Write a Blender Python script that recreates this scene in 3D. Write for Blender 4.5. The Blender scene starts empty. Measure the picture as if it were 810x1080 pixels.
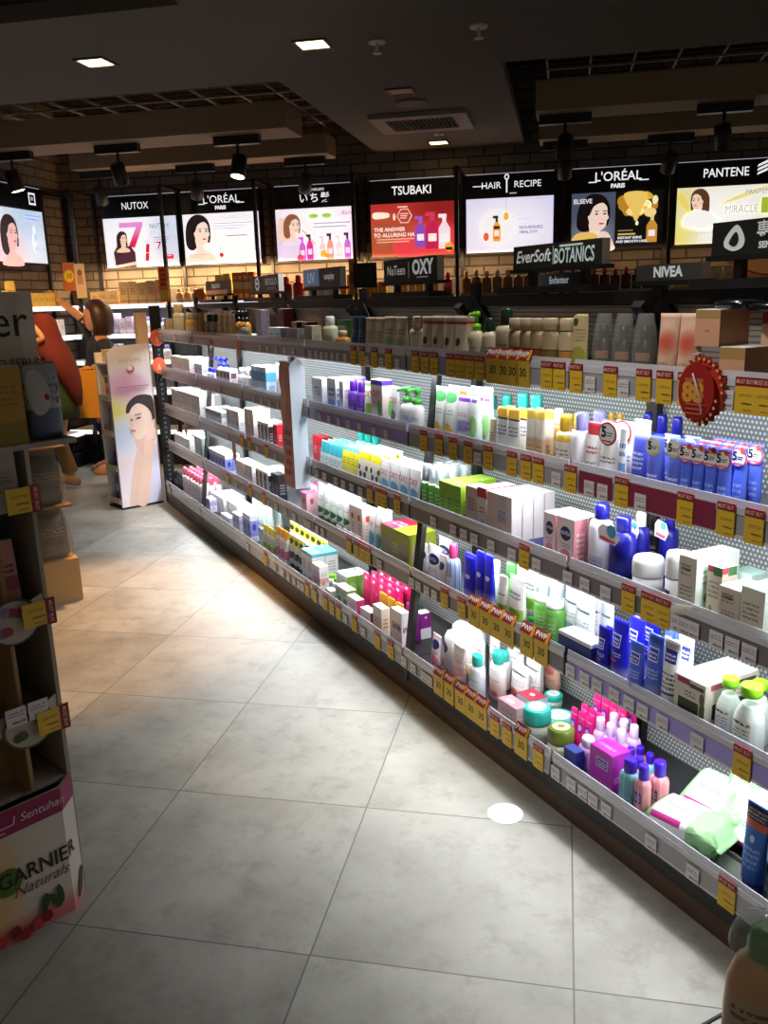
import bpy, math, random
from mathutils import Vector, Matrix
random.seed(7)
S = bpy.context.scene
COL = S.collection
H = 1.48
# ---- frames of reference, metres.  G: shelving run (a along it towards the viewer, w into the shelf); W: shop axes (e across, m deep)
D = Vector((-0.455771, 0.890097, 0)); N = Vector((0.890097, 0.455771, 0)); M0 = Vector((0.0047, 3.1624, 0))
M0 = Vector((-0.00039, 3.1598, 0))
GROT = math.atan2(-0.890097, 0.455771)
def G(a, w, z=0): return M0 - D * a + N * w + Vector((0, 0, z))
TH = -0.2095
EX = Vector((math.cos(TH), math.sin(TH), 0)); EM = Vector((-math.sin(TH), math.cos(TH), 0))
def W(e, m, z=0): return EX * e + EM * m + Vector((0, 0, z))

def srgb(c):
    if isinstance(c, str):
        c = [int(c[i:i + 2], 16) / 255 for i in (0, 2, 4)]
    return tuple(((x / 12.92) if x <= .04045 else ((x + .055) / 1.055) ** 2.4) for x in c) + (1,)

# ---------------------------------------------------------------- materials
MATS = {}
def newmat(name):
    m = bpy.data.materials.new(name); m.use_nodes = True
    nt = m.node_tree; b = nt.nodes['Principled BSDF']
    return m, nt, b
class NB:
    def __init__(s, nt): s.nt = nt
    def n(s, t, **k):
        x = s.nt.nodes.new(t)
        for a, v in k.items(): setattr(x, a, v)
        return x
    def set(s, sock, v):
        if hasattr(v, 'is_output') or hasattr(v, 'links'): s.nt.links.new(v, sock)
        else: sock.default_value = v
    def math(s, op, a, b=None, c=None):
        x = s.n('ShaderNodeMath', operation=op)
        for i, v in enumerate((a, b, c)):
            if v is not None: s.set(x.inputs[i], v)
        return x.outputs[0]
    def mix(s, f, a, b):
        x = s.n('ShaderNodeMix', data_type='RGBA')
        s.set(x.inputs[0], f); s.set(x.inputs[6], a); s.set(x.inputs[7], b)
        return x.outputs[2]
    def ramp(s, f, stops):
        x = s.n('ShaderNodeValToRGB'); s.set(x.inputs[0], f)
        e = x.color_ramp.elements
        while len(e) < len(stops): e.new(.5)
        for i, (p, c) in enumerate(stops): e[i].position = p; e[i].color = c
        return x.outputs[0]
def flat(name, c, rough=.5, metal=0, alpha=1, trans=0, emit=0, spec=.5, noise=0):
    if name in MATS: return MATS[name]
    m, nt, b = newmat(name); c = srgb(c)
    b.inputs['Base Color'].default_value = c; b.inputs['Roughness'].default_value = rough
    b.inputs['Metallic'].default_value = metal; b.inputs['Alpha'].default_value = alpha
    b.inputs['Transmission Weight'].default_value = trans; b.inputs['Specular IOR Level'].default_value = spec
    if emit:
        b.inputs['Emission Color'].default_value = c; b.inputs['Emission Strength'].default_value = emit
    if noise:
        k = NB(nt); t = k.n('ShaderNodeTexCoord'); z = k.n('ShaderNodeTexNoise'); z.inputs['Scale'].default_value = noise
        nt.links.new(t.outputs['Object'], z.inputs['Vector'])
        d = tuple(x * .8 for x in c[:3]) + (1,)
        nt.links.new(k.mix(z.outputs[0], d, c), b.inputs['Base Color'])
    MATS[name] = m
    return m
def label(name, base, elems=(), rough=.35, alpha=1, trans=0, emit=0):
    """printed surface: bands, patches, discs and small print laid out in the part's own UV (u across the front, v up)"""
    if name in MATS: return MATS[name]
    m, nt, b = newmat(name); k = NB(nt)
    uv = k.n('ShaderNodeUVMap'); sp = k.n('ShaderNodeSeparateXYZ'); nt.links.new(uv.outputs[0], sp.inputs[0])
    u, v = sp.outputs[0], sp.outputs[1]
    col = srgb(base)
    for el in elems:
        t = el[0]
        if t == 'band':
            f = k.math('COMPARE', v, (el[1] + el[2]) / 2, (el[2] - el[1]) / 2); c = el[3]
        elif t == 'rect':
            f = k.math('MULTIPLY', k.math('COMPARE', u, (el[1] + el[2]) / 2, (el[2] - el[1]) / 2), k.math('COMPARE', v, (el[3] + el[4]) / 2, (el[4] - el[3]) / 2)); c = el[5]
        elif t in ('ell', 'soft'):
            x = k.math('MULTIPLY_ADD', u, 1 / el[3], -el[1] / el[3]); y = k.math('MULTIPLY_ADD', v, 1 / el[4], -el[2] / el[4])
            q = k.math('ADD', k.math('MULTIPLY', x, x), k.math('MULTIPLY', y, y)); c = el[5]
            f = k.math('LESS_THAN', q, 1) if t == 'ell' else k.math('MAXIMUM', k.math('SUBTRACT', 1, q), 0)
        elif t == 'text':
            r = k.math('MULTIPLY', k.math('COMPARE', u, (el[1] + el[2]) / 2, (el[2] - el[1]) / 2), k.math('COMPARE', v, (el[3] + el[4]) / 2, (el[4] - el[3]) / 2))
            n = el[6]; s = n / (el[4] - el[3])
            st = k.math('LESS_THAN', k.math('FRACT', k.math('MULTIPLY_ADD', v, s, -el[3] * s)), .55)
            mp = k.n('ShaderNodeMapping'); nt.links.new(uv.outputs[0], mp.inputs[0]); mp.inputs['Scale'].default_value = (22 / (el[2] - el[1] + .2), s * 1.3, 1)
            nz = k.n('ShaderNodeTexNoise'); nz.inputs['Scale'].default_value = 1; nz.inputs['Detail'].default_value = 0; nt.links.new(mp.outputs[0], nz.inputs[0])
            f = k.math('MULTIPLY', k.math('MULTIPLY', r, st), k.math('GREATER_THAN', nz.outputs[0], .44)); c = el[5]
        elif t == 'grad':
            x = k.n('ShaderNodeMapRange'); x.interpolation_type = 'SMOOTHSTEP'; k.set(x.inputs[0], v); x.inputs[1].default_value = el[1]; x.inputs[2].default_value = el[2]
            f = x.outputs[0]; c = el[3]
        elif t == 'spots':
            vo = k.n('ShaderNodeTexVoronoi'); vo.inputs['Scale'].default_value = el[1]; nt.links.new(uv.outputs[0], vo.inputs['Vector'])
            f = k.math('LESS_THAN', vo.outputs['Distance'], el[2]); c = el[3]
            if len(el) > 4: f = k.math('MULTIPLY', f, k.math('COMPARE', v, (el[4] + el[5]) / 2, (el[5] - el[4]) / 2))
        elif t == 'cols':
            f = k.math('LESS_THAN', k.math('FRACT', k.math('MULTIPLY', u, el[1])), el[2]); c = el[3]
        col = k.mix(f, col, srgb(c))
    k.set(b.inputs['Base Color'], col)
    b.inputs['Roughness'].default_value = rough; b.inputs['Alpha'].default_value = alpha; b.inputs['Transmission Weight'].default_value = trans
    if emit: k.set(b.inputs['Emission Color'], col); b.inputs['Emission Strength'].default_value = emit
    MATS[name] = m
    return m
def clear(name, tint='e8eef0', amount=.2, rough=.08):
    """thin clear plastic: mostly see-through with a glossy sheen"""
    if name in MATS: return MATS[name]
    m, nt, b = newmat(name); k = NB(nt)
    tr = k.n('ShaderNodeBsdfTransparent'); tr.inputs[0].default_value = srgb(tint)
    b.inputs['Base Color'].default_value = srgb(tint); b.inputs['Roughness'].default_value = rough
    mx = k.n('ShaderNodeMixShader'); mx.inputs[0].default_value = amount
    nt.links.new(tr.outputs[0], mx.inputs[1]); nt.links.new(b.outputs[0], mx.inputs[2])
    nt.links.new(mx.outputs[0], nt.nodes['Material Output'].inputs[0])
    MATS[name] = m
    return m

# ---------------------------------------------------------------- mesh building
TEXTS = {}
def textmesh(s, size=1.0, bold=0, shear=0, ex=0, space=1.0):
    key = (s, size, bold, shear, ex, space)
    if key not in TEXTS:
        c = bpy.data.curves.new('lettering', 'FONT'); c.body = s; c.size = size; c.offset = bold; c.shear = shear; c.extrude = ex
        c.align_x = 'CENTER'; c.align_y = 'CENTER'; c.space_character = space; c.resolution_u = 3
        o = bpy.data.objects.new('lettering', c)
        me = bpy.data.meshes.new_from_object(o); bpy.data.objects.remove(o)
        TEXTS[key] = ([v.co.copy() for v in me.vertices], [tuple(p.vertices) for p in me.polygons])
        bpy.data.meshes.remove(me)
    return TEXTS[key]
class MB:
    def __init__(s): s.v = []; s.f = []; s.m = []; s.u = []; s.s = []
    def poly(s, pts, mi=0, uv=None, sm=False):
        b = len(s.v); s.v += [tuple(p) for p in pts]; s.f.append(tuple(range(b, b + len(pts)))); s.m.append(mi); s.s.append(sm)
        s.u.append(uv or [(.5, .5)] * len(pts))
    def box(s, x0, x1, y0, y1, z0, z1, mf=0, ms=None, mt=None):
        ms = mf if ms is None else ms; mt = ms if mt is None else mt
        q = [(0, 0), (1, 0), (1, 1), (0, 1)]
        s.poly([(x0, y0, z0), (x1, y0, z0), (x1, y0, z1), (x0, y0, z1)], mf, q)
        s.poly([(x1, y1, z0), (x0, y1, z0), (x0, y1, z1), (x1, y1, z1)], mf, q)
        s.poly([(x1, y0, z0), (x1, y1, z0), (x1, y1, z1), (x1, y0, z1)], ms, q)
        s.poly([(x0, y1, z0), (x0, y0, z0), (x0, y0, z1), (x0, y1, z1)], ms, q)
        s.poly([(x0, y0, z1), (x1, y0, z1), (x1, y1, z1), (x0, y1, z1)], mt, q)
        s.poly([(x0, y1, z0), (x1, y1, z0), (x1, y0, z0), (x0, y0, z0)], mt, q)
    def obox(s, c, ax, ay, az, hx, hy, hz, mi=0):
        """box about centre c with axes ax, ay, az and half sizes"""
        b = len(s.v)
        for i in (-1, 1):
            for j in (-1, 1):
                for k in (-1, 1): s.v.append(tuple(c + ax * hx * i + ay * hy * j + az * hz * k))
        for f in ((0, 1, 3, 2), (4, 6, 7, 5), (0, 4, 5, 1), (2, 3, 7, 6), (0, 2, 6, 4), (1, 5, 7, 3)):
            s.f.append(tuple(b + i for i in f)); s.m.append(mi); s.s.append(False); s.u.append([(0, 0), (1, 0), (1, 1), (0, 1)])
    def bar(s, p, q, t, d=None, mi=0):
        p, q = Vector(p), Vector(q); z = (q - p).normalized()
        x = z.cross(Vector((0, 0, 1)));
        if x.length < .05: x = Vector((1, 0, 0)) - z * z.x
        x.normalize(); y = z.cross(x)
        s.obox((p + q) / 2, x, y, z, t / 2, (d or t) / 2, (q - p).length / 2, mi)
    def loft(s, rings, n=16, mi=0, cap=(True, True), vr=None, sm=True):
        """rings: (rx, ry, z[, cx, cy[, power]]); front is -y; uv u=0..1 over the front half, v up"""
        z0, z1 = vr or (rings[0][2], rings[-1][2]); b = len(s.v)
        for r in rings:
            rx, ry, z = r[:3]; cx, cy = r[3:5] if len(r) > 4 else (0, 0); p = r[5] if len(r) > 5 else 2
            for i in range(n):
                t = -math.pi + 2 * math.pi * i / n; a, c = math.sin(t), -math.cos(t)
                s.v.append((cx + rx * math.copysign(abs(a) ** (2 / p), a), cy + ry * math.copysign(abs(c) ** (2 / p), c), z))
        V = lambda z: (z - z0) / ((z1 - z0) or 1)
        for k in range(len(rings) - 1):
            mk = mi[k] if isinstance(mi, (list, tuple)) else mi
            for i in range(n):
                j = (i + 1) % n
                s.f.append((b + k * n + i, b + k * n + j, b + (k + 1) * n + j, b + (k + 1) * n + i)); s.m.append(mk); s.s.append(sm)
                ua, ub = -.5 + 2 * i / n, -.5 + 2 * (i + 1) / n; va, vb = V(rings[k][2]), V(rings[k + 1][2])
                s.u.append([(ua, va), (ub, va), (ub, vb), (ua, vb)])
        m0 = mi[0] if isinstance(mi, (list, tuple)) else mi; m1 = mi[-1] if isinstance(mi, (list, tuple)) else mi
        if cap[0]: s.f.append(tuple(b + n - 1 - i for i in range(n))); s.m.append(m0); s.s.append(False); s.u.append([(.5, 0)] * n)
        if cap[1]: s.f.append(tuple(b + (len(rings) - 1) * n + i for i in range(n))); s.m.append(m1); s.s.append(False); s.u.append([(.5, 1)] * n)
    def tube(s, pts, r, n=8, mi=0, sm=True):
        pts = [Vector(p) for p in pts]; b = len(s.v); rs = r if isinstance(r, (list, tuple)) else [r] * len(pts)
        for i, p in enumerate(pts):
            t = (pts[min(i + 1, len(pts) - 1)] - pts[max(i - 1, 0)]).normalized()
            x = t.cross(Vector((0, 0, 1)));
            if x.length < .05: x = t.cross(Vector((0, 1, 0)))
            x.normalize(); y = t.cross(x)
            for k in range(n):
                q = 2 * math.pi * k / n; s.v.append(tuple(p + (x * math.cos(q) + y * math.sin(q)) * rs[i]))
        for i in range(len(pts) - 1):
            for k in range(n):
                j = (k + 1) % n; s.f.append((b + i * n + k, b + i * n + j, b + (i + 1) * n + j, b + (i + 1) * n + k)); s.m.append(mi); s.s.append(sm); s.u.append([(.5, .5)] * 4)
        for e in (0, len(pts) - 1):
            s.f.append(tuple(b + e * n + (k if e else n - 1 - k) for k in range(n))); s.m.append(mi); s.s.append(False); s.u.append([(.5, .5)] * n)
    def text(s, t, size, x, y, z, mi=0, bold=0, shear=0, ex=0, rot=0, wide=1.0, space=1.0):
        """letters in the x-z plane facing -y"""
        vs, fs = textmesh(t, size, bold, shear, ex, space); b = len(s.v); c, q = math.cos(rot), math.sin(rot)
        for p in vs: s.v.append((x + (p.x * c * wide - p.y * q), y - p.z, z + (p.x * q * wide + p.y * c)))
        for f in fs: s.f.append(tuple(b + i for i in f)); s.m.append(mi); s.s.append(False); s.u.append([(.5, .5)] * len(f))
    def xf(s, M, start=0):
        for i in range(start, len(s.v)): s.v[i] = tuple(M @ Vector(s.v[i]))
    def mesh(s, name, mats):
        me = bpy.data.meshes.new(name); me.from_pydata(s.v, [], s.f)
        for m in mats: me.materials.append(m)
        me.polygons.foreach_set('material_index', s.m); me.polygons.foreach_set('use_smooth', s.s)
        l = me.uv_layers.new(name='UVMap'); fl = [x for f in s.u for p in f for x in p]
        l.data.foreach_set('uv', fl); me.update()
        return me
    def build(s, name, mats, parent=None, loc=None, rz=0):
        o = bpy.data.objects.new(name, s.mesh(name, mats if isinstance(mats, (list, tuple)) else [mats])); COL.objects.link(o)
        if parent is not None: o.parent = parent
        if loc is not None: o.location = loc
        if rz: o.rotation_euler.z = rz
        return o
def tag(o, lab, cat, group=None):
    o['label'] = lab; o['category'] = cat
    if group: o['group'] = group
    return o
def empty(name, loc, rz=0, lab=None, cat=None, group=None):
    o = bpy.data.objects.new(name, None); COL.objects.link(o); o.location = loc; o.rotation_euler.z = rz; o.empty_display_size = .1
    if lab: tag(o, lab, cat, group)
    return o
def struct(o): o['kind'] = 'structure'; return o
def kids(o): return [c for c in ALLKIDS.get(o.name, [])]
ALLKIDS = {}
def adopt(root, *ch): ALLKIDS.setdefault(root.name, []).extend(ch)
def dup(root):
    r = root.copy(); COL.objects.link(r); r.parent = None
    for ch in ALLKIDS.get(root.name, []):
        c = ch.copy(); COL.objects.link(c); c.parent = r
    return r
ORD = ['first', 'second', 'third', 'fourth', 'fifth', 'sixth', 'seventh', 'eighth', 'ninth', 'tenth', 'eleventh', 'twelfth']
# ---------------------------------------------------------------- light levels
EXPOSURE = 0.0; AMBIENT = .165; SIGN = .9; LEDW = 3.0; LEDGLOW = 2.0; WALLW = 8
WARM_ = (1, .6, .26); COOL_ = (.96, .98, .95)
LAMPS = [((-1.41, 4.85, 2.66), (-1.5, 4.0, 0), 370, 46, (1, .5, .18)), ((-.28, 4.65, 2.66), (-.6, 4.9, 0), 140, 50, (.97, .98, 1)),
         ((.5, 2.5, 2.66), (.72, 2.3, 0), 62, 60, COOL_), ((.1, 3.6, 2.66), (.05, 3.4, .2), 80, 66, COOL_), ((-.6, 2.4, 2.66), (-.15, 2.75, 0), 45, 30, WARM_), ((-2.2, 6.2, 2.4), (-2.75, 7.5, 1.2), 110, 60, WARM_), ((-3.9, 6.0, 2.4), (-3.2, 8.0, 1.6), 160, 50, WARM_),  # spots over the near aisle are added, with no fitting built
         ((-1.6, 5.6, 2.4), (-1.5, 6.2, 1.3), 45, 60, (1, .72, .42)), ((-.3, 1.5, 2.66), (.75, 1.9, .6), 65, 50, (1, .95, .9)), ((-1.9, 5.0, 2.66), (-2.4, 7.0, 1.0), 90, 36, WARM_)]  # includes an added fill aimed at the shelving front
# ---------------------------------------------------------------- printed labels of the goods
WH = 'eeecec'
def L(name):
    """surface by short name"""
    T = lambda a, b, c, d, col='8a8a90', n=4: ('text', a, b, c, d, col, n)
    tbl = {
        'white': (WH, [T(.2, .8, .5, .62, '9a9aa6', 2), T(.2, .8, .2, .32, 'b4b4bc', 3)]),
        'whitepink': (WH, [('band', 0, .55, 'e8cdd0'), T(.2, .8, .55, .75, '9a8a9a', 3)]),
        'whitegrey': (WH, [T(.15, .85, .55, .8, '7f838f', 4), ('band', .0, .12, 'c6c8d2')]),
        'whiteteal': (WH, [('band', .72, .95, '8fa9a6'), T(.2, .8, .3, .55, '8a8a96', 4)]),
        'whiteblue': ('e9edf2', [('rect', .1, .9, .1, .45, '6f9ad0'), T(.15, .85, .55, .8, '3a5aa0', 2)]),
        'whitered': (WH, [('band', .8, 1, 'b8353c'), T(.2, .8, .5, .65, 'c04a50', 2), T(.2, .8, .2, .4, '9a9aa6', 3)]),
        'whitered5': (WH, [T(.2, .8, .4, .52, '7a7a80', 2), ('rect', .2, .8, .1, .16, 'd4384c'), T(.25, .75, .25, .33, '9a8a96', 2)]),
        'pinkgrid': ('e6dbe2', [('rect', .15, .85, .62, .9, '6a4650'), ('rect', .15, .85, .15, .4, 'c0506a'), T(.2, .8, .45, .58, '8a7a86', 2)]),
        'blueclear': ('b8d2e8', [('band', .55, .85, '55a0d0'), T(.2, .8, .15, .45, '6f84a8', 4)]),
        'tthree': ('eef1f4', [('rect', .08, .92, .05, .25, '9cc3d8'), T(.15, .85, .28, .38, '8a94a6', 2)]),
        'oxybig': ('e8d6cc', [('ell', .72, .42, .2, .17, '6fbf3a'), ('band', 0, .2, 'c79a88'), ('band', .9, 1, '5a3ac0')]),
        'oxygreen': ('eef0e8', [('ell', .6, .35, .3, .18, '8fcf3a'), ('band', .9, 1, '7cc84a'), ('rect', .1, .9, .02, .16, 'b04a48')]),
        'oxywhite': (WH, [('ell', .5, .38, .25, .12, '7a8a8a'), ('rect', .1, .9, .04, .16, 'a8423f')]),
        'oxyblue': ('f0eff0', [('ell', .5, .36, .3, .15, '6fb6d8'), ('rect', .25, .75, .1, .14, 'c03a4a')]),
        'purple': ('5a2a9a', [('band', .55, .8, '6f45b0'), T(.25, .75, .3, .5, 'b79ad8', 3)]),
        'leafwhite': ('eef2ee', [('ell', .5, .84, .4, .09, '5fc070'), ('ell', .45, .28, .3, .13, 'e6b83c'), T(.3, .7, .55, .66, '8fb89a', 2), ('band', .02, .07, '3f9a4a')]),
        'swoosh': ('eceaf0', [('rect', .2, .65, .88, .94, 'e08040'), ('rect', .2, .95, .78, .84, '7a3fa8'), ('ell', .5, .36, .45, .05, '9a90d0'), ('ell', .6, .44, .32, .05, 'a7a0dd'), T(.25, .75, .55, .62, 'c08a8a', 2)]),
        'greentint': ('dfe9df', [('ell', .55, .4, .28, .18, '9ccf86'), ('band', .88, 1, '9fc6a8'), ('rect', .3, .7, .78, .83, '6a4ab0')]),
        'greengrad': ('a6d64a', [('grad', .05, .42, 'eeeeea'), ('band', .82, 1, 'f2bb4c'), ('rect', .0, 1, .78, .815, '3a3426'), T(.15, .85, .5, .7, '7a88b0', 3)]),
        'tanyellow': ('c9a98a', [('grad', .5, .58, 'ece6dc'), ('band', .84, 1, 'eecb5a'), T(.25, .75, .3, .45, '9a7a5a', 2)]),
        'creamlabel': ('ece6d8', [('rect', .1, .9, .72, .86, 'e4c24a'), T(.15, .85, .2, .6, '8a7f70', 5), ('rect', .1, .9, .02, .08, '34343c')]),
        'whiteblueprint': ('e8e8f0', [('rect', -.1, .18, .6, .75, '1a1f58'), T(.3, .8, .2, .4, 'a4a4bc', 3)]),
        'bluelarge': ('4a55c4', [('grad', .72, .86, 'dfe8dc'), ('rect', .15, .7, .12, .22, '5aa880'), T(.25, .75, .35, .6, 'c4cbf2', 4)]),
        'bluecard': ('5a68cc', [T(.25, .75, .25, .45, 'c4cbf2', 3), ('rect', .2, .7, .06, .13, '6ab08a')]),
        'bluepink': ('4d66d2', [T(.25, .75, .25, .5, '93a6ee', 3), ('band', .9, 1, '4058c0')]),
        'blue': ('3a4cc0', [T(.2, .8, .3, .5, '8a9ae0', 3)]),
        'whiteblue2': (WH, []),
        'blackwhite': (WH, [('rect', .0, .5, .0, .9, '22222a'), T(.1, .45, .3, .7, 'd0d0d8', 4)]),
        'black': ('16161b', [T(.2, .8, .3, .7, '8a8a90', 4)]),
        'red': ('b01c28', [T(.2, .8, .45, .7, 'e0a0a4', 3), ('band', .0, .1, '7a1018')]),
        'tealpack': ('e6efef', [('band', .62, 1, '35b0c0'), ('rect', .1, .9, .1, .35, 'c7d8d2'), T(.2, .8, .4, .55, '4a9aa8', 3)]),
        'yellowpack': ('e8dc34', [('band', .85, 1, '6fb0c0'), T(.2, .8, .5, .7, '8a8430', 3), ('rect', .1, .6, .05, .4, 'd8c8a0')]),
        'pandapack': ('e9e4c8', [('band', .72, .9, 'e6da2c'), ('ell', .5, .32, .3, .24, 'f2efe8'), ('ell', .42, .36, .07, .07, '30302c'), ('ell', .6, .36, .07, .07, '30302c'), ('ell', .32, .52, .09, .07, '3a3a34'), ('ell', .68, .52, .09, .07, '3a3a34')]),
        'foamlabel': ('dce6d6', [('band', .2, .95, '4f8a34'), T(.25, .75, .3, .8, '9cc878', 4)]),
        'lime': ('9ccf3a', [('band', 0, .2, 'd8dcd8'), T(.2, .8, .3, .7, '4f8030', 4)]),
        'bluewhite': ('e8e8ee', [('band', 0, .68, '7f98d8')]),
        'pinkblue': ('e2c4bf', [('band', 0, .14, '6f80c8'), T(.2, .8, .5, .8, '9a6a70', 4)]),
        'pinkbig': ('d8bdb8', [('band', 0, .15, '6a72b8'), ('rect', .5, .8, .72, .98, 'b9b4bc'), ('ell', .6, .6, .14, .1, 'b4bcd8'), T(.45, .78, .48, .72, '6a6aa8', 4)]),
        'pinkside': ('ecebed', [('band', 0, .15, '6a72b8'), ('cols', 1, .06, 'c4c4cc')]),
        'niveapink': ('ecd6da', [('ell', .5, .72, .3, .13, '1c2a6a'), ('ell', .5, .3, .3, .14, 'dd7f96'), ('band', 0, .08, 'c9b4c0'), T(.25, .75, .46, .56, '9a8aa0', 2)]),
        'niveaside': ('d98a96', [T(.2, .8, .2, .8, 'f0d0d4', 6)]),
        'whitelilac': ('e6e6f2', [('rect', .3, .75, .1, .42, 'c6bfe0'), T(.32, .72, .14, .38, '9a92c0', 4)]),
        'navy': ('14147c', [('rect', .25, .75, .2, .26, '2a2a9a'), T(.25, .75, .3, .42, '3a3aa4', 3), ('ell', .5, .6, .3, .09, '101068')]),
        'cream': ('e0d6c2', [('band', .75, .8, 'c8b894')]),
        'simple': ('cfc4b6', [T(.12, .7, .72, .92, '7a7468', 3), T(.12, .8, .3, .6, '8a8478', 5), ('ell', .35, .12, .1, .06, '7a9a5a')]),
        'simpleside': ('e2f0e4', [('ell', .3, .4, .1, .08, '5a9a5a'), T(.15, .6, .6, .85, '9ab8a0', 3)]),
        'simplered': ('cdbfae', [('rect', 0, .4, .9, 1, 'b02c3c'), ('rect', .4, 1, .86, 1, '3f6a3c'), T(.1, .8, .5, .8, '8a8070', 4), ('ell', .3, .28, .12, .1, '5f8a4a'), ('ell', .6, .12, .08, .05, 'c03848')]),
        'simplegreen': ('d6d0c2', [T(.1, .8, .5, .8, '8a8070', 4), ('ell', .3, .2, .1, .08, '5f8a4a')]),
        'mint': ('a4ddc4', [('band', .75, 1, 'd8efe6')]),
        'teal': ('b4d8d2', [T(.2, .8, .3, .7, '5a8a88', 4)]),
        'bluepurple': ('d6d6ee', [('band', .2, .8, '8488cc'), ('ell', .5, .55, .25, .14, '3a3aa4'), T(.2, .8, .05, .18, '8a8ac0', 2)]),
        'pink': ('e4b4bc', [('rect', .35, .65, .6, .8, 'b84a64'), T(.2, .8, .2, .4, 'c08a96', 3)]),
        'redwhite': ('e6d4ca', [('rect', .3, .65, .66, .8, 'b8343c'), T(.3, .7, .2, .6, '9a8a84', 5)]),
        'whitegreen': ('e4ece8', [('band', 0, .25, '3f8a4a'), ('ell', .4, .4, .45, .08, '2f6a3a'), T(.3, .8, .6, .75, '8a9a94', 3)]),
        'redsmall': ('c8c0c4', [('band', .3, .75, 'b03a44')]),
        'greenpink': ('a9b832', [('ell', .3, .45, .22, .32, 'b4a48a'), ('ell', .76, .45, .2, .3, 'b4a48a'), T(.4, .62, .3, .7, 'd8e07a', 4)]),
        'greenpinktop': ('c8204c', [('rect', .5, 1, 0, 1, 'b4d02a'), T(.1, .45, .3, .7, 'f0c0cc', 2)]),
        'nivea': ('eceaf0', [('ell', .5, .68, .3, .12, '121a52'), ('rect', .25, .75, .12, .26, 'd0bcc4'), T(.25, .75, .4, .5, 'a8a8b8', 2)]),
        'niveapale': ('e6d8dc', [('ell', .5, .7, .25, .1, '2a3270'), ('grad', .0, .0, 'e6d8dc')]),
        'clearblue': ('b4c4e0', [('cols', 5, .3, '6a86c8'), ('rect', .2, .7, .2, .5, 'd6dcec')]),
        'navypouch': ('e4e2ee', [('grad', .12, .42, '1b1bb8'), ('ell', .5, .62, .16, .04, 'c8c8f0'), T(.3, .7, .3, .4, '8a8ad8', 2)]),
        'herbal': (WH, [('rect', .08, .92, .24, .46, '9cc04a'), ('ell', .5, .35, .3, .1, '6a9a34'), T(.2, .8, .62, .68, '5a5a60', 1), T(.2, .8, .12, .2, '9aa89a', 2)]),
        'herbalblue': ('9fb4dc', [('grad', .05, .4, 'eef0f0'), T(.15, .85, .7, .76, '5a8a8a', 1), ('ell', .5, .34, .3, .09, '8fc0cc'), T(.25, .75, .5, .6, 'a4b4b8', 2)]),
        'herbalw': ('eef0ec', [T(.15, .85, .7, .76, '8a6a70', 1), T(.2, .8, .4, .55, 'b4b8b4', 3)]),
        'lownavy': ('1c2c78', [('band', .9, 1, 'd8dcec')]),
        'ccnavy': ('dfe0ea', [('grad', .12, .4, '1717a8'), ('rect', .2, .62, .62, .8, 'cfd2f4'), ('rect', .23, .59, .64, .78, '2222b0'), T(.26, .56, .66, .76, 'e6e8ff', 2), ('rect', .15, .55, .42, .455, 'd04a80'), T(.15, .7, .49, .56, 'c4c8f0', 2)]),
        'ccblue': ('dfe2ee', [('grad', .1, .45, '4f6ae0'), ('rect', .28, .72, .66, .84, 'cfd6f8'), ('rect', .31, .69, .68, .82, '2e3eb8'), T(.34, .66, .7, .8, 'e6e8ff', 2), T(.2, .8, .44, .58, 'b4c0f2', 3)]),
        'ccwhite': ('e4e4e6', [('rect', .25, .75, .72, .88, '1a1f96'), T(.3, .7, .75, .85, 'e6e8ff', 2), T(.2, .8, .4, .62, '55586a', 4), ('rect', .15, .85, .33, .36, '3a3f8a'), ('band', 0, .18, 'c8c8cc')]),
        'wipesbox': ('d8d0c2', [('rect', .14, .8, .34, .62, '26361c'), ('ell', .92, .5, .1, .16, '4a5a3a'), ('ell', .9, .72, .08, .12, '5a6a4a'), ('rect', .1, .5, .88, .98, 'a8305a'), ('rect', .5, .95, .86, .93, '4a4a3a'), T(.35, .7, .68, .8, '7a7468', 2)]),
        'wipestop': ('f0f0ec', [T(.3, .8, .3, .7, 'b4c0b4', 3)]),
        'simplewhite': ('d2e0da', [('rect', .15, .75, .1, .75, 'ecefea'), T(.2, .7, .62, .7, '3a4a44', 1), T(.2, .7, .25, .58, '8aa090', 6), ('ell', .3, .14, .05, .03, '3a4a34')]),
        'whitepk': ('ebe2e6', [T(.3, .7, .2, .7, '8a7f92', 5)]),
        'purplewhite': ('dcd8ea', [('band', .5, .8, 'a9a2cc'), T(.2, .8, .15, .45, '8a86a8', 4)]),
        'paleteal': ('cfe0de', [T(.2, .8, .3, .7, 'a4bcbc', 4)]),
        'yellowgreen': ('dce0da', [('band', .72, 1, 'd9c23a'), ('band', .0, .34, 'a6c832'), T(.2, .8, .4, .66, '8a8a6a', 3)]),
        'orangetip': ('e2dcdc', [('band', .74, 1, 'ee9a30'), ('band', .1, .4, 'd0798a'), T(.2, .8, .45, .66, '9a8080', 3)]),
        'blackgreen': ('cfd0c4', [('band', .68, .95, 'd4d232'), ('band', .3, .5, '22241e'), ('ell', .5, .8, .3, .08, '2a2c24'), ('band', 0, .14, '1c1e1a')]),
        'tealtop': ('e6e2e2', [('band', .9, 1, '58b6cc'), T(.2, .8, .4, .75, '9a8a90', 4), ('rect', .2, .7, .1, .2, 'd0a0a8')]),
        'tealtoptop': ('6abfd4', [('rect', .1, .9, .4, .6, '8fd4e2')]),
        'pinkwhite': ('e8dcde', [('band', .3, .5, 'e2a49a'), T(.2, .8, .6, .8, 'a89aa0', 3), ('ell', .4, .28, .2, .08, 'dd8a70')]),
        'yellowwhite': ('ebe9e2', [('ell', .4, .4, .35, .12, 'd8e08a'), T(.2, .8, .6, .75, 'a8a89a', 3)]),
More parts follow.
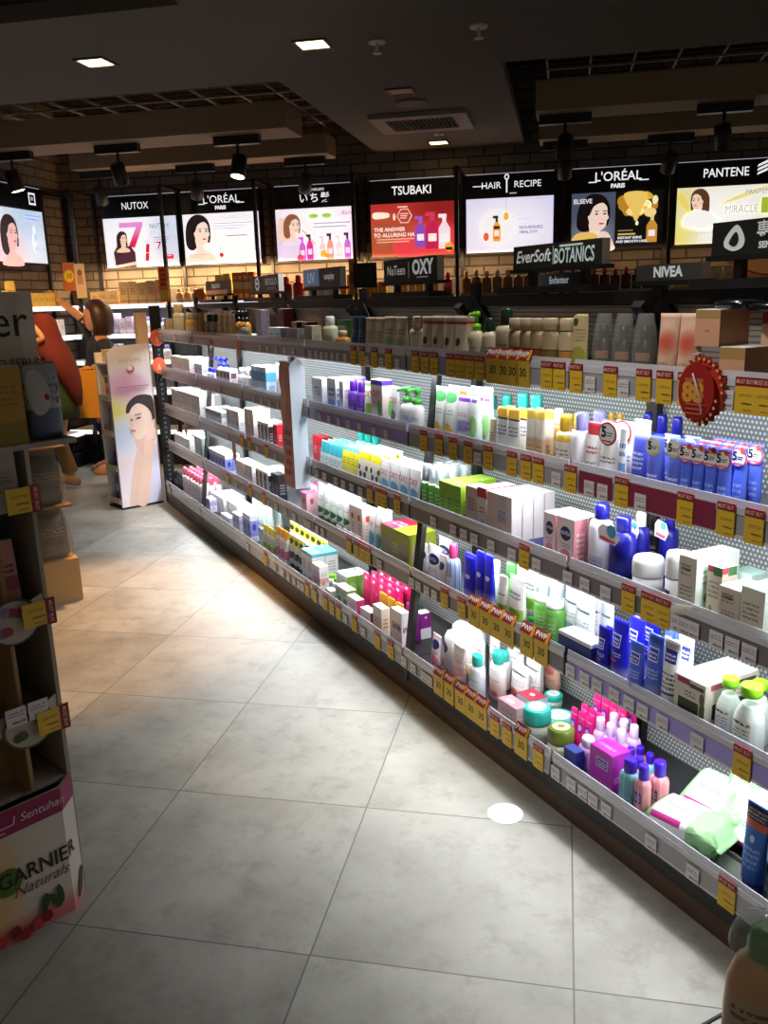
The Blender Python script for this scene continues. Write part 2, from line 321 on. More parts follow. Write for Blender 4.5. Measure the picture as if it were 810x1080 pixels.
        'greenwhite': ('e2e6da', [('rect', .3, .95, .1, .5, '6a9a3a'), T(.1, .8, .6, .85, '7a8a7a', 3)]),
        'greenwhiteside': ('6f9c3c', [('ell', .5, .45, .35, .3, '8ab85a')]),
        'greenwhitetop': ('e9ece6', [T(.1, .9, .3, .7, '5a6a5a', 1)]),
        'greenleaf': ('3f7a30', [T(.2, .8, .3, .8, '9cc48a', 4), ('band', .92, 1, 'e0e8dc')]),
        'magenta': ('c01a58', [('spots', 5, .28, 'd8487e'), ('ell', .5, .88, .12, .04, 'f0b4cc')]),
        'magwhite': ('ecdfe4', [T(.15, .8, .2, .7, 'c86a90', 3), ('band', .8, 1, 'f2ecee')]),
        'magside': ('c03a6a', []),
        'orange': ('e5a124', [('spots', 5, .25, 'f0bc4c'), ('ell', .5, .5, .2, .1, 'd08a20')]),
        'orangewhite': ('ebe4d8', [T(.2, .8, .3, .7, 'd08a40', 3)]),
        'purple2': ('7a1f7a', []),
        'magoxy': ('ece4ea', [T(.1, .9, .5, .75, '6a1f5a', 1), ('band', 0, .15, 'b02a6a')]),
        'purplewht': ('e9e2ea', [('band', .42, 1, '8a2a80'), ('ell', .5, .84, .12, .05, 'e8c8e8')]),
        'niveapack': ('ecebf2', [('ell', .28, .62, .2, .14, '1a225c'), ('grad', .0, .0, 'ecebf2'), ('soft', .6, .15, .5, .3, 'dcc4dc')]),
        'wherbblue': ('e6eaf0', [T(.2, .8, .5, .55, '8a7a80', 1), ('ell', .45, .16, .22, .08, '7fa8dc'), ('soft', .5, .15, .6, .3, 'c4dae6')]),
        'wherbpink': ('ece2e2', [T(.2, .8, .5, .55, '8a6a70', 1), ('soft', .5, .2, .7, .4, 'e8b4a4'), ('ell', .55, .16, .16, .07, 'd0628a')]),
        'coral': ('f0ecea', [('rect', .0, 1, .34, .36, 'e88a78'), ('ell', .42, .26, .22, .08, 'e6705e'), T(.15, .85, .74, .79, '6a6a74', 1), T(.2, .8, .44, .62, 'b8bcc4', 4)]),
        'pinkcube': ('e0c2c6', [T(.1, .8, .5, .6, '7a5a66', 1), T(.2, .8, .15, .35, 'a88a94', 2)]),
        'pinkcubetop': ('d88a96', [('ell', .4, .4, .2, .14, 'f2dcdc'), ('spots', 6, .2, 'e0a0a8')]),
        'redcube': ('cfcdd4', [('band', 0, .3, '24242c'), T(.1, .9, .45, .8, 'a83a4a', 2)]),
        'redcubetop': ('a81c3a', [('ell', .5, .5, .14, .12, 'f0e4e8')]),
        'clearjar': ('dfe0d6', [('band', .25, .8, 'cfe0d4'), T(.1, .9, .35, .65, '8aa898', 3)]),
        'olivejar': ('e2dfc6', [('band', .2, .7, 'c4c088')]),
        'creamjar': ('ebeaee', [('rect', -.5, .55, .05, .62, '2a2a48'), ('rect', .55, 1.5, .05, .75, 'eeeef0'), T(-.4, .5, .1, .55, '8a8aa8', 4)]),
        'peach': ('e2b49e', [('ell', .5, .62, .22, .1, 'd06a6a'), T(.2, .8, .3, .45, 'b8806a', 2)]),
        'bluelow': ('26348a', []),
        'lilac': ('d0a0da', [('rect', .25, .62, .5, .66, '4a3a9a'), T(.3, .58, .53, .63, 'e0d0f0', 2), T(.25, .75, .2, .4, 'e6c8ec', 3)]),
        'magentabox': ('c43ab8', [('grad', .3, .0, 'd8a0c0'), ('rect', .28, .8, .56, .8, 'd8c0ec'), ('rect', .32, .76, .59, .77, '5a3ab0'), T(.36, .72, .62, .74, 'f0e6ff', 2)]),
        'magentaside': ('b02ab0', [T(.1, .9, .3, .6, 'd880d8', 1)]),
        'pink': ('e4b4bc', [('rect', .35, .65, .6, .8, 'b84a64'), T(.2, .8, .2, .4, 'c08a96', 3)]),
        'hotpink': ('e01f7e', [('ell', .5, .62, .26, .12, '4a2aa0'), ('ell', .5, .62, .17, .07, 'd89ae0'), ('spots', 7, .2, 'f060a8', 0, .4), T(.2, .8, .84, .9, 'f0a8d0', 1)]),
        'cream2': ('e8cf9c', [T(.2, .8, .45, .75, 'a88450', 3), ('band', .1, .2, 'c8a468')]), 'yellow2': ('f0d060', [T(.2, .8, .4, .7, 'b08a30', 3)]), 'orange2': ('d8702a', [('rect', .15, .85, .3, .65, 'f0c890')]), 'gold2': ('d89a40', [('ell', .5, .5, .3, .2, 'f0c878')]), 'white2': ('eceaf0', [T(.2, .8, .4, .7, '9a94a8', 3)]), 'lav2': ('c4bcd8', [T(.2, .8, .4, .75, '7a6aa0', 3), ('band', .1, .25, 'e8e4f0')]), 'blue2': ('6a84c8', [('rect', .15, .85, .35, .7, 'e4e8f4')]),
        'sunblue': ('2f5fae', [('band', .8, .98, '20203c'), ('rect', .05, .95, .74, .82, 'b4563a'), T(.2, .8, .84, .95, 'a08a90', 3), ('ell', .5, .63, .07, .04, 'b4cdf0'), T(.25, .75, .3, .56, '6f98d8', 4), ('rect', .2, .8, .1, .14, '1c2c5c')]),
        'tan': ('d8c4a6', [T(.25, .75, .4, .7, 'a08a70', 4)]),
        'tangreen': ('d8c8a6', [('ell', .5, .4, .3, .14, 'a4b070'), T(.25, .75, .6, .75, '9a8a6a', 2)]),
        'tanred': ('dccab0', [('band', .84, .9, 'b0362e'), ('ell', .5, .5, .14, .08, '5a4a3a'), T(.25, .75, .2, .35, 'a08a74', 3)]),
        'tanpale': ('dccbae', [('ell', .4, .15, .2, .06, 'a8442e'), T(.25, .75, .35, .6, 'a8967a', 3)]),
        'tanpink': ('dcb49a', [('soft', .5, .62, .45, .2, 'c8543c'), T(.3, .7, .25, .4, 'b08a74', 2)]),
        'tanleaf': ('d2bc8e', [('ell', .5, .36, .36, .16, 'a8a848'), ('ell', .3, .88, .14, .06, '3a5a2a'), T(.3, .8, .6, .8, 'a08a60', 4)]),
        'peachbox': ('e0a888', [('band', .76, 1, 'b8925a'), T(.42, .58, .4, .5, 'a86a4a', 1)]),
        'peachside': ('a87a58', []), 'peachred': ('dcb094', [('band', .86, 1, 'a8283c'), T(.3, .7, .4, .6, 'a87a60', 2)]),
        'duored': ('dcc29a', [('band', 0, .58, 'b8503a'), ('band', .58, .6, '4a3a2a')]),
        'duogreen': ('dcc29a', [('band', 0, .58, '93986a'), ('band', .58, .6, '4a3a2a')]),
        'duoorange': ('dcc29a', [('band', 0, .58, 'c87a34'), ('band', .58, .6, '4a3a2a')]),
        'duoolive': ('dcc29a', [('band', 0, .58, '8f8244'), ('band', .58, .6, '4a3a2a')]),
        'duoamber': ('dcc29a', [('band', 0, .58, 'd0953e'), ('band', .58, .6, '4a3a2a')]),
        'maroon': ('6a2018', [T(.2, .8, .4, .7, '8a4a34', 3)]), 'maroontop': ('e0b890', []),
        'lilacbox': ('b4a2b4', [('spots', 6, .3, '7a6a90')]), 'silverbox': ('cfc6cc', [('rect', .15, .85, .3, .75, 'a49ab8'), T(.2, .8, .4, .65, '6a5a98', 3)]),
        'greybox': ('c4b49a', [T(.2, .8, .3, .7, '8a7a66', 4)]), 'greycard': ('d8c090', [('band', .5, .85, '5a7a68')]),
        'dkgreen': ('2f5a22', [('ell', .4, .4, .3, .25, '4a7a34'), T(.2, .8, .7, .85, '8aa87a', 2)]),
        'dkblue': ('2a4a6a', [('ell', .5, .25, .2, .1, 'd08a9a'), T(.3, .7, .5, .7, '8aa0b8', 3)]),
        'amberclear': ('d8a85a', [('rect', .2, .8, .15, .6, 'e4cfa0')]), 'amber': ('c88a3c', [('rect', .15, .85, .15, .5, 'ead8b0')]),
        'cleargreen': ('d0d0b0', [('rect', .15, .85, .15, .6, 'b0c088')]), 'lav': ('cabcc4', [T(.2, .8, .2, .6, '8a7a9a', 4)]), 'lavclear': ('d4d0e4', [T(.2, .8, .2, .6, '6a6ab0', 4)]),
        'goldpack': ('d0a868', [('spots', 4, .35, 'b87a3a'), ('band', .85, 1, 'e0d0b0')]),
        'tealclear': ('a8d4d2', [('rect', .1, .9, .3, .42, '3a4a54'), T(.15, .85, .5, .6, '5a8a90', 2), ('band', 0, .12, '6ab8b4')]),
        'pinkpale': ('ecc8d4', [T(.3, .7, .3, .7, 'c890b0', 4)]),
        'smoke': ('2a2422', [('rect', .1, .9, .55, .72, 'a87a5a')]),
        'whitegreenb': ('8fcf7a', [('grad', .1, .7, 'eef2ec')]), 'greenclear': ('4fa040', [('rect', .2, .8, .2, .6, '8fc878')]),
        'orangeclear': ('c87a4a', [('rect', .15, .6, .35, .6, '4a3a7a'), ('cols', 3, .2, 'dca080')]),
        'aquaclear': ('6fa9b4', [('rect', .3, .72, .1, .38, 'b4c8d8'), ('rect', .34, .68, .14, .34, '5a6ab0'), ('cols', 4, .15, '8fc0c4')]),
        'pinkclear': ('d88a96', [('rect', .2, .65, .42, .66, '3a3a9a'), T(.25, .6, .47, .61, 'd8d0f0', 2), ('cols', 4, .2, 'e8b0b4')]),
    }
    if name not in tbl: return flat('col_' + name, PL.get(name, 'cccccc'), .35)
    base, el = tbl[name]
    el = [e for e in el if not (e[0] == 'grad' and e[1] == e[2])]
    return label('print_' + name, base, el)
PL = {'white': 'eeeef0', 'whitecap': 'f0eef2', 'lilaccap': 'dcc4e6', 'green': '4cae4a', 'lime': '86d628', 'teal': '2fb5a8', 'navy': '16167a', 'navycap': '3a14b4', 'black': '17171a', 'tan': 'd8c29e',
      'dkgreen': '22402a', 'blue': '2c3cc0', 'purple': '5a22a8', 'yellow': 'efc23a', 'gold': 'c89a34', 'lilac': '9a9ae0', 'pink': 'e8427e', 'red': 'b8323c', 'redp': 'd8566e', 'dkblue': '203c58', 'olive': '6a7a2a'}
def cap_mat(n): return flat('cap_' + n, PL.get(n, 'dddddd'), .3)
CLEARCAP = lambda: clear('clear_cap', 'e6ecef', .35)
# ---------------------------------------------------------------- shapes of the goods: each returns (root, category)
def g_box(k, w, d, h):
    n = k[0]; face = {'peach': 'peachbox'}.get(n, n)
    side = {'pinkbig': 'pinkside', 'niveapink': 'niveaside', 'simple': 'simpleside', 'greenwhite': 'greenwhiteside', 'magentabox': 'magentaside', 'peach': 'peachside', 'magwhite': 'magside', 'simplegreen': 'simpleside', 'lownavy': 'lownavy', 'wipesbox': 'wipesbox'}.get(n, face)
    top = {'pinkbig': 'white', 'greenwhite': 'greenwhitetop', 'tealtop': 'tealtoptop', 'greenpink': 'greenpinktop', 'pinkcube': 'pinkcubetop', 'redcube': 'redcubetop', 'wipesbox': 'wipestop', 'magentabox': 'magentaside', 'maroon': 'maroontop', 'lownavy': 'whiteblue2', 'simplegreen': 'mint'}.get(n)
    b = MB(); e = .0012
    hw = w / 2
    b.box(-hw, hw, 0, d, 0, h - e, 0, 1, 2)
    b.box(-hw + .001, hw - .001, .001, d - .001, h - e, h, 2, 2, 2)          # tucked lid
    mats = [L(face), L(side), L(top) if top else flat('boxtop_' + n, PL.get(n, {'white': 'f2f2f2'}.get(n, 'e9e7e4')) if n not in ('red', 'black', 'lime', 'dkgreen', 'greenleaf', 'bluelow', 'teal', 'mint') else {'red': '8e1620', 'black': '1c1c20', 'lime': 'a8d84a', 'dkgreen': '34602a', 'greenleaf': 'e4eae0', 'bluelow': '2a3a94', 'teal': 'c8e4de', 'mint': 'c0eada'}[n], .5)]
    word = {'niveapink': ('NIVEA', .3, .72, 'e8e8f4', .5), 'tthree': ('T3', .42, .62, '2a5a90', .5), 'oxybig': ('OXY', .3, .72, 'b02a34', .5), 'magoxy': ('OXY', .32, .62, '6a1f5a', .5), 'simple': ('Simple', .25, .82, '5a564c', .45), 'pinkbig': ('', 0, 0, 'fff', 0)}.get(n)
    if word and word[0]:
        mats.append(flat('ink_' + word[3], word[3], .5)); b.text(word[0], w * word[1] * (1.1 if len(word[0]) < 4 else .75), w * (word[4] - .5), -.0012, h * word[2], 3, bold=w * .004)
    return b.build('carton', mats), 'box'
def g_tube(k, w, d, h):
    n, c = k; r = w / 2; q = min(d, w * .8) / 2; ch = h * .12
    b = MB(); R = [(.80 * r, q * .86, 0), (.84 * r, q * .9, ch)]
    cap = MB(); cap.loft([(r * .78, q * .84, .0), (r * .82, q * .88, .002), (r * .84, q * .9, ch)], 18, 0)
    body = [(.80 * r, q * .86, ch), (.92 * r, q, ch + h * .02), (.95 * r, q * .97, h * .35), (.98 * r, q * .62, h * .65), (r, q * .2, h * .88), (r, .0018, h * .94), (r, .0014, h)]
    b.loft([(x, y, z, 0, q) for x, y, z in body], 20, 0, vr=(0, h))
    cap.v = [(x, y + q, z) for x, y, z in cap.v]
    mats = [L(n)]
    word = {'oxywhite': ('OXY', .5, .70, 'c03038'), 'oxygreen': ('OXY', .5, .72, 'c03038'), 'oxyblue': ('OXY', .42, .66, 'c8303c'), 'nivea': ('NIVEA', .24, .68, 'eef0ff'), 'herbal': ('Himalaya', .21, .72, '4a5a50'), 'herbalblue': ('Himalaya', .19, .73, '4a6a78'), 'coral': ('Himalaya', .21, .77, '55555f')}.get(n)
    if word:
        mats.append(flat('ink_' + word[3], word[3], .5)); z = word[2] * h
        yy = q - q * (.62 - (z / h - .65) * (.42 / .23) if z > .65 * h else .62 + (.65 - z / h) * (.35 / .3)) - .0016
        b.text(word[0], w * word[1], 0, yy, z, 1, bold=w * .004)
    o = b.build('tube', mats); co = cap.build('cap', [cap_mat(c)], o); adopt(o, co)
    if n in ('whitered5', 'bluecard', 'bluepink'):
        rim = {'whitered5': 'c0444e', 'bluecard': 'cdd86a', 'bluepink': 'dc4f86'}[n]
        t = MB(); rr = max(w * .46, .024); zc = h * .84; y0 = q - q * .45 - .004
        def disc(rad, dy, mi):
            t.poly([(rad * math.sin(2 * math.pi * i / 24), y0 - dy, zc + rad * .92 * math.cos(2 * math.pi * i / 24)) for i in range(24)][::-1], mi)
        disc(rr, 0, 0); disc(rr * .84, .0012, 1)
        t.poly([(rr * math.sin(2 * math.pi * i / 24), y0 + .001, zc + rr * .92 * math.cos(2 * math.pi * i / 24)) for i in range(24)], 1)
        t.text('5', rr * 1.15, -rr * .35, y0 - .002, zc + rr * .1, 2, bold=rr * .04)
        t.box(-rr * .05, rr * .6, y0 - .0018, y0 - .0013, zc + rr * .05, zc + rr * .12, 2); t.box(-rr * .05, rr * .5, y0 - .0018, y0 - .0013, zc - rr * .15, zc - rr * .08, 2)
        t.box(-rr * .5, rr * .5, y0 - .0018, y0 - .0013, zc - rr * .62, zc - rr * .5, 0)
        if n == 'bluepink': t.poly([(rr * .5 + rr * .3 * math.cos(2 * math.pi * i / 14), y0 - .0022, zc + rr * .75 + rr * .28 * math.sin(2 * math.pi * i / 14)) for i in range(14)], 3)
        co = t.build('neck_card', [flat('card_' + rim, rim, .4), flat('card_white', 'f0eff0', .4), flat('card_ink', '1c2040', .4), flat('card_orange', 'd8523a', .4)], o); co['label'] = 'round card reading 5'; adopt(o, co)
    return o, 'tube'
def g_bot(k, w, d, h):
    n, c = k; r = w / 2; q = min(max(d, w * .55), w) / 2; n = {'whitegreen': 'whitegreenb'}.get(n, n)
    slim = n.startswith('duo') or n == 'navy' or n == 'whitelilac'
    sh = .8 if slim else .74; cr = .5 if n in ('cream', 'lav') else .44
    b = MB(); x = [(.94, 0), (1, .015), (1, sh * .55), (.99, sh * .86), (.86, sh * .96), (.55, sh * 1.0), (.42, sh * 1.02)]
    p = 2.6 if n in ('aquaclear', 'pinkclear', 'orangeclear', 'simplewhite', 'creamlabel') else 2
    if n == 'simplewhite': x = [(.94, 0), (1, .015), (1, sh * .5), (.98, sh * .72), (.85, sh * .86), (.62, sh * .97), (.58, sh * 1.02)]
    b.loft([(r * f, q * f, z * h, 0, q, p) for f, z in x], 18, 0, vr=(0, h * .8))
    cap = MB(); z0 = sh * h
    if n.startswith('duo'): cp = [(.8, 0), (.82, .05), (.82, .9), (.7, 1)]
    elif c in ('navycap', 'teal', 'lime', 'yellow', 'lilac', 'lilaccap', 'whitecap'): cp = [(.56, 0), (.6, .08), (.6, .8), (.54, 1)]
    else: cp = [(.5, 0), (.54, .06), (.52, .85), (.42, 1)]
    if n in ('simplewhite',): cp = [(.64, 0), (.7, .3), (.72, .9), (.66, 1)]; z0 = sh * h + (h - sh * h) * .45
    cap.loft([(r * f, min(r, q * 1.2) * f, z0 + z * (h - z0), 0, q) for f, z in cp], 16, 0)
    o = b.build('bottle', [L(n)]); co = cap.build('cap', [cap_mat(c)], o); adopt(o, co)
    if n == 'navy':
        t = MB(); t.poly([(r * 1.05 * s, q - r * 1.12, h * (.80 + .06 * z)) for s, z in ((-.9, -2), (.5, -2.4), (.9, -.6), (.5, 1.4), (-.6, 1.8), (-.95, .6))], 0)
        t.poly([(r * 1.0 * s, q - r * 1.15, h * (.80 + .06 * z)) for s, z in ((-.8, -1.7), (.45, -2.1), (.6, -1.4), (-.8, -.9))], 1)
        t.poly([(r * (.2 + .4 * math.cos(i * .524)), q - r * 1.16, h * .84 + r * .4 * math.sin(i * .524)) for i in range(12)], 2)
        co = t.build('neck_card', [flat('card_white', 'f0eff0', .4), flat('card_pink', 'e0557e', .4), flat('card_blue', '4a9ac8', .4)], o); adopt(o, co)
    return o, 'bottle'
def g_pump(k, w, d, h):
    n, c = k; r = w / 2; q = min(d, w) / 2; b = MB(); sh = .68
    b.loft([(r * f, q * f, z * h, 0, q) for f, z in ((.94, 0), (1, .02), (1, .5), (.95, .6), (.6, .66), (.4, sh))], 18, 0, vr=(0, h * .7))
    cap = MB(); cap.loft([(r * .5, r * .5, sh * h, 0, q), (r * .5, r * .5, h * .78, 0, q), (r * .22, r * .22, h * .79, 0, q), (r * .22, r * .22, h * .9, 0, q), (r * .42, r * .42, h * .91, 0, q), (r * .4, r * .4, h, 0, q)], 14, 0)
    cap.tube([(0, q, h * .96), (0, q - r * .9, h * .96), (0, q - r * 1.15, h * .92)], r * .15, 8)
    o = b.build('pump_bottle', [L(n)]); co = cap.build('pump_head', [cap_mat(c)], o); adopt(o, co)
    return o, 'bottle'
def g_foam(k, w, d, h):
    r = w / 2; b = MB(); b.loft([(r * f, r * f, z * h, 0, r) for f, z in ((.95, 0), (1, .02), (1, .58), (.85, .64))], 18, 0)
    cap = MB(); cap.loft([(r * f, r * f, z * h, 0, r) for f, z in ((.82, .64), (.82, .95), (.7, 1))], 16, 0)
    noz = MB(); noz.loft([(r * f, r * f, z * h, 0, r) for f, z in ((.4, .64), (.4, .8), (.25, .82), (.25, .92))], 10, 0)
    o = b.build('spray_bottle', [L('foamlabel')]); c1 = cap.build('clear_cap', [CLEARCAP()], o); c2 = noz.build('nozzle', [cap_mat('white')], o); adopt(o, c1, c2)
    return o, 'bottle'
def g_foam2(k, w, d, h):
    r = w / 2; b = MB(); b.loft([(r * f, r * f, z * h, 0, r) for f, z in ((.95, 0), (1, .02), (1, .5), (.9, .56), (.8, .58))], 18, 0)
    col = MB(); col.loft([(r * f, r * f, z * h, 0, r) for f, z in ((.86, .58), (.88, .6), (.88, .7), (.5, .72), (.45, .86), (.3, .88))], 16, 0)
    cap = MB(); cap.loft([(r * f, r * f, z * h, 0, r) for f, z in ((.78, .705), (.78, .96), (.66, 1))], 16, 0)
    o = b.build('foam_bottle', [label('print_foamgreen', '5f9c46', [('rect', .15, .85, .15, .8, '74b054'), ('text', .2, .8, .3, .7, 'a4cf88', 4)], .15)]); c1 = col.build('foam_pump', [cap_mat('white')], o); c2 = cap.build('clear_cap', [CLEARCAP()], o); adopt(o, c1, c2)
    return o, 'bottle'
def g_jar(k, w, d, h):
    n, c = k; r = w * .38; b = MB(); b.loft([(r * f, r * f, z * h, 0, r) for f, z in ((.8, 0), (.9, .04), (.96, .3), (.95, .62))], 28, 0)
    lid = MB(); lid.loft([(r * f, r * f, z * h, 0, r) for f, z in ((.98, .58), (1, .62), (1, .88), (.94, .97), (.86, 1))], 28, 0)
    o = b.build('cream_jar', [L(n)]); lm = [cap_mat(c)]
    if c in ('teal', 'olive'):
        lid.poly([(r * .66 * math.cos(i * math.pi / 14), r + r * .66 * math.sin(i * math.pi / 14), h + .0012) for i in range(28)], 1)
        lm.append(flat('lid_paper_' + c, 'e4ece8' if c == 'teal' else 'd4d2a0', .5)); lm.append(flat('lid_ink_' + c, '9ab4ac' if c == 'teal' else '7a8034', .5))
        if c == 'teal':
            for i in range(3): lid.box(-r * .4, r * .4, r * (.75 + i * .2), r * (.83 + i * .2), h + .0013, h + .002, 2)
        else:
            lid.poly([(0, r * .62, h + .002), (r * .3, r, h + .002), (0, r * 1.38, h + .002), (-r * .3, r, h + .002)], 2)
    co = lid.build('lid', lm, o); adopt(o, co)
    return o, 'jar'
def g_pouch(k, w, d, h):
    n = {'pink': 'hotpink', 'purple': 'purple2'}.get(k[0], k[0]); r = w / 2; q = d * .42; b = MB()
    b.loft([(.88 * r, q * .7, 0, 0, q, 2.4), (.95 * r, q, h * .08, 0, q, 2.4), (.97 * r, q * .95, h * .4, 0, q, 2.2), (r, q * .5, h * .72, 0, q), (r, .004, h * .9, 0, q), (r * .97, .002, h * .96, 0, q), (r * .7, .0015, h, r * .18, q)], 18, 0, vr=(0, h))
    return b.build('refill_pouch', [L(n)]), 'pouch'
def g_sachet(k, w, d, h):
    r = w / 2; q = d * .3; b = MB(); b.loft([(r, .002, 0, 0, q, 5), (r, q * .5, h * .1, 0, q, 3), (r, q * .8, h * .5, 0, q, 3), (r, q * .4, h * .88, 0, q, 3), (r, .0015, h * .95, 0, q, 5), (r, .001, h, 0, q, 5)], 18, 0)
    return b.build('mask_sachet', [L(k[0])]), 'sachet'
def g_pack(k, w, d, h):
    r = w / 2; q = d / 2; b = MB(); b.loft([(r * .85, q * .5, 0, 0, q, 3), (r, q * .95, h * .12, 0, q, 3), (r, q, h * .5, 0, q, 3), (r * .98, q * .95, h * .85, 0, q, 3), (r * .8, q * .55, h * .97, 0, q, 3), (r * .5, q * .2, h, 0, q)], 22, 0, vr=(0, h))
    return b.build('soft_pack', [L(k[0])]), 'pack'
def g_bagged(k, w, d, h):
    r = w * .36; q = d * .38; b = MB(); b.loft([(r * f, q * f, z * h, 0, q * 1.3) for f, z in ((.95, 0), (1, .02), (1, .55), (.5, .64), (.45, .66))], 14, 0)
    cap = MB(); cap.loft([(r * .55, r * .5, .66 * h, 0, q * 1.3), (r * .5, r * .45, .84 * h, 0, q * 1.3)], 12, 0)
    s = MB(); R = w / 2; s.loft([(R, q * 1.25, .001, 0, q * 1.3, 2.5), (R, q * 1.25, h * .5, 0, q * 1.3, 2.5), (R * .95, q * .9, h * .8, 0, q * 1.3), (R * .8, .004, h * .97, 0, q * 1.3), (R * .75, .002, h, 0, q * 1.3)], 16, 0, cap=(False, False))
    o = b.build('bottle', [L('smoke')]); c1 = cap.build('cap', [cap_mat('black')], o); c2 = s.build('plastic_sleeve', [clear('clear_sleeve', 'e8e6e0', .14)], o); adopt(o, c1, c2)
    return o, 'bottle'
KIND = {'box': g_box, 'tube': g_tube, 'bot': g_bot, 'pump': g_pump, 'foam': g_foam, 'foam2': g_foam2, 'jar': g_jar, 'pouch': g_pouch, 'sachet': g_sachet, 'pack': g_pack, 'bagged': g_bagged}
ZS = {'T': 1.246, '2': .977, '3': .707, '4': .436, 'B': .13}
TIER = {'T': 'top shelf', '2': 'second shelf', '3': 'third shelf', '4': 'fourth shelf', 'B': 'bottom shelf'}
ROWNAME = ['front row', 'second row', 'third row', 'fourth row', 'fifth row']
def stock(rows):
    for ln in rows.strip().split('\n'):
        t, k, a, w, nx, ny, wd, dp, h, z0, desc = ln.split('|')
        a, w, wd, dp, h, z0 = map(float, (a, w, wd, dp, h, z0)); nx, ny = int(nx), int(ny); k = k.split(':')
        proto = None
        for j in range(ny):
            for i in range(nx):
                if (desc, i, j) in HIDDEN: continue
                if proto is None: o, cat = KIND[k[0]](k[1:], wd, dp * .94, h); proto = o
                else: o = dup(proto)
                jit = (random.random() - .5) * wd * .05
                o.location = G(a + (i - (nx - 1) / 2) * wd / .96 + (jit if nx > 1 else 0), w + j * dp, ZS[t] + z0)
                o.rotation_euler = (0, 0, GROT + (random.random() - .5) * (.05 if k[0] != 'box' else .02))
                if k[0] == 'sachet': o.rotation_euler.x = -.12
                lab = desc
                if nx > 1: lab += ', ' + ORD[min(i, 11)] + ' from left'
                if ny > 1: lab += ', ' + ROWNAME[j]
                lab += ', ' + TIER[t]
                tag(o, lab, cat, (desc + ' group') if nx * ny > 1 else None)
HIDDEN = set()
for _l in """small pink and white carton|2.2 3.2 1.2 3.1 0.2 2.1
plain white bottle|1.1 2.1 0.2 1.2 2.2
translucent blue carton|1.2 2.2 0.2 2.1 1.1
pale pink tube beside the shelf flag|0.0
white tube with blue print beside blue tubes|0.1
white carton with teal grey top band|2.2 3.2 3.1 2.1 1.2 1.1
larger plain white carton beside teal banded cartons|2.1 1.2 2.2 1.1 0.2 0.1
black and white carton|2.2 1.2 0.2 2.1
red carton left of the shelf flag|1.1 2.1 0.2 1.2 0.1 2.0 2.2 1.0
plain white carton|5.1 3.2 4.2 5.2 3.3 4.3 5.3 4.1 2.3 3.1 2.1 2.2 0.1
pink carton with red square|2.2 0.0 0.1 1.2 2.1 1.1 1.0
white tube with dark green base|0.2 1.2 2.2 4.2
cream carton with red square|0.2 1.2 0.1 1.1
green pack at the back|0.0 1.0 2.0
pale teal tube in the back row|0.1 1.1 2.1
white bottle with lime cap|1.1 0.2 1.2 0.3 1.3
green carton at the back|1.0 2.0 3.0 0.0
hot pink refill pouch in the back bundle|1.1
plain white slim carton|6.3 5.3 0.3 1.3 2.3 4.3 7.3 8.3 3.3 7.2 8.2 6.2 9.3 8.1 9.1 1.2
narrow white carton beside pink cartons|1.0 0.0
tall white carton behind pink white ones|0.0 1.0 2.0
pale teal carton|0.2 0.1 1.2 1.1
white and black carton|2.2 1.2
narrow blue and white carton|0.0
white carton with grey print|1.2 0.2 1.1 0.1
short white carton beside yellow tubes|1.0 0.0
slim white carton with pale pink side|4.3 5.3 3.3 0.2 0.3 1.2 2.2 2.3 4.2 0.1 1.1 1.3
white and green carton in the tall row|1.2 0.2
purple topped carton right of the post|0.0
white carton with teal top|0.2 1.2
lime green carton with clear base|2.1 2.2
white carton with pink front|0.2 1.2
white carton printed with large blue T3|0.1 0.2
pink carton with round blue logo beside the white bottle|0.2
dark red carton standing behind white cartons|0.0 1.0
peach carton in the lower layer|0.0
pink carton with blue base|0.1
tall lilac patterned carton|0.0
pale cardboard carton at the far end|2.0 0.0 1.0
wide pale pink carton with blue base|0.4
low dark red carton behind silver cartons|1.0
blue violet carton|3.1""".split("\n"):
    if "|" in _l:
        _d, _q = _l.split("|")
        HIDDEN |= {(_d, int(x.split(".")[0]), int(x.split(".")[1])) for x in _q.split()}
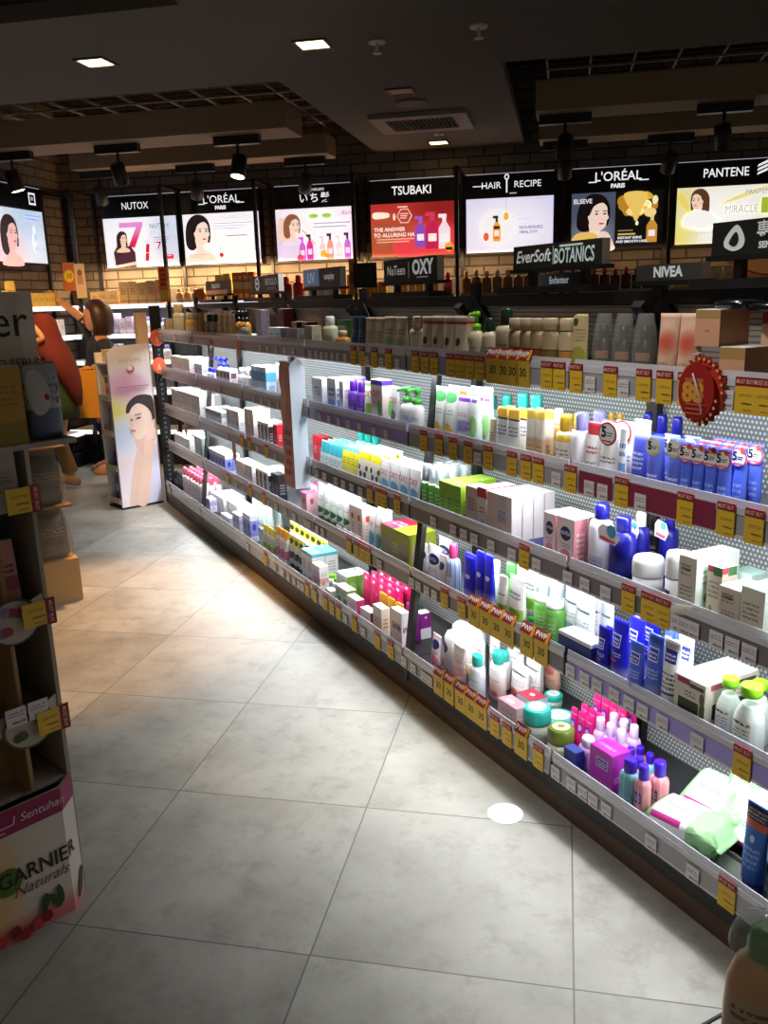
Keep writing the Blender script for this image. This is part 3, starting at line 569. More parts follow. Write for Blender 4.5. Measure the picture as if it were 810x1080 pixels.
ROWS = """
T|box:tan|-3.719|0.100|4|1|0.068|0.050|0.131|0|pale cardboard carton at the far end
T|bot:cream:tan|-3.288|0.100|3|1|0.076|0.050|0.230|0|tall cream bottle with rounded cap
T|bot:amberclear:tan|-2.840|0.090|5|1|0.078|0.030|0.173|0|slim clear amber bottle
T|bot:lav:dkgreen|-2.507|0.100|2|1|0.125|0.040|0.162|0|frosted slim bottle with dark green cap
T|pouch:goldpack|-2.168|0.100|3|1|0.106|0.030|0.185|0|clear gift pouch with gold contents
T|pump:amber:black|-1.902|0.100|3|1|0.064|0.050|0.185|0|amber bottle with black pump head
T|box:greycard|-1.727|0.065|1|1|0.088|0.020|0.096|0|small grey green carton at shelf edge
T|box:lilacbox|-1.674|0.120|2|1|0.086|0.050|0.189|0|tall lilac patterned carton
T|box:maroon|-1.593|0.200|3|1|0.087|0.060|0.191|0|dark red carton standing behind white cartons
T|box:whiteblue|-1.345|0.100|2|1|0.085|0.060|0.102|0|white carton with blue print
T|box:maroon|-1.206|0.180|3|1|0.063|0.060|0.128|0|low dark red carton behind silver cartons
T|box:silverbox|-1.057|0.080|2|1|0.069|0.060|0.103|0|silver white carton with violet print
T|box:greybox|-0.854|0.080|2|1|0.044|0.050|0.119|0|slim grey carton
T|bot:cleargreen:white|-0.789|0.132|1|1|0.112|0.050|0.159|0|clear bottle with pale green label
T|box:dkgreen|-0.715|0.184|1|1|0.141|0.080|0.142|0|wide dark green carton
T|bot:amber:tan|-0.541|0.080|1|1|0.102|0.040|0.103|0|small amber bottle before the green carton
T|tube:dkblue:dkblue|-0.404|0.100|2|1|0.064|0.040|0.162|0|dark blue tube with pink flower
T|tube:tan:tan|-0.255|0.100|2|1|0.080|0.040|0.159|0|plain beige tube beside the blue tubes
T|tube:tangreen:tan|-0.082|0.100|2|1|0.086|0.040|0.163|0|beige tube with green print
T|bot:cream:tan|0.049|0.110|1|1|0.079|0.050|0.164|0|beige bottle beside the red banded tubes
T|tube:tanred:tan|0.261|0.100|4|2|0.070|0.040|0.165|0|beige tube with red top band
T|pump:tanpale:lime|0.469|0.090|1|1|0.056|0.050|0.181|0|beige bottle with bright green pump
T|bot:tanpale:dkgreen|0.529|0.100|1|1|0.059|0.050|0.161|0|beige bottle with dark green cap
T|bot:tanpale:dkgreen|0.624|0.090|1|1|0.086|0.060|0.190|0|large beige bottle with dark green cap
T|bot:duored:tan|0.699|0.080|1|1|0.050|0.040|0.163|0|beige topped bottle with red lower half
T|bot:duogreen:tan|0.751|0.080|1|1|0.048|0.040|0.163|0|beige topped bottle with sage lower half
T|bot:duoorange:tan|0.800|0.080|1|1|0.047|0.040|0.163|0|beige topped bottle with orange lower half
T|bot:duoolive:tan|0.863|0.080|1|1|0.065|0.040|0.164|0|beige topped bottle with olive lower half
T|bot:duoamber:tan|0.935|0.080|1|1|0.058|0.040|0.164|0|beige topped bottle with amber lower half
T|pouch:tanleaf|0.998|0.080|1|1|0.062|0.030|0.175|0|beige refill pouch with green leaf print
T|bagged:smoke:black|1.148|0.080|3|1|0.071|0.050|0.177|0|dark bottle inside a clear plastic sleeve
T|tube:tanpink:tan|1.325|0.090|2|1|0.062|0.050|0.177|0|large beige tube with pink print
T|box:peach|1.460|0.090|2|1|0.068|0.100|0.107|0|peach carton in the lower layer
T|box:peach|1.415|0.100|1|1|0.069|0.100|0.081|0.105|peach carton stacked on two cartons
T|box:peachred|1.533|0.192|1|1|0.097|0.100|0.178|0|carton with red lid at shelf end
2|box:whitepink|-3.158|0.070|6|4|0.078|0.050|0.144|0|slim white carton with pale pink side
2|box:whitegrey|-2.748|0.080|2|3|0.089|0.050|0.119|0|white carton with grey print
2|bot:lavclear:blue|-2.459|0.070|2|1|0.079|0.040|0.110|0|clear bottle with blue cap
2|pump:white:blue|-2.483|0.150|2|1|0.087|0.040|0.168|0|white bottle with blue pump
2|box:pinkgrid|-2.180|0.070|4|3|0.066|0.050|0.112|0|small pink and white carton
2|bot:white:white|-1.825|0.080|3|3|0.085|0.040|0.140|0|plain white bottle
2|box:blueclear|-1.571|0.080|3|3|0.076|0.060|0.167|0|translucent blue carton
2|tube:white:white|-1.297|0.080|1|1|0.097|0.040|0.194|0|plain white tube beside blue cartons
2|tube:pinkpale:white|-1.198|0.090|1|1|0.093|0.040|0.193|0|pale pink tube beside the shelf flag
2|box:tthree|-0.782|0.080|1|3|0.116|0.050|0.159|0|white carton printed with large blue T3
2|box:whiteblue|-0.624|0.080|1|3|0.088|0.050|0.169|0|white carton with blue side
2|box:whitegrey|-0.520|0.080|1|1|0.039|0.040|0.163|0|narrow white carton before purple bottles
2|bot:purple:purple|-0.405|0.080|2|2|0.074|0.050|0.171|0|purple bottle with purple cap
2|tube:oxygreen:lime|-0.284|0.080|1|1|0.082|0.040|0.176|0|white tube with green print and lime cap
2|box:oxybig|-0.189|0.080|1|1|0.098|0.050|0.191|0|white carton with red wordmark and green disc
2|tube:oxywhite:white|-0.047|0.070|1|1|0.057|0.040|0.176|0|white tube with red wordmark
2|pump:white:green|0.057|0.080|2|1|0.072|0.050|0.179|0|white bottle with green pump head
2|tube:leafwhite:green|0.315|0.070|2|2|0.069|0.050|0.200|0|white tube with green logo and yellow disc
2|tube:swoosh:white|0.427|0.070|1|2|0.078|0.050|0.208|0|white tube with purple swoosh
2|tube:greentint:white|0.495|0.070|1|2|0.053|0.050|0.210|0|pale green tint tube
2|bot:tealclear:teal|0.435|0.172|1|1|0.070|0.050|0.174|0|clear teal bottle behind small tan tube
2|bot:tealclear:teal|0.524|0.170|1|1|0.056|0.050|0.184|0|clear teal bottle behind green pouches
2|bot:tealclear:teal|0.662|0.160|2|1|0.066|0.050|0.199|0|clear teal bottle beside the tan pouches
2|tube:tan:black|0.606|0.070|1|1|0.035|0.030|0.128|0|small tan tube with black cap
2|pouch:greengrad|0.688|0.070|2|2|0.057|0.030|0.168|0|white pouch fading green with yellow top
2|pouch:tanyellow|0.825|0.070|2|2|0.043|0.030|0.176|0|tan pouch with yellow top
2|bot:amberclear:white|0.836|0.132|1|1|0.051|0.050|0.173|0|amber bottle with white cap
2|bot:creamlabel:yellow|0.945|0.070|1|2|0.061|0.050|0.172|0|cream bottle with yellow cap
2|bot:whiteblueprint:lilac|1.007|0.070|1|2|0.058|0.060|0.184|0|white bottle with lilac cap
2|bot:amberclear:gold|1.020|0.190|2|1|0.031|0.040|0.175|0|amber bottle with gold cap at the back
2|tube:whitered:white|1.066|0.070|1|2|0.054|0.050|0.165|0|slim white tube with red print
2|tube:whitered5:white|1.134|0.065|1|2|0.073|0.050|0.171|0|white tube wearing a round red edged neck card
2|tube:whiteblue:white|1.186|0.070|1|2|0.026|0.050|0.169|0|white tube with blue print beside blue tubes
2|bot:blue:navy|1.193|0.180|3|1|0.049|0.050|0.189|0|blue bottle with navy cap in the back row
2|tube:bluelarge:green|1.229|0.080|1|1|0.056|0.060|0.189|0|large blue tube with pale green top
2|tube:bluecard:blue|1.296|0.065|1|2|0.051|0.050|0.157|0|blue tube wearing a yellow edged neck card
2|tube:bluecard:blue|1.361|0.065|1|2|0.051|0.050|0.161|0|blue tube with yellow edged card beside pink ones
2|tube:bluepink:blue|1.455|0.065|4|3|0.034|0.050|0.158|0|blue tube wearing a pink edged neck card
3|box:white|-3.117|0.070|10|4|0.072|0.050|0.178|0|plain white slim carton
3|box:whiteteal|-2.445|0.070|4|3|0.083|0.050|0.121|0|white carton with teal grey top band
3|box:white|-2.050|0.070|3|3|0.075|0.060|0.160|0|larger plain white carton beside teal banded cartons
3|box:whitepink|-1.749|0.070|2|3|0.075|0.050|0.194|0|white carton with pink front
3|box:blackwhite|-1.522|0.070|3|3|0.056|0.050|0.147|0|black and white carton
3|box:red|-1.284|0.070|3|3|0.057|0.050|0.154|0|red carton left of the shelf flag
3|box:red|-0.899|0.120|2|1|0.060|0.050|0.144|0|dark red carton right of the shelf flag
3|sachet:tealpack|-0.695|0.080|5|4|0.045|0.030|0.145|0|teal and white face mask sachet
3|sachet:yellowpack|-0.489|0.080|4|4|0.043|0.030|0.156|0|yellow face mask sachet
3|sachet:pandapack|-0.289|0.070|2|4|0.106|0.030|0.170|0|yellow and white sachet with animal picture
3|bot:tealclear:teal|-0.603|0.220|3|1|0.071|0.050|0.194|0|teal bottle at the back behind sachets
3|tube:oxyblue:white|-0.021|0.070|4|3|0.076|0.040|0.155|0|white tube with red wordmark and blue disc
3|foam:green|0.206|0.080|3|3|0.045|0.050|0.183|0|green label bottle with clear cap
3|box:lime|0.364|0.070|3|3|0.046|0.060|0.147|0|lime green carton with clear base
3|box:bluewhite|0.449|0.075|1|1|0.024|0.050|0.150|0|narrow blue and white carton
3|box:pinkblue|0.498|0.070|1|2|0.066|0.060|0.161|0|pink carton with blue base
3|box:whitered|0.560|0.070|1|2|0.053|0.060|0.169|0|white carton with red corner
3|box:pinkbig|0.664|0.065|1|5|0.133|0.042|0.167|0|wide pale pink carton with blue base
3|box:niveapink|0.903|0.075|1|2|0.055|0.050|0.155|0|pink carton with round blue logo beside the white cartons
3|box:niveapink|0.987|0.065|1|3|0.075|0.050|0.160|0|pink carton with round blue logo beside the white bottle
3|bot:whitelilac:navy|1.085|0.080|1|1|0.081|0.060|0.216|0|tall white bottle with navy cap
3|bot:navy:navy|1.174|0.075|1|1|0.086|0.060|0.199|0|tall navy bottle in front with pink cards
3|bot:navy:white|1.174|0.140|1|1|0.049|0.060|0.203|0|tall navy bottle with pink cards behind
3|bot:black:black|1.159|0.205|1|1|0.047|0.050|0.193|0|tall black bottle between navy bottles
3|bot:navy:navy|1.226|0.190|1|1|0.050|0.060|0.205|0|rightmost tall navy bottle behind the jar
3|jar:creamjar:white|1.272|0.060|1|1|0.105|0.100|0.115|0|round white cream jar with dark base
3|jar:creamjar:white|1.369|0.070|1|1|0.082|0.100|0.151|0|round white cream jar behind the first
3|box:simple|1.441|0.055|1|1|0.053|0.150|0.166|0|deep white carton with grey print
3|box:simplered|1.499|0.080|1|1|0.042|0.050|0.154|0|beige carton with red and green top corner
3|box:simple|1.568|0.050|1|1|0.057|0.090|0.127|0|low white carton with red berry print
3|box:simplegreen|1.629|0.050|1|1|0.061|0.090|0.143|0|low white carton with green top
3|box:mint|1.468|0.207|1|1|0.059|0.060|0.108|0|mint carton at the back
4|box:white|-3.304|0.070|6|4|0.069|0.050|0.115|0|plain white carton
4|box:teal|-2.866|0.070|2|3|0.093|0.050|0.169|0|pale teal carton
4|box:bluepurple|-2.456|0.070|5|2|0.074|0.050|0.126|0|blue violet carton
4|box:white|-2.255|0.172|3|1|0.077|0.050|0.176|0|tall white carton behind pink white ones
4|box:whitepink|-1.901|0.070|4|2|0.072|0.040|0.138|0|small pinkish white carton
4|box:blackwhite|-1.592|0.070|3|3|0.065|0.050|0.145|0|white and black carton
4|box:black|-1.422|0.080|2|1|0.053|0.050|0.153|0|small black carton
4|box:whitegrey|-1.268|0.080|2|1|0.036|0.050|0.163|0|narrow white carton beside pink cartons
4|box:pink|-1.072|0.070|3|3|0.074|0.060|0.131|0|pink carton with red square
4|tube:whitegreen:green|-0.694|0.080|5|3|0.069|0.050|0.201|0|white tube with dark green base
4|box:redwhite|-0.428|0.082|2|3|0.063|0.060|0.177|0|cream carton with red square
4|tube:redsmall:red|-0.471|0.050|4|1|0.061|0.030|0.059|0|small red and silver tube at shelf edge
4|tube:oxyblue:white|-0.240|0.070|2|2|0.062|0.040|0.203|0|white tube with blue circle
4|box:greenpink|-0.054|0.070|1|1|0.234|0.130|0.162|0|lime carton with pink top and window
4|tube:nivea:white|0.116|0.090|1|1|0.048|0.040|0.140|0|white tube with round blue logo behind the post
4|tube:nivea:white|0.223|0.070|1|1|0.089|0.050|0.158|0|wide white tube with round blue logo
4|tube:niveapale:white|0.294|0.065|1|1|0.048|0.040|0.145|0|pale pink tube beside the clear bottle
4|tube:nivea:white|0.132|0.170|1|1|0.093|0.050|0.150|0|white tube with blue logo at the back
4|bot:clearblue:pink|0.354|0.065|1|1|0.067|0.050|0.198|0|clear blue bottle with pink and white cap
4|pouch:navypouch|0.396|0.117|1|1|0.077|0.040|0.167|0|blue refill pouch fading to white beside clear bottle
4|pouch:navypouch|0.470|0.065|1|1|0.062|0.040|0.181|0|blue refill pouch with torn corner in the middle
4|pouch:navypouch|0.556|0.070|2|1|0.051|0.040|0.217|0|tall blue refill pouch with pointed top
4|bot:whitegreen:white|0.550|0.110|1|1|0.064|0.050|0.180|0|white bottle fading green
4|bot:greenclear:green|0.650|0.102|1|1|0.076|0.050|0.202|0|green bottle with dark green cap
4|pouch:herbal|0.675|0.060|1|1|0.048|0.040|0.174|0|narrow white pouch beside the herbal tube
4|tube:herbal:green|0.741|0.060|1|1|0.079|0.050|0.186|0|white tube with green leaf print
4|tube:herbal:green|0.637|0.170|2|1|0.065|0.050|0.170|0|white tube at the back behind foam bottles
4|foam2:green|0.795|0.112|1|1|0.070|0.050|0.191|0|green foam bottle leftmost in front
4|foam2:green|0.774|0.164|1|1|0.051|0.050|0.177|0|green foam bottle behind the front pair
4|foam2:green|0.891|0.080|1|1|0.061|0.050|0.219|0|green foam bottle beside the blue white tubes
4|foam2:green|0.851|0.150|1|1|0.039|0.050|0.192|0|green foam bottle at the back
4|tube:herbalblue:white|0.921|0.132|1|1|0.067|0.050|0.201|0|slender white tube fading blue
4|tube:herbalblue:white|1.000|0.113|1|1|0.076|0.050|0.201|0|wide white tube with blue print
4|tube:herbalblue:white|1.008|0.170|2|1|0.049|0.050|0.181|0|white tube with blue print behind the wide one
4|box:lownavy|1.053|0.050|1|1|0.139|0.060|0.101|0|low white box with navy front
4|tube:ccnavy:white|1.155|0.050|1|1|0.047|0.040|0.162|0|deep blue tube leftmost above the box
4|tube:ccnavy:white|1.139|0.090|1|1|0.027|0.040|0.151|0|deep blue tube squeezed behind the first
4|tube:ccnavy:white|1.207|0.055|1|1|0.059|0.050|0.198|0|tallest deep blue tube in front
4|tube:ccnavy:white|1.214|0.107|1|1|0.055|0.050|0.201|0|deep blue tube in the second row
4|tube:ccnavy:white|1.217|0.159|1|1|0.054|0.050|0.196|0|deep blue tube by the dark post
4|tube:ccblue:white|1.286|0.040|1|1|0.052|0.050|0.167|0|short light blue tube with square logo
4|tube:ccblue:white|1.340|0.050|1|1|0.052|0.050|0.204|0|tall light blue tube with square logo
4|tube:ccwhite:white|1.395|0.050|1|1|0.054|0.050|0.209|0|white tube with square blue logo
4|tube:ccwhite:white|1.393|0.100|1|1|0.048|0.050|0.206|0|white tube with square logo behind
4|tube:ccblue:blue|1.319|0.160|3|1|0.033|0.050|0.190|0|light blue tube in the back row
4|box:wipesbox|1.473|0.050|1|1|0.095|0.190|0.142|0|large white box with dark green window
4|bot:simplewhite:lime|1.550|0.070|1|1|0.054|0.060|0.166|0|translucent bottle with lime cap beside the box
4|bot:simplewhite:lime|1.623|0.050|1|1|0.069|0.060|0.181|0|translucent bottle with lime cap in front
4|bot:simplewhite:lime|1.587|0.130|1|1|0.048|0.060|0.158|0|translucent bottle with lime cap behind
B|bot:black:black|-3.522|0.060|3|1|0.081|0.040|0.115|0|small black bottle
B|bot:whitepk:redp|-3.054|0.050|7|3|0.078|0.050|0.194|0|white bottle with pink red cap
B|box:lime|-2.996|0.202|3|1|0.072|0.060|0.162|0|green pack at the back
B|box:purplewhite|-2.680|0.050|2|1|0.059|0.050|0.087|0|narrow violet and white carton
B|box:white|-2.611|0.100|4|3|0.067|0.050|0.111|0|tall white carton behind small ones
B|box:white|-2.298|0.100|3|2|0.072|0.050|0.122|0|square white carton
B|box:whitegrey|-2.260|0.040|2|1|0.085|0.040|0.057|0|short white carton at shelf edge
B|box:purplewhite|-2.069|0.050|2|1|0.067|0.050|0.106|0|white carton with grey print
B|box:bluepurple|-1.847|0.045|2|1|0.068|0.050|0.154|0|white carton with violet circle
B|tube:paleteal:white|-2.008|0.180|5|2|0.068|0.050|0.182|0|pale teal tube in the back row
B|box:whitegrey|-1.759|0.097|2|1|0.071|0.040|0.087|0|short white carton beside yellow tubes
B|tube:yellowgreen:white|-1.522|0.050|3|1|0.061|0.040|0.147|0|slim tube with yellow and green print
B|tube:orangetip:white|-1.334|0.055|3|1|0.059|0.040|0.179|0|slim tube with orange tip
B|tube:blackgreen:black|-1.139|0.060|3|1|0.065|0.040|0.179|0|tube with black and lime print
B|tube:blackgreen:black|-1.280|0.180|7|1|0.072|0.040|0.163|0|black and yellow tube in the back row
B|box:tealtop|-0.945|0.050|2|3|0.069|0.070|0.152|0|white carton with teal top
B|box:pinkwhite|-0.825|0.045|1|1|0.092|0.050|0.117|0|pinkish white carton
B|bot:white:lime|-0.775|0.097|2|4|0.065|0.050|0.061|0|white bottle with lime cap
B|box:cream|-0.654|0.030|1|1|0.061|0.040|0.045|0|small cream carton at shelf edge
B|box:greenwhite|-0.648|0.100|2|3|0.056|0.060|0.111|0|white and green carton in the tall row
B|box:greenwhite|-0.535|0.045|2|1|0.059|0.050|0.087|0|white and green carton in front
B|box:greenleaf|-0.448|0.234|4|1|0.068|0.060|0.153|0|green carton at the back
B|pouch:magenta|-0.324|0.112|4|3|0.072|0.040|0.171|0|magenta refill pouch
B|box:magwhite|-0.382|0.025|1|1|0.096|0.040|0.090|0|short white carton with magenta side
B|box:magwhite|-0.239|0.020|1|1|0.096|0.040|0.080|0|flat white carton lying at shelf edge
B|pouch:orange|-0.124|0.070|3|1|0.069|0.040|0.158|0|orange refill pouch
B|box:orangewhite|-0.149|0.030|1|1|0.080|0.040|0.122|0|short white and orange carton
B|pouch:purple|-0.026|0.112|2|1|0.049|0.040|0.148|0|purple pouch beside the post
B|box:magoxy|0.027|0.025|1|1|0.090|0.040|0.162|0|small white carton with magenta wordmark
B|box:purplewht|-0.050|0.154|2|1|0.045|0.050|0.110|0|purple topped carton right of the post
B|tube:niveapink:white|0.260|0.050|1|1|0.063|0.050|0.134|0|white and pink tube with round blue logo
B|pack:niveapack|0.340|0.070|1|1|0.091|0.060|0.167|0|white soft pack with round blue logo
B|pack:niveapack|0.266|0.170|1|1|0.178|0.080|0.145|0|large white soft pack at the back
B|tube:pinkwhite:white|0.427|0.045|1|1|0.072|0.040|0.152|0|white tube with coral print beside the soft pack
B|tube:yellowwhite:white|0.437|0.087|1|1|0.065|0.040|0.140|0|white tube with yellow print
B|pouch:herbalw|0.410|0.140|1|1|0.083|0.040|0.157|0|white pouch behind the left teal capped bottle
B|pouch:herbalw|0.452|0.182|1|1|0.056|0.040|0.185|0|white pouch behind the middle teal capped bottle
B|pouch:herbalw|0.506|0.217|1|1|0.047|0.040|0.188|0|white pouch behind the right teal capped bottle
B|pouch:herbalw|0.554|0.217|1|1|0.044|0.040|0.186|0|narrow white pouch under the price cards
B|pouch:herbalw|0.612|0.258|1|1|0.047|0.032|0.180|0|rightmost narrow white pouch
B|bot:wherbblue:teal|0.526|0.050|1|1|0.074|0.050|0.152|0|white bottle with teal cap and blue flower
B|bot:wherbpink:teal|0.574|0.102|1|1|0.077|0.050|0.172|0|white bottle with teal cap and pink flower
B|bot:wherbpink:teal|0.521|0.165|1|1|0.057|0.050|0.136|0|white bottle with teal cap behind coral tubes
B|tube:coral:white|0.633|0.154|1|1|0.094|0.050|0.135|0|white tube with coral band in front
B|tube:coral:white|0.637|0.206|1|1|0.078|0.050|0.144|0|white tube with coral band behind
B|box:pinkcube|0.727|0.055|1|1|0.101|0.055|0.060|0|pink square carton
B|box:redcube|0.731|0.120|1|1|0.079|0.070|0.069|0|dark red square carton
B|jar:clearjar:teal|0.883|0.012|1|1|0.115|0.100|0.117|0|cream jar with teal lid in front of pink carton
B|jar:clearjar:teal|0.722|0.215|1|1|0.084|0.100|0.045|0|cream jar with teal lid at the back
B|jar:clearjar:teal|0.851|0.115|1|1|0.138|0.100|0.045|0|cream jar with teal lid behind the green lidded jar
B|jar:olivejar:olive|1.002|0.012|1|1|0.105|0.100|0.106|0|cream jar with olive green lid
B|tube:peach:dkgreen|0.632|0.290|1|1|0.080|0.050|0.129|0|peach tube with dark green cap
B|box:bluelow|1.087|0.015|1|1|0.051|0.035|0.082|0|low navy box at shelf edge
B|bot:lilac:whitecap|1.092|0.055|1|1|0.067|0.050|0.107|0|single lilac bottle in front
B|box:magentabox|1.190|0.040|1|1|0.089|0.070|0.125|0|violet magenta carton
B|pouch:pink|1.003|0.115|3|2|0.032|0.040|0.133|0|hot pink refill pouch in the front bundle
B|pouch:pink|1.000|0.225|4|2|0.034|0.040|0.140|0|hot pink refill pouch in the back bundle
B|bot:lilac:lilaccap|1.120|0.115|3|2|0.041|0.050|0.146|0|lilac bottle in the cluster
B|bot:orangeclear:navycap|1.209|0.112|1|1|0.036|0.040|0.115|0|orange bottle with violet cap beside the carton
B|bot:orangeclear:navycap|1.202|0.154|1|1|0.034|0.040|0.104|0|orange bottle with violet cap behind
B|bot:aquaclear:navycap|1.293|0.025|1|1|0.058|0.050|0.149|0|aqua bottle with violet cap in front
B|bot:aquaclear:navycap|1.259|0.135|1|1|0.034|0.040|0.116|0|aqua bottle with violet cap behind
B|bot:pinkclear:navycap|1.346|0.025|1|1|0.043|0.040|0.157|0|pink bottle with violet cap in front
B|bot:pinkclear:navycap|1.269|0.085|1|1|0.038|0.040|0.125|0|pink bottle with violet cap in the middle
B|bot:pinkclear:navycap|1.355|0.070|1|1|0.052|0.045|0.159|0|pink bottle with violet cap beside the wipes
B|tube:sunblue:navy|1.678|0.040|1|1|0.060|0.060|0.220|0|tall blue tube with orange band
B|tube:sunblue:navy|1.740|0.050|1|1|0.059|0.060|0.256|0|second tall blue tube at the frame edge
"""
TAGTEXT = """
T Y:0.203 Y:0.268 Y:0.33 B:0.385 Y:0.432 Y:0.488 Y:0.543 Y:0.601 P:0.672 P:0.725 P:0.772 P:0.822 Y:0.929 Y:0.982 M:1.017,1.636 Y:1.051 W:1.106 Y:1.18 W:1.226 Y:1.293 Y:1.359 Y:1.424 Y:1.509 W:1.536 Y:1.582 Y:1.626 w:-0.735 w:-0.671 w:-0.609 w:-0.559 w:-0.501 w:-0.444 w:-0.37 Y:-0.29 Y:-0.214 w:-0.173 Y:-0.108 w:-0.054 Y:0.006 w:0.072 w:-1.39 w:-1.279 w:-1.159 w:-1.046 w:-0.937 W:-3.514 W:-3.107 W:-2.744
2 Y:0.251 Y:0.353 Y:0.444 Y:0.535 W:0.589 Y:0.647 Y:0.771 Y:0.84 Y:0.898 W:0.978 Y:1.038 M:1.069,1.197 W:1.114 W:1.165 Y:1.234 M:1.258,1.525 W:1.3 Y:1.441 Y:1.556 Y:1.63 Y:-1.089 w:-1.546 w:-1.427 w:-1.3 w:-1.179 W:-2.156 w:-0.662 w:-0.56 w:-0.462 w:-0.368 w:-0.262 w:-0.136 w:-0.033
3 W:0.308 W:0.439 W:0.503 W:0.566 W:0.663 W:0.774 Y:0.836 W:0.895 W:1.036 W:1.107 W:1.189 Y:1.273 Y:1.342 Y:1.389 W:1.434 W:1.458 W:1.484 W:1.553 W:1.597 W:1.642 Y:-0.189 Y:-0.114 Y:-0.066 Y:0.042 W:-0.728 W:-0.642 W:-0.519 W:-0.441 W:-0.357 W:-0.276 w:-1.539 Y:-1.391 w:-1.265 Y:-1.794 Y:-1.664 w:-2.075
4 W:0.139 W:0.19 W:0.252 W:0.306 Y:0.377 Y:0.488 P:0.564 P:0.631 P:0.695 P:0.757 P:0.854 P:0.924 W:1.057 W:1.118 W:1.168 W:1.235 W:1.291 W:1.339 W:1.407 W:1.518 Y:1.646 W:-1.298 W:-1.163 W:-1.046 W:-0.9 W:-0.853 W:-0.761 W:-0.695 Y:-0.41 Y:-0.335 Y:-0.28 Y:-0.227 W:-0.125 Y:-2.123 Y:-1.704 w:-1.958 Y:-1.486 w:-1.837 w:-1.412
B W:0.147 W:0.22 W:0.297 W:0.338 P:0.404 P:0.474 P:0.548 P:0.612 P:0.674 Y:0.75 Y:0.817 P:0.891 Y:0.976 W:1.056 W:1.127 W:1.175 W:1.218 W:1.271 W:1.434 W:1.569 Y:1.669 W:-1.245 W:-1.136 W:-1.056 W:-0.98 W:-0.917 W:-0.869 Y:-0.809 Y:-0.717 Y:-0.596 Y:-0.523 Y:-0.451 W:-0.382 Y:-0.287 W:-0.205 Y:-0.075 Y:0.039 W:-1.686 Y:-1.389 Y:-3.468
"""
# ================================================================ camera
cam = bpy.data.cameras.new('camera'); co = bpy.data.objects.new('camera', cam); COL.objects.link(co); S.camera = co
cam.sensor_fit = 'VERTICAL'; cam.sensor_height = 24; cam.lens = 24 * 902.53 / 1080; cam.clip_start = .02
_p, _r = .2459, -.0311
_f = Vector((0, math.cos(_p), -math.sin(_p))); _u = Vector((0, math.sin(_p), math.cos(_p))); _x = Vector((1, 0, 0))
_a = _x * math.cos(_r) + _u * math.sin(_r); _b = -_x * math.sin(_r) + _u * math.cos(_r)
co.matrix_world = Matrix(((_a.x, _b.x, -_f.x, 0), (_a.y, _b.y, -_f.y, 0), (_a.z, _b.z, -_f.z, H), (0, 0, 0, 1)))
S.view_settings.view_transform = 'Standard'; S.view_settings.look = 'None'; S.view_settings.gamma = 1; S.view_settings.exposure = EXPOSURE
S.view_settings.use_curve_mapping = False
try:
    S.cycles.use_denoising = True; S.cycles.max_bounces = 6; S.cycles.transparent_max_bounces = 12; S.cycles.caustics_reflective = False; S.cycles.caustics_refractive = False; S.cycles.sample_clamp_indirect = 4
except Exception: pass
wd = bpy.data.worlds.new('world'); S.world = wd; wd.use_nodes = True
wd.node_tree.nodes['Background'].inputs[0].default_value = srgb('dccaae'); wd.node_tree.nodes['Background'].inputs[1].default_value = AMBIENT

# ================================================================ people (small, at the back of the shop)
def skin(pts, edges, sub=2):
    """one continuous skinned surface over a jointed skeleton; pts: name -> (x, y, z, r)"""
    ks = list(pts); me = bpy.data.meshes.new('figure'); me.from_pydata([pts[k][:3] for k in ks], [(ks.index(a), ks.index(b)) for a, b in edges], [])
    o = bpy.data.objects.new('figure', me); COL.objects.link(o)
    o.modifiers.new('skin', 'SKIN'); sb = o.modifiers.new('sub', 'SUBSURF'); sb.levels = sub; sb.render_levels = sub
    for i, k in enumerate(ks):
        r = pts[k][3]; me.skin_vertices[0].data[i].radius = (r, r) if not isinstance(r, tuple) else r
    me.skin_vertices[0].data[0].use_root = True
    dg = bpy.context.evaluated_depsgraph_get(); m2 = bpy.data.meshes.new_from_object(o.evaluated_get(dg))
    vs = [v.co.copy() for v in m2.vertices]; fs = [tuple(p.vertices) for p in m2.polygons]
    bpy.data.objects.remove(o); bpy.data.meshes.remove(me); bpy.data.meshes.remove(m2)
    return vs, fs
def addskin(mb, pts, edges, mi=0, sub=2):
    vs, fs = skin(pts, edges, sub); b = len(mb.v); mb.v += [tuple(v) for v in vs]
    for f in fs: mb.f.append(tuple(b + i for i in f)); mb.m.append(mi); mb.s.append(True); mb.u.append([(.5, .5)] * len(f))
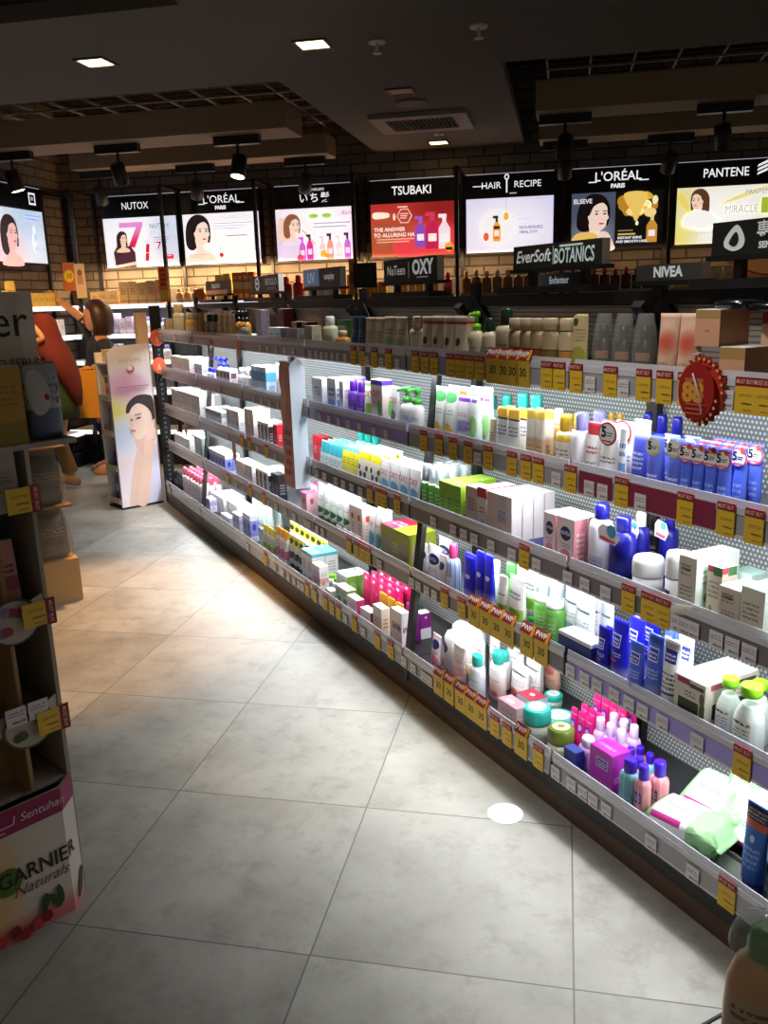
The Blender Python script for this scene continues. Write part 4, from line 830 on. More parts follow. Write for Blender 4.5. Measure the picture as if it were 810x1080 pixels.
def head(mb, c, r, yaw, pitch=0, skin_i=0, eye_i=1, lip_i=2):
    """a head with jaw, nose, ears, eyes, brows and mouth; the face looks along -y before yaw"""
    st = len(mb.v); n = 20; R = []
    prof = [(-1.18, .36, -.18), (-1.05, .52, -.2), (-.85, .66, -.12), (-.55, .78, -.04), (-.2, .84, 0), (.15, .87, .02), (.5, .82, .04), (.8, .62, .05), (.98, .36, .05), (1.05, .1, .05)]
    for z, a, oy in prof: R.append((r * a, r * a * 1.12, r * z, 0, r * oy))
    mb.loft(R, n, skin_i)
    nose = [(0, -.93 * r, .12 * r), (0, -1.14 * r, -.32 * r), (0, -.92 * r, -.4 * r)]
    mb.tube(nose, [r * .06, r * .13, r * .1], 8, skin_i)
    for s in (-1, 1):
        mb.tube([(s * r * .82, .05 * r, .1 * r), (s * r * .92, .1 * r, -.05 * r), (s * r * .82, .05 * r, -.3 * r)], r * .1, 8, skin_i)
        ex = s * r * .33; y = -.9 * r
        mb.poly([(ex + r * .17 * math.cos(q), y + abs(ex) * .05, r * .02 + r * .075 * math.sin(q)) for q in [i * math.pi / 5 for i in range(10)]][::-1], eye_i)
        mb.bar((ex - .2 * r * s, y + .02 * r, .22 * r), (ex + .2 * r * s, y + .08 * r, .2 * r), r * .05, mi=eye_i)
    mb.tube([(-.2 * r, -.8 * r, -.66 * r), (0, -.9 * r, -.65 * r), (.2 * r, -.8 * r, -.66 * r)], r * .07, 8, lip_i)
    M = Matrix.Translation(c) @ Matrix.Rotation(yaw, 4, 'Z') @ Matrix.Rotation(pitch, 4, 'X')
    mb.xf(M, st)
def hand(mb, wrist, dirv, palm, sz, mi=0, curl=.5):
    """palm and five separate bent fingers growing from the wrist"""
    d = Vector(dirv).normalized(); p = Vector(palm); p = (p - d * p.dot(d)).normalized(); s = d.cross(p); w = Vector(wrist)
    pts = {'w': (*w, sz * .17), 'm': (*(w + d * sz * .28), sz * .2), 'k': (*(w + d * sz * .5), sz * .19)}; ed = [('w', 'm'), ('m', 'k')]
    addskin(mb, pts, ed, mi, 1)
    for i, (off, ln) in enumerate(((-.3, .42), (-.1, .5), (.1, .47), (.28, .36))):
        a = w + d * sz * .45 + s * sz * off * .75; b = a + d * sz * ln * .5; c = b + (d * (1 - curl) + p * curl).normalized() * sz * ln * .35; e = c + (d * (1 - curl * 1.6) + p * curl * 1.4).normalized() * sz * ln * .25
        mb.tube([a, b, c, e], [sz * .075, sz * .07, sz * .06, sz * .04], 7, mi)
    a = w + d * sz * .15 - s * sz * .16; b = a - s * sz * .16 + d * sz * .18; c = b + d * sz * .22 + p * sz * .06
    mb.tube([a, b, c], [sz * .09, sz * .08, sz * .05], 7, mi)
SKIN = flat('skin', 'c98f68', .5); SKINW = flat('skin_warm', 'd8a276', .5); DARK = flat('eye_dark', '20140f', .3); LIP = flat('lips', 'a85a50', .4); HAIR = flat('hair_brown', '3a2014', .45, noise=30)

# --- woman reaching up to the wall shelf
def woman():
    base = Vector((-2.56, 7.72, 0)); r = empty('person', base + Vector((.085, 0, 0)), lab='woman in dark short-sleeved top and jeans reaching up to a wall shelf', cat='person')
    P = {'pelvis': (-2.53, 7.72, .80, .115), 'waist': (-2.54, 7.72, .95, .10), 'chest': (-2.55, 7.72, 1.10, .115), 'neck': (-2.55, 7.72, 1.235, .055), 'skull': (-2.555, 7.72, 1.30, .05),
         'shr': (-2.62, 7.84, 1.17, .055), 'elr': (-2.76, 7.93, 1.385, .042), 'wrr': (-2.99, 8.0, 1.56, .028),
         'shl': (-2.49, 7.6, 1.16, .055), 'ell': (-2.40, 7.54, .98, .04), 'wrl': (-2.58, 7.5, .965, .027),
         'hl': (-2.51, 7.64, .76, .09), 'kl': (-2.57, 7.63, .44, .062), 'al': (-2.5, 7.66, .09, .038), 'tl': (-2.66, 7.65, .035, .034),
         'hr': (-2.54, 7.8, .76, .09), 'kr': (-2.62, 7.79, .44, .06), 'ar': (-2.58, 7.82, .09, .038), 'tr': (-2.74, 7.81, .035, .034)}
    E = [('pelvis', 'waist'), ('waist', 'chest'), ('chest', 'neck'), ('neck', 'skull'), ('chest', 'shr'), ('shr', 'elr'), ('elr', 'wrr'), ('chest', 'shl'), ('shl', 'ell'), ('ell', 'wrl'), ('pelvis', 'hl'), ('hl', 'kl'), ('kl', 'al'), ('al', 'tl'), ('pelvis', 'hr'), ('hr', 'kr'), ('kr', 'ar'), ('ar', 'tr')]
    rel = lambda d: {k: (v[0] - base.x, v[1] - base.y, v[2], v[3]) for k, v in d.items()}
    b = MB(); addskin(b, rel(P), E, 0)
    head(b, Vector((-2.565 - base.x, 0, 1.395)), .105, -1.35, .12)
    hand(b, Vector(P['wrr'][:3]) - base, (-.8, .2, .5), (0, .5, -1), .15, 0, .4)
    hand(b, Vector(P['wrl'][:3]) - base, (-1, -.1, -.25), (0, 0, -1), .15, 0, .8)
    b.build('body', [SKIN, DARK, LIP], r)
    grow = lambda ks, f, a=.012: {k: (*rel(P)[k][:3], rel(P)[k][3] * f + a) for k in ks}
    t = MB(); R = rel(P)
    t.loft([(.118, .165, .73, .03, 0), (.112, .158, .85, .027, 0), (.106, .148, .96, .02, 0), (.118, .165, 1.08, .012, 0), (.105, .165, 1.155, .01, 0), (.07, .09, 1.21, .01, 0), (.052, .058, 1.24, .008, 0)], 26, 0)
    for s, e in (('r', 'elr'), ('l', 'ell')):
        a, c = Vector(R['sh' + s][:3]), Vector(R[e][:3]); t.tube([a + (a - c) * .12, a, a + (c - a) * .5, a + (c - a) * .86], [.05, .07, .06, .058], 14)
    t.build('shirt', [flat('navy_cloth', '1f2333', .8)], r)
    j = MB(); j.loft([(.10, .15, .66, .03, 0), (.122, .165, .72, .03, 0), (.115, .16, .8, .03, 0)], 24, 0)
    for k in 'lr': h_, kn, an = (Vector(R[x + k][:3]) for x in ('h', 'k', 'a')); j.tube([h_, h_ * .5 + kn * .5, kn, kn * .5 + an * .5, an], [.1, .088, .072, .066, .052], 14)
    j.build('jeans', [flat('denim', '222e52', .85, noise=60)], r)
    for s in 'lr':
        sh = MB(); a, c = Vector(rel(P)['a' + s][:3]), Vector(rel(P)['t' + s][:3])
        sh.loft([(.13, .046, .0, 0, 0, 2.4), (.135, .05, .012, 0, 0, 2.4), (.13, .047, .03, 0, 0), (.11, .04, .052, .01, 0), (.06, .034, .068, .04, 0)], 18, 0)
        sh.xf(Matrix.Translation(((a.x + c.x) / 2, a.y, .0))); sh.build('shoe', [flat('tan_leather', 'b4865c', .5)], r)
    h = MB(); hr = .118
    h.loft([(hr * .55, hr * .5, -.17, .03, 0), (hr * .86, hr * .9, -.15, .028, 0), (hr * 1.0, hr * 1.05, -.06, .022, 0), (hr * 1.02, hr * 1.08, .03, .015, 0), (hr * .9, hr * .95, .09, .005, 0), (hr * .5, hr * .55, .135, 0, 0), (hr * .1, hr * .1, .145, 0, 0)], 22, 0)
    h.v = [(x + (.05 if (x < -.03 and z < .045) else 0), y, z) for x, y, z in h.v]
    h.xf(Matrix.Translation((-2.548 - base.x, 0, 1.395))); h.build('hair', [HAIR], r)
    return r
# --- woman in a head scarf
def scarf_woman():
    base = Vector((-2.665, 7.02, 0)); r = empty('person', base, lab='woman in rust headscarf and green coat holding a small child', cat='person')
    P = {'pelvis': (.03, 0, .74, .12), 'waist': (.01, 0, .9, .11), 'chest': (-.02, 0, 1.06, .12), 'neck': (-.03, 0, 1.18, .055), 'skull': (-.03, 0, 1.25, .05),
         'shl': (-.03, -.15, 1.09, .058), 'ell': (-.12, -.18, .88, .045), 'wrl': (-.24, -.1, .96, .03), 'shr': (-.05, .15, 1.09, .058), 'elr': (-.14, .18, .88, .045), 'wrr': (-.26, .1, .98, .03),
         'hl': (.0, -.07, .7, .085), 'kl': (-.09, -.07, .42, .06), 'al': (-.1, -.07, .08, .038), 'tl': (-.23, -.07, .03, .034), 'hr': (.02, .07, .7, .085), 'kr': (-.03, .07, .4, .06), 'ar': (.05, .07, .13, .038), 'tr': (-.06, .07, .04, .032)}
    E = [('pelvis', 'waist'), ('waist', 'chest'), ('chest', 'neck'), ('neck', 'skull'), ('chest', 'shl'), ('shl', 'ell'), ('ell', 'wrl'), ('chest', 'shr'), ('shr', 'elr'), ('elr', 'wrr'), ('pelvis', 'hl'), ('hl', 'kl'), ('kl', 'al'), ('al', 'tl'), ('pelvis', 'hr'), ('hr', 'kr'), ('kr', 'ar'), ('ar', 'tr')]
    b = MB(); addskin(b, P, E); head(b, Vector((-.03, 0, 1.325)), .095, -1.6, .35)
    hand(b, P['wrl'][:3], (-1, .4, .2), (0, 1, 0), .14, 0, .7); hand(b, P['wrr'][:3], (-1, -.3, .2), (0, -1, 0), .14, 0, .7)
    b.build('body', [SKINW, DARK, LIP], r)
    c = MB(); c.loft([(.15, .17, .60, .04, 0), (.145, .165, .72, .04, 0), (.135, .155, .86, .02, 0), (.135, .165, 1.0, -.01, 0), (.125, .165, 1.1, -.02, 0), (.07, .09, 1.18, -.03, 0)], 22, 0)
    for s in (-1, 1):
        k = 'l' if s < 0 else 'r'; c.tube([P['sh' + k][:3], P['el' + k][:3], [(P['el' + k][i] + P['wr' + k][i] * 3) / 4 for i in range(3)]], [.085, .07, .05], 12)
    GR = flat('green_cloth', '3d4c22', .85, noise=25); co_ = c.build('coat', [GR], r)
    t = MB(); t.tube([(-.12, -.185, .86), (-.02, -.21, .83), (.1, -.2, .79)], .012, 8); t.tube([(-.1, -.2, .85), (-.085, -.215, .75), (-.09, -.2, .68)], [.02, .018, .01], 8)
    t.build('bow_sash', [flat('sash_cream', 'd8bfa6', .8)], co_)
    s = MB(); s.loft([(.02, .05, .70, .205, 0), (.05, .1, .80, .185, 0), (.085, .15, .92, .145, 0), (.12, .185, 1.04, .085, 0), (.135, .19, 1.14, .035, 0), (.122, .135, 1.23, .0, 0), (.118, .118, 1.31, -.015, 0), (.11, .11, 1.38, -.02, 0), (.07, .07, 1.425, -.02, 0), (.02, .02, 1.44, -.02, 0)], 24, 0)
    s.v = [(x + (.07 if (x < -.085 and 1.2 < z < 1.4) else 0), y + .008 * math.sin(z * 60 + x * 30), z) for x, y, z in s.v]
    s.build('headscarf', [flat('rust_cloth', '6e2118', .85, noise=18)], r)
    j = MB()
    for k in 'lr': j.tube([P['h' + k][:3], P['k' + k][:3], P['a' + k][:3]], [.085, .065, .055], 12)
    j.build('trousers', [flat('tan_cloth', 'b08a5e', .85)], r)
    for k, dz in (('l', 0), ('r', .045)):
        sh = MB(); sh.loft([(.115, .042, 0, 0, 0, 2.4), (.12, .046, .02, 0, 0, 2.4), (.105, .04, .05, .01, 0), (.05, .03, .075, .04, 0)], 16, 0)
        sh.xf(Matrix.Translation(((P['a' + k][0] + P['t' + k][0]) / 2, P['a' + k][1], dz)) @ Matrix.Rotation(.25 if dz else 0, 4, 'Y')); sh.build('shoe', [flat('patterned_shoe', 'a08468', .7, noise=120)], r)
    return r
def child():
    base = Vector((-2.87, 6.93, 1.0)); r = empty('person', base, lab='small child with brown hair in floral top raising one arm', cat='person')
    P = {'pelvis': (.03, 0, .0, .075), 'chest': (.05, 0, .15, .075), 'neck': (.06, -.01, .235, .035), 'skull': (.065, -.01, .28, .03), 'sh': (.1, -.06, .2, .036), 'el': (.245, -.08, .245, .03), 'wr': (.17, -.09, .36, .022), 'sh2': (.02, .07, .2, .035), 'el2': (.08, .14, .1, .028), 'wr2': (.16, .12, .04, .02),
         'h1': (.06, -.05, -.04, .055), 'k1': (.16, -.07, -.16, .042), 'a1': (.12, -.06, -.34, .03), 't1': (.05, -.06, -.37, .025), 'h2': (.04, .05, -.04, .055), 'k2': (.1, .1, -.18, .042), 'a2': (.08, .1, -.35, .03), 't2': (.01, .1, -.38, .025)}
    E = [('pelvis', 'chest'), ('chest', 'neck'), ('neck', 'skull'), ('chest', 'sh'), ('sh', 'el'), ('el', 'wr'), ('chest', 'sh2'), ('sh2', 'el2'), ('el2', 'wr2'), ('pelvis', 'h1'), ('h1', 'k1'), ('k1', 'a1'), ('a1', 't1'), ('pelvis', 'h2'), ('h2', 'k2'), ('k2', 'a2'), ('a2', 't2')]
    b = MB(); addskin(b, P, E); head(b, Vector((.075, -.01, .335)), .085, .5, .2)
    hand(b, P['wr'][:3], (-.8, 0, .3), (0, .3, -1), .1, 0, .4); hand(b, P['wr2'][:3], (1, 0, 0), (0, -1, 0), .1, 0, .5)
    b.build('body', [SKINW, DARK, LIP], r)
    h = MB(); h.loft([(.08, .08, -.06, .02, .03), (.095, .1, -.02, .012, .02), (.098, .103, .04, .0, .01), (.08, .08, .085, 0, 0), (.03, .03, .105, 0, 0)], 18, 0); h.xf(Matrix.Translation((.07, .005, .335))); h.build('hair', [flat('hair_child', '4a2c16', .5, noise=40)], r)
    t = MB(); t.loft([(.1, .1, -.05, .03, 0), (.095, .095, .1, .045, 0), (.085, .09, .2, .055, 0), (.045, .05, .24, .06, 0)], 18, 0); t.tube([P['sh'][:3], (.19, -.075, .23)], [.055, .05], 12, 1)
    t.build('floral_top', [label('print_floral', 'e6cda4', [('spots', 9, .3, 'b0503a')], .8), flat('red_floral', 'b42a24', .8, noise=60)], r)
    return r
woman(); scarf_woman(); child()
# yellow carrier bag held by the reaching woman
b = MB(); b.box(-.125, .125, -.05, .05, 0, .40, 0, 0, 0);
bag = b.build('shopping_bag', [flat('yellow_bag', 'dd9a2c', .6), flat('bag_ink', 'b87820', .6)], loc=(-2.515, 7.44, .545), rz=-.1); tag(bag, 'yellow carrier bag hanging from the hand of the reaching woman', 'bag')
b = MB()
for y in (-.045, .045): b.tube([(-.06, y, .385), (-.045, y * .6, .42), (.045, y * .6, .42), (.06, y, .385)], .006, 8)
b.build('handle', [flat('yellow_bag', 'dd9a2c')], bag)

# ================================================================ the room
def floor_mat():
    m, nt, b = newmat('floor_tiles'); k = NB(nt); t = k.n('ShaderNodeTexCoord'); sp = k.n('ShaderNodeSeparateXYZ'); nt.links.new(t.outputs['Object'], sp.inputs[0])
    g = []
    for i, o in ((0, -1.1498), (1, 1.6032)):
        f = k.math('FRACT', k.math('MULTIPLY_ADD', sp.outputs[i], 1 / .6, -o / .6 + 100)); g.append(k.math('MINIMUM', f, k.math('SUBTRACT', 1, f)))
    gr = k.math('LESS_THAN', k.math('MINIMUM', g[0], g[1]), .0032)
    cell = k.n('ShaderNodeTexWhiteNoise'); cell.noise_dimensions = '2D'; cv = k.n('ShaderNodeCombineXYZ')
    for i, o in ((0, -1.1498), (1, 1.6032)): nt.links.new(k.math('FLOOR', k.math('MULTIPLY_ADD', sp.outputs[i], 1 / .6, -o / .6)), cv.inputs[i])
    nt.links.new(cv.outputs[0], cell.inputs['Vector'])
    of = k.n('ShaderNodeVectorMath', operation='ADD'); sc = k.n('ShaderNodeVectorMath', operation='SCALE'); nt.links.new(cell.outputs['Color'], sc.inputs[0]); sc.inputs['Scale'].default_value = 9
    nt.links.new(t.outputs['Object'], of.inputs[0]); nt.links.new(sc.outputs[0], of.inputs[1])
    n1 = k.n('ShaderNodeTexNoise'); n1.inputs['Scale'].default_value = 2.4; n1.inputs['Detail'].default_value = 7; n1.inputs['Roughness'].default_value = .65; nt.links.new(of.outputs[0], n1.inputs['Vector'])
    n2 = k.n('ShaderNodeTexNoise'); n2.inputs['Scale'].default_value = 11; n2.inputs['Detail'].default_value = 8; n2.inputs['Roughness'].default_value = .72; nt.links.new(of.outputs[0], n2.inputs['Vector'])
    c = k.ramp(n1.outputs[0], [(.3, srgb('827f75')), (.5, srgb('9b998f')), (.7, srgb('adaba1'))])
    c = k.mix(k.math('MULTIPLY', k.math('MAXIMUM', k.math('MULTIPLY_ADD', n2.outputs[0], 5, -2.5), 0), .55), c, srgb('6f6a60'))
    c = k.mix(k.math('MULTIPLY', cell.outputs['Value'], .12), c, srgb('a09c94'))
    nt.links.new(k.mix(gr, c, srgb('5f5b55')), b.inputs['Base Color'])
    nt.links.new(k.math('MULTIPLY_ADD', n1.outputs[0], .3, .28), b.inputs['Roughness'])
    bp = k.n('ShaderNodeBump'); bp.inputs['Strength'].default_value = .25; bp.inputs['Distance'].default_value = .004; nt.links.new(k.math('SUBTRACT', 1, gr), bp.inputs['Height']); nt.links.new(bp.outputs[0], b.inputs['Normal'])
    return m
def brick_mat():
    m, nt, b = newmat('brick_wall'); k = NB(nt); t = k.n('ShaderNodeTexCoord'); sp = k.n('ShaderNodeSeparateXYZ'); nt.links.new(t.outputs['Object'], sp.inputs[0]); cv = k.n('ShaderNodeCombineXYZ')
    nt.links.new(k.math('ADD', sp.outputs[0], sp.outputs[1]), cv.inputs[0]); nt.links.new(sp.outputs[2], cv.inputs[1])
    br = k.n('ShaderNodeTexBrick'); nt.links.new(cv.outputs[0], br.inputs['Vector']); br.inputs['Scale'].default_value = 1; br.inputs['Brick Width'].default_value = .26; br.inputs['Row Height'].default_value = .082; br.inputs['Mortar Size'].default_value = .007; br.inputs['Mortar Smooth'].default_value = .2
    br.inputs['Color1'].default_value = srgb('6b6058'); br.inputs['Color2'].default_value = srgb('8a7c70'); br.inputs['Mortar'].default_value = srgb('2c2622'); br.inputs['Bias'].default_value = -.1
    n = k.n('ShaderNodeTexNoise'); n.inputs['Scale'].default_value = 9; n.inputs['Detail'].default_value = 5; nt.links.new(t.outputs['Object'], n.inputs['Vector'])
    nt.links.new(k.mix(k.math('MULTIPLY', n.outputs[0], .5), br.outputs['Color'], srgb('4a423c')), b.inputs['Base Color']); b.inputs['Roughness'].default_value = .85
    bp = k.n('ShaderNodeBump'); bp.inputs['Strength'].default_value = .7; bp.inputs['Distance'].default_value = .012; nt.links.new(k.math('SUBTRACT', n.outputs[0], k.math('MULTIPLY', br.outputs['Fac'], 2)), bp.inputs['Height']); nt.links.new(bp.outputs[0], b.inputs['Normal'])
    return m
FLOOR = floor_mat(); BRICK = brick_mat()
CEIL = flat('ceiling_grey', '5c5855', .9); VOID = flat('void_black', '0c0c0d', .9); BLACK = flat('black_metal', '141415', .45); BEAM = flat('beam_taupe', '94826f', .8)
b = MB(); b.box(-5.6, 3.6, -1.6, 8.05, -.05, 0); struct(b.build('floor', FLOOR, rz=TH))
b = MB(); b.box(-4.75, 3.6, 7.85, 8.05, 0, 3.3); struct(b.build('wall_back', BRICK, rz=TH))
b = MB(); b.box(-4.9, -4.7, 3.0, 7.85, 0, 3.3); struct(b.build('wall_left', BRICK, rz=TH))
CZ = 2.70
b = MB()
for e0, e1, m0, m1 in ((-4.7, 3.6, 3.77, 5.15), (-1.63, -.36, 5.15, 7.85), (-1.61, 3.6, -1.6, 3.77), (-4.7, -1.61, -1.6, 1.5)): b.box(e0, e1, m0, m1, CZ, CZ + .07)
struct(b.build('ceiling', CEIL, rz=TH))
b = MB(); b.box(-4.9, 3.6, -1.6, 8.05, 3.3, 3.35); struct(b.build('ceiling_void', VOID, rz=TH))
def mkbeam(e0, e1, m0, m1, z0, z1):
    b = MB(); b.box(e0, e1, m0, m1, z0, z1); struct(b.build('beam', BEAM, rz=TH))
mkbeam(-4.7, -1.88, 6.03, 6.42, 2.62, 2.79); mkbeam(-4.18, -1.9, 7.15, 7.45, 2.62, 2.77); mkbeam(-.21, 3.2, 6.1, 6.45, 2.62, 2.80); mkbeam(-.22, 3.2, 7.2, 7.5, 2.62, 2.77)
WIRE = flat('grid_wire', 'a8a09a', .6)
for e0, e1 in ((-4.6, -1.75), (-.15, 3.2)):
    b = MB(); x = e0
    while x < e1: b.box(x, x + .012, 5.2, 7.8, 2.94, 2.955); x += .28
    y = 5.3
    while y < 7.8: b.box(e0, e1, y, y + .012, 2.928, 2.94); y += .28
    struct(b.build('ceiling_grid', WIRE, rz=TH))
# ---- ceiling fittings
WARM = (1, .66, .33); COOL = (1, .965, .9)
def downlight(e, m, lab, strength, dim=False):
    r = empty('downlight', W(e, m, CZ), TH, lab, 'ceiling light')
    b = MB(); 
    for x0, x1, y0, y1 in ((-.085, .085, -.085, -.07), (-.085, .085, .07, .085), (-.085, -.07, -.07, .07), (.07, .085, -.07, .07)): b.box(x0, x1, y0, y1, -.008, -.0005)
    b.build('frame', BLACK, r)
    b = MB(); b.box(-.07, .07, -.07, .07, -.004, -.0005); b.build('lens', flat('lens_dim', 'ccb8a4', .6) if dim else flat('lens_warm', 'ffd89a', emit=strength), r)
    return r
downlight(-2.39, 4.45, 'glowing square ceiling downlight at upper left of the ceiling', 9)
downlight(-1.24, 4.49, 'glowing square ceiling downlight near the top centre', 9)
downlight(-1.04, 7.5, 'glowing square downlight between the air vent and the brick wall', 7)
downlight(-1.01, 5.62, 'unlit pale square downlight beside the air vent', 0, True)
r = empty('air_vent', W(-1.02, 6.55, CZ), TH, 'rectangular ceiling air vent with dark louvres', 'vent')
b = MB(); 
for x0, x1, y0, y1 in ((-.34, .34, -.3, -.2), (-.34, .34, .2, .3), (-.34, -.24, -.2, .2), (.24, .34, -.2, .2)): b.box(x0, x1, y0, y1, -.03, -.0005)
b.build('frame', flat('vent_grey', '8a8380', .6), r)
b = MB()
for i in range(16): b.bar((-.225 + i * .03, -.2, -.014), (-.225 + i * .03, .2, -.014), .004, .018)
b.build('louvre', flat('vent_louvre', '6a6664', .5), r)
b = MB(); b.box(-.24, .24, -.2, .2, -.003, -.0005); b.build('backing', VOID, r)
b = MB(); b.loft([(.1, .1, -.012), (.105, .105, -.006), (.11, .11, -.0005)], 24, 0); o = b.build('ceiling_speaker', flat('speaker_grey', '6a615a', .7), loc=W(-1.0, 5.95, CZ), rz=TH); tag(o, 'round flush ceiling speaker next to the air vent', 'speaker')
for e, m, lab in ((-.93, 4.55, 'white sprinkler head with pipe at the top of the ceiling'), (-.42, 4.45, 'small sprinkler head right of the other one'), (-.98, 7.12, 'small sprinkler head behind the air vent')):
    r = empty('sprinkler', W(e, m, CZ), TH, lab, 'sprinkler'); b = MB(); b.loft([(.04, .04, -.01), (.045, .045, -.0005)], 16, 0); b.build('escutcheon', flat('sprinkler_white', 'c8c2bc', .5), r)
    b = MB(); b.tube([(0, 0, -.008), (0, 0, -.05)], .008); b.loft([(.022, .022, -.056), (.022, .022, -.05)], 12, 0); b.build('deflector', flat('sprinkler_white', 'c8c2bc'), r)
def track_light(e, m, lab, lit=False, aim=(0, -1, -1)):
    r = empty('track_spotlight', W(e, m, 2.62), TH, lab, 'spotlight'); d = Vector(aim).normalized()
    b = MB(); b.box(-.17, .17, -.03, .03, -.055, -.001); b.box(-.17, .17, -.031, .031, -.06, -.055); b.build('track_adapter', BLACK, r)
    b = MB(); b.tube([(0, 0, -.05), (0, 0, -.15)], .011); b.build('stem', BLACK, r)
    c = Vector((0, 0, -.2)); hd = MB(); hd.tube([c - d * .075, c - d * .07, c + d * .07, c + d * .075], [.04, .052, .056, .052], 16); hb = hd.build('lamp_head', BLACK, r)
    l = MB(); l.tube([c + d * .0755, c + d * .078], .046, 16); l.build('lens', flat('lens_spot', 'ffdc9c', emit=30) if lit else flat('lens_off', '3a3632', .2), hb)
    return W(e, m, 2.62) + Vector((0, 0, -.2))
track_light(-4.1, 6.2, 'lit spotlight on the near left beam by the frame edge', True, (.2, .2, -1))
track_light(-3.23, 6.2, 'unlit black spotlight on the near left beam', False, (0, .5, -1))
track_light(-2.30, 6.2, 'brightly lit spotlight on the near left beam, nearest its end', True, (-.1, -.25, -1))
track_light(-.02, 6.27, 'black spotlight at the left end of the near right beam', False, (-.1, -.6, -1))
track_light(.98, 6.27, 'black spotlight on the near right beam above the rightmost wall sign', False, (.2, .3, -1))
track_light(-4.0, 7.3, 'black spotlight on the rear left beam above the portrait wall sign', False, (-.2, .6, -1))
track_light(-3.1, 7.3, 'black spotlight on the rear left beam, middle one', False, (-.3, .6, -1))
track_light(-2.13, 7.3, 'black spotlight near the end of the rear left beam', False, (-.5, .6, -1))
track_light(-.02, 7.35, 'black spotlight at the left end of the rear right beam', False, (0, .6, -1))
track_light(.77, 7.35, 'black spotlight on the rear right beam between two wall signs', False, (-.2, .6, -1))
# ================================================================ illuminated wall signs
def em(c, s=1.0): return flat('lit_%s_%g' % (c, s), c, .4, emit=s * SIGN)
class Art(MB):
    """flat artwork in the x-z plane, layered towards -y; one mesh with many inks"""
    def __init__(s, mf): super().__init__(); s.mf = mf; s.mats = []; s.d = 0
    def ink(s, c):
        m = c if not isinstance(c, str) else s.mf(c)
        if m not in s.mats: s.mats.append(m)
        return s.mats.index(m)
    def lay(s): s.d -= .0006; return s.d
    def P(s, pts, c, smooth=False):
        if smooth:
            n = len(pts); q = []
            for i in range(n):
                p0, p1, p2, p3 = pts[i - 1], pts[i], pts[(i + 1) % n], pts[(i + 2) % n]
                for t in (0, .25, .5, .75): q.append(tuple(.5 * (2 * p1[j] + (p2[j] - p0[j]) * t + (2 * p0[j] - 5 * p1[j] + 4 * p2[j] - p3[j]) * t * t + (3 * p1[j] - p0[j] - 3 * p2[j] + p3[j]) * t ** 3) for j in (0, 1)))
            pts = q
        a = sum(pts[i][0] * pts[(i + 1) % len(pts)][1] - pts[(i + 1) % len(pts)][0] * pts[i][1] for i in range(len(pts)))
        if a < 0: pts = pts[::-1]
        y = s.lay(); s.poly([(x, y, z) for x, z in pts], s.ink(c), [(x, z) for x, z in pts])
    def R(s, x0, x1, z0, z1, c):
        y = s.lay(); s.poly([(x0, y, z0), (x1, y, z0), (x1, y, z1), (x0, y, z1)], s.ink(c), [(0, 0), (1, 0), (1, 1), (0, 1)])
    def El(s, x, z, rx, rz, c, rot=0):
        q, k = math.cos(rot), math.sin(rot); s.P([(x + rx * math.cos(i * .2618) * q - rz * math.sin(i * .2618) * k, z + rx * math.cos(i * .2618) * k + rz * math.sin(i * .2618) * q) for i in range(24)], c)
    def T(s, t, size, x, z, c, **k): y = s.lay(); s.text(t, size, x, y, z, s.ink(c), **k)
    def lady(s, x, z, k, hair, skinc, f=1, tilt=0, long=1.0, top=None):
        """head and shoulders portrait; f = +1 looks right"""
        X = lambda a, b: (x + f * k * a, z + k * b)
        s.P([X(-.55, .55), X(-.2, .82), X(.25, .75), X(.5, .35), X(.45, -.1 - .4 * long), X(.1, -.3), X(-.35, -.15 - .75 * long), X(-.68, -.1 - .6 * long), X(-.7, .1)], hair, True)
        s.P([X(-.25, -.2), X(.15, -.35), X(.18, -.7), X(.6, -.95), X(.62, -1.25), X(-.75, -1.25), X(-.6, -.95), X(-.22, -.75)], skinc, True)
        if top: s.P([X(-.75, -1.5), X(-.7, -.95), X(-.35, -.85), X(-.05, -1.15), X(.3, -.9), X(.72, -.98), X(.8, -1.5)], top)
        s.P([X(-.25, .45), X(.1, .55), X(.38, .38), X(.42, .1), X(.47, -.05), X(.40, -.15), X(.36, -.35), X(.15, -.5), X(-.12, -.38), X(-.3, 0)], skinc, True)
        s.P([X(-.35, .05), X(-.32, .5), X(.05, .68), X(.4, .45), X(.2, .5), X(-.08, .38), X(-.22, .1)], hair, True)
        for a in (.02, .32): s.El(x + f * k * a, z + k * .1, k * .065, k * .028, '2a2020'); s.El(x + f * k * a, z + k * .2, k * .09, k * .018, '4a3028')
        s.El(x + f * k * .25, z - k * .1, k * .05, k * .02, 'd09a84'); s.El(x + f * k * .2, z - k * .25, k * .1, k * .04, 'c05a60')
    def bottle(s, x, z, w, h, c, cap=None, pump=False):
        s.P([(x - w * .5, z), (x + w * .5, z), (x + w * .5, z + h * .55), (x + w * .2, z + h * .72), (x - w * .2, z + h * .72), (x - w * .5, z + h * .55)], c)
        s.R(x - w * .16, x + w * .16, z + h * .72, z + h * .85, cap or c); s.R(x - w * (.5 if pump else .2), x + w * .2, z + h * .85, z + h * .95, cap or c); s.R(x - w * .3, x + w * .3, z + h * .2, z + h * .4, 'f4eef0')
def lines(a, x0, x1, z, n, dz, c):
    for i in range(n): a.R(x0, x1 - (x1 - x0) * (.12 * (i % 3)), z - i * dz, z - i * dz + dz * .4, c)
BW, BH, HB = .735, .445, .185                     # picture and header sizes
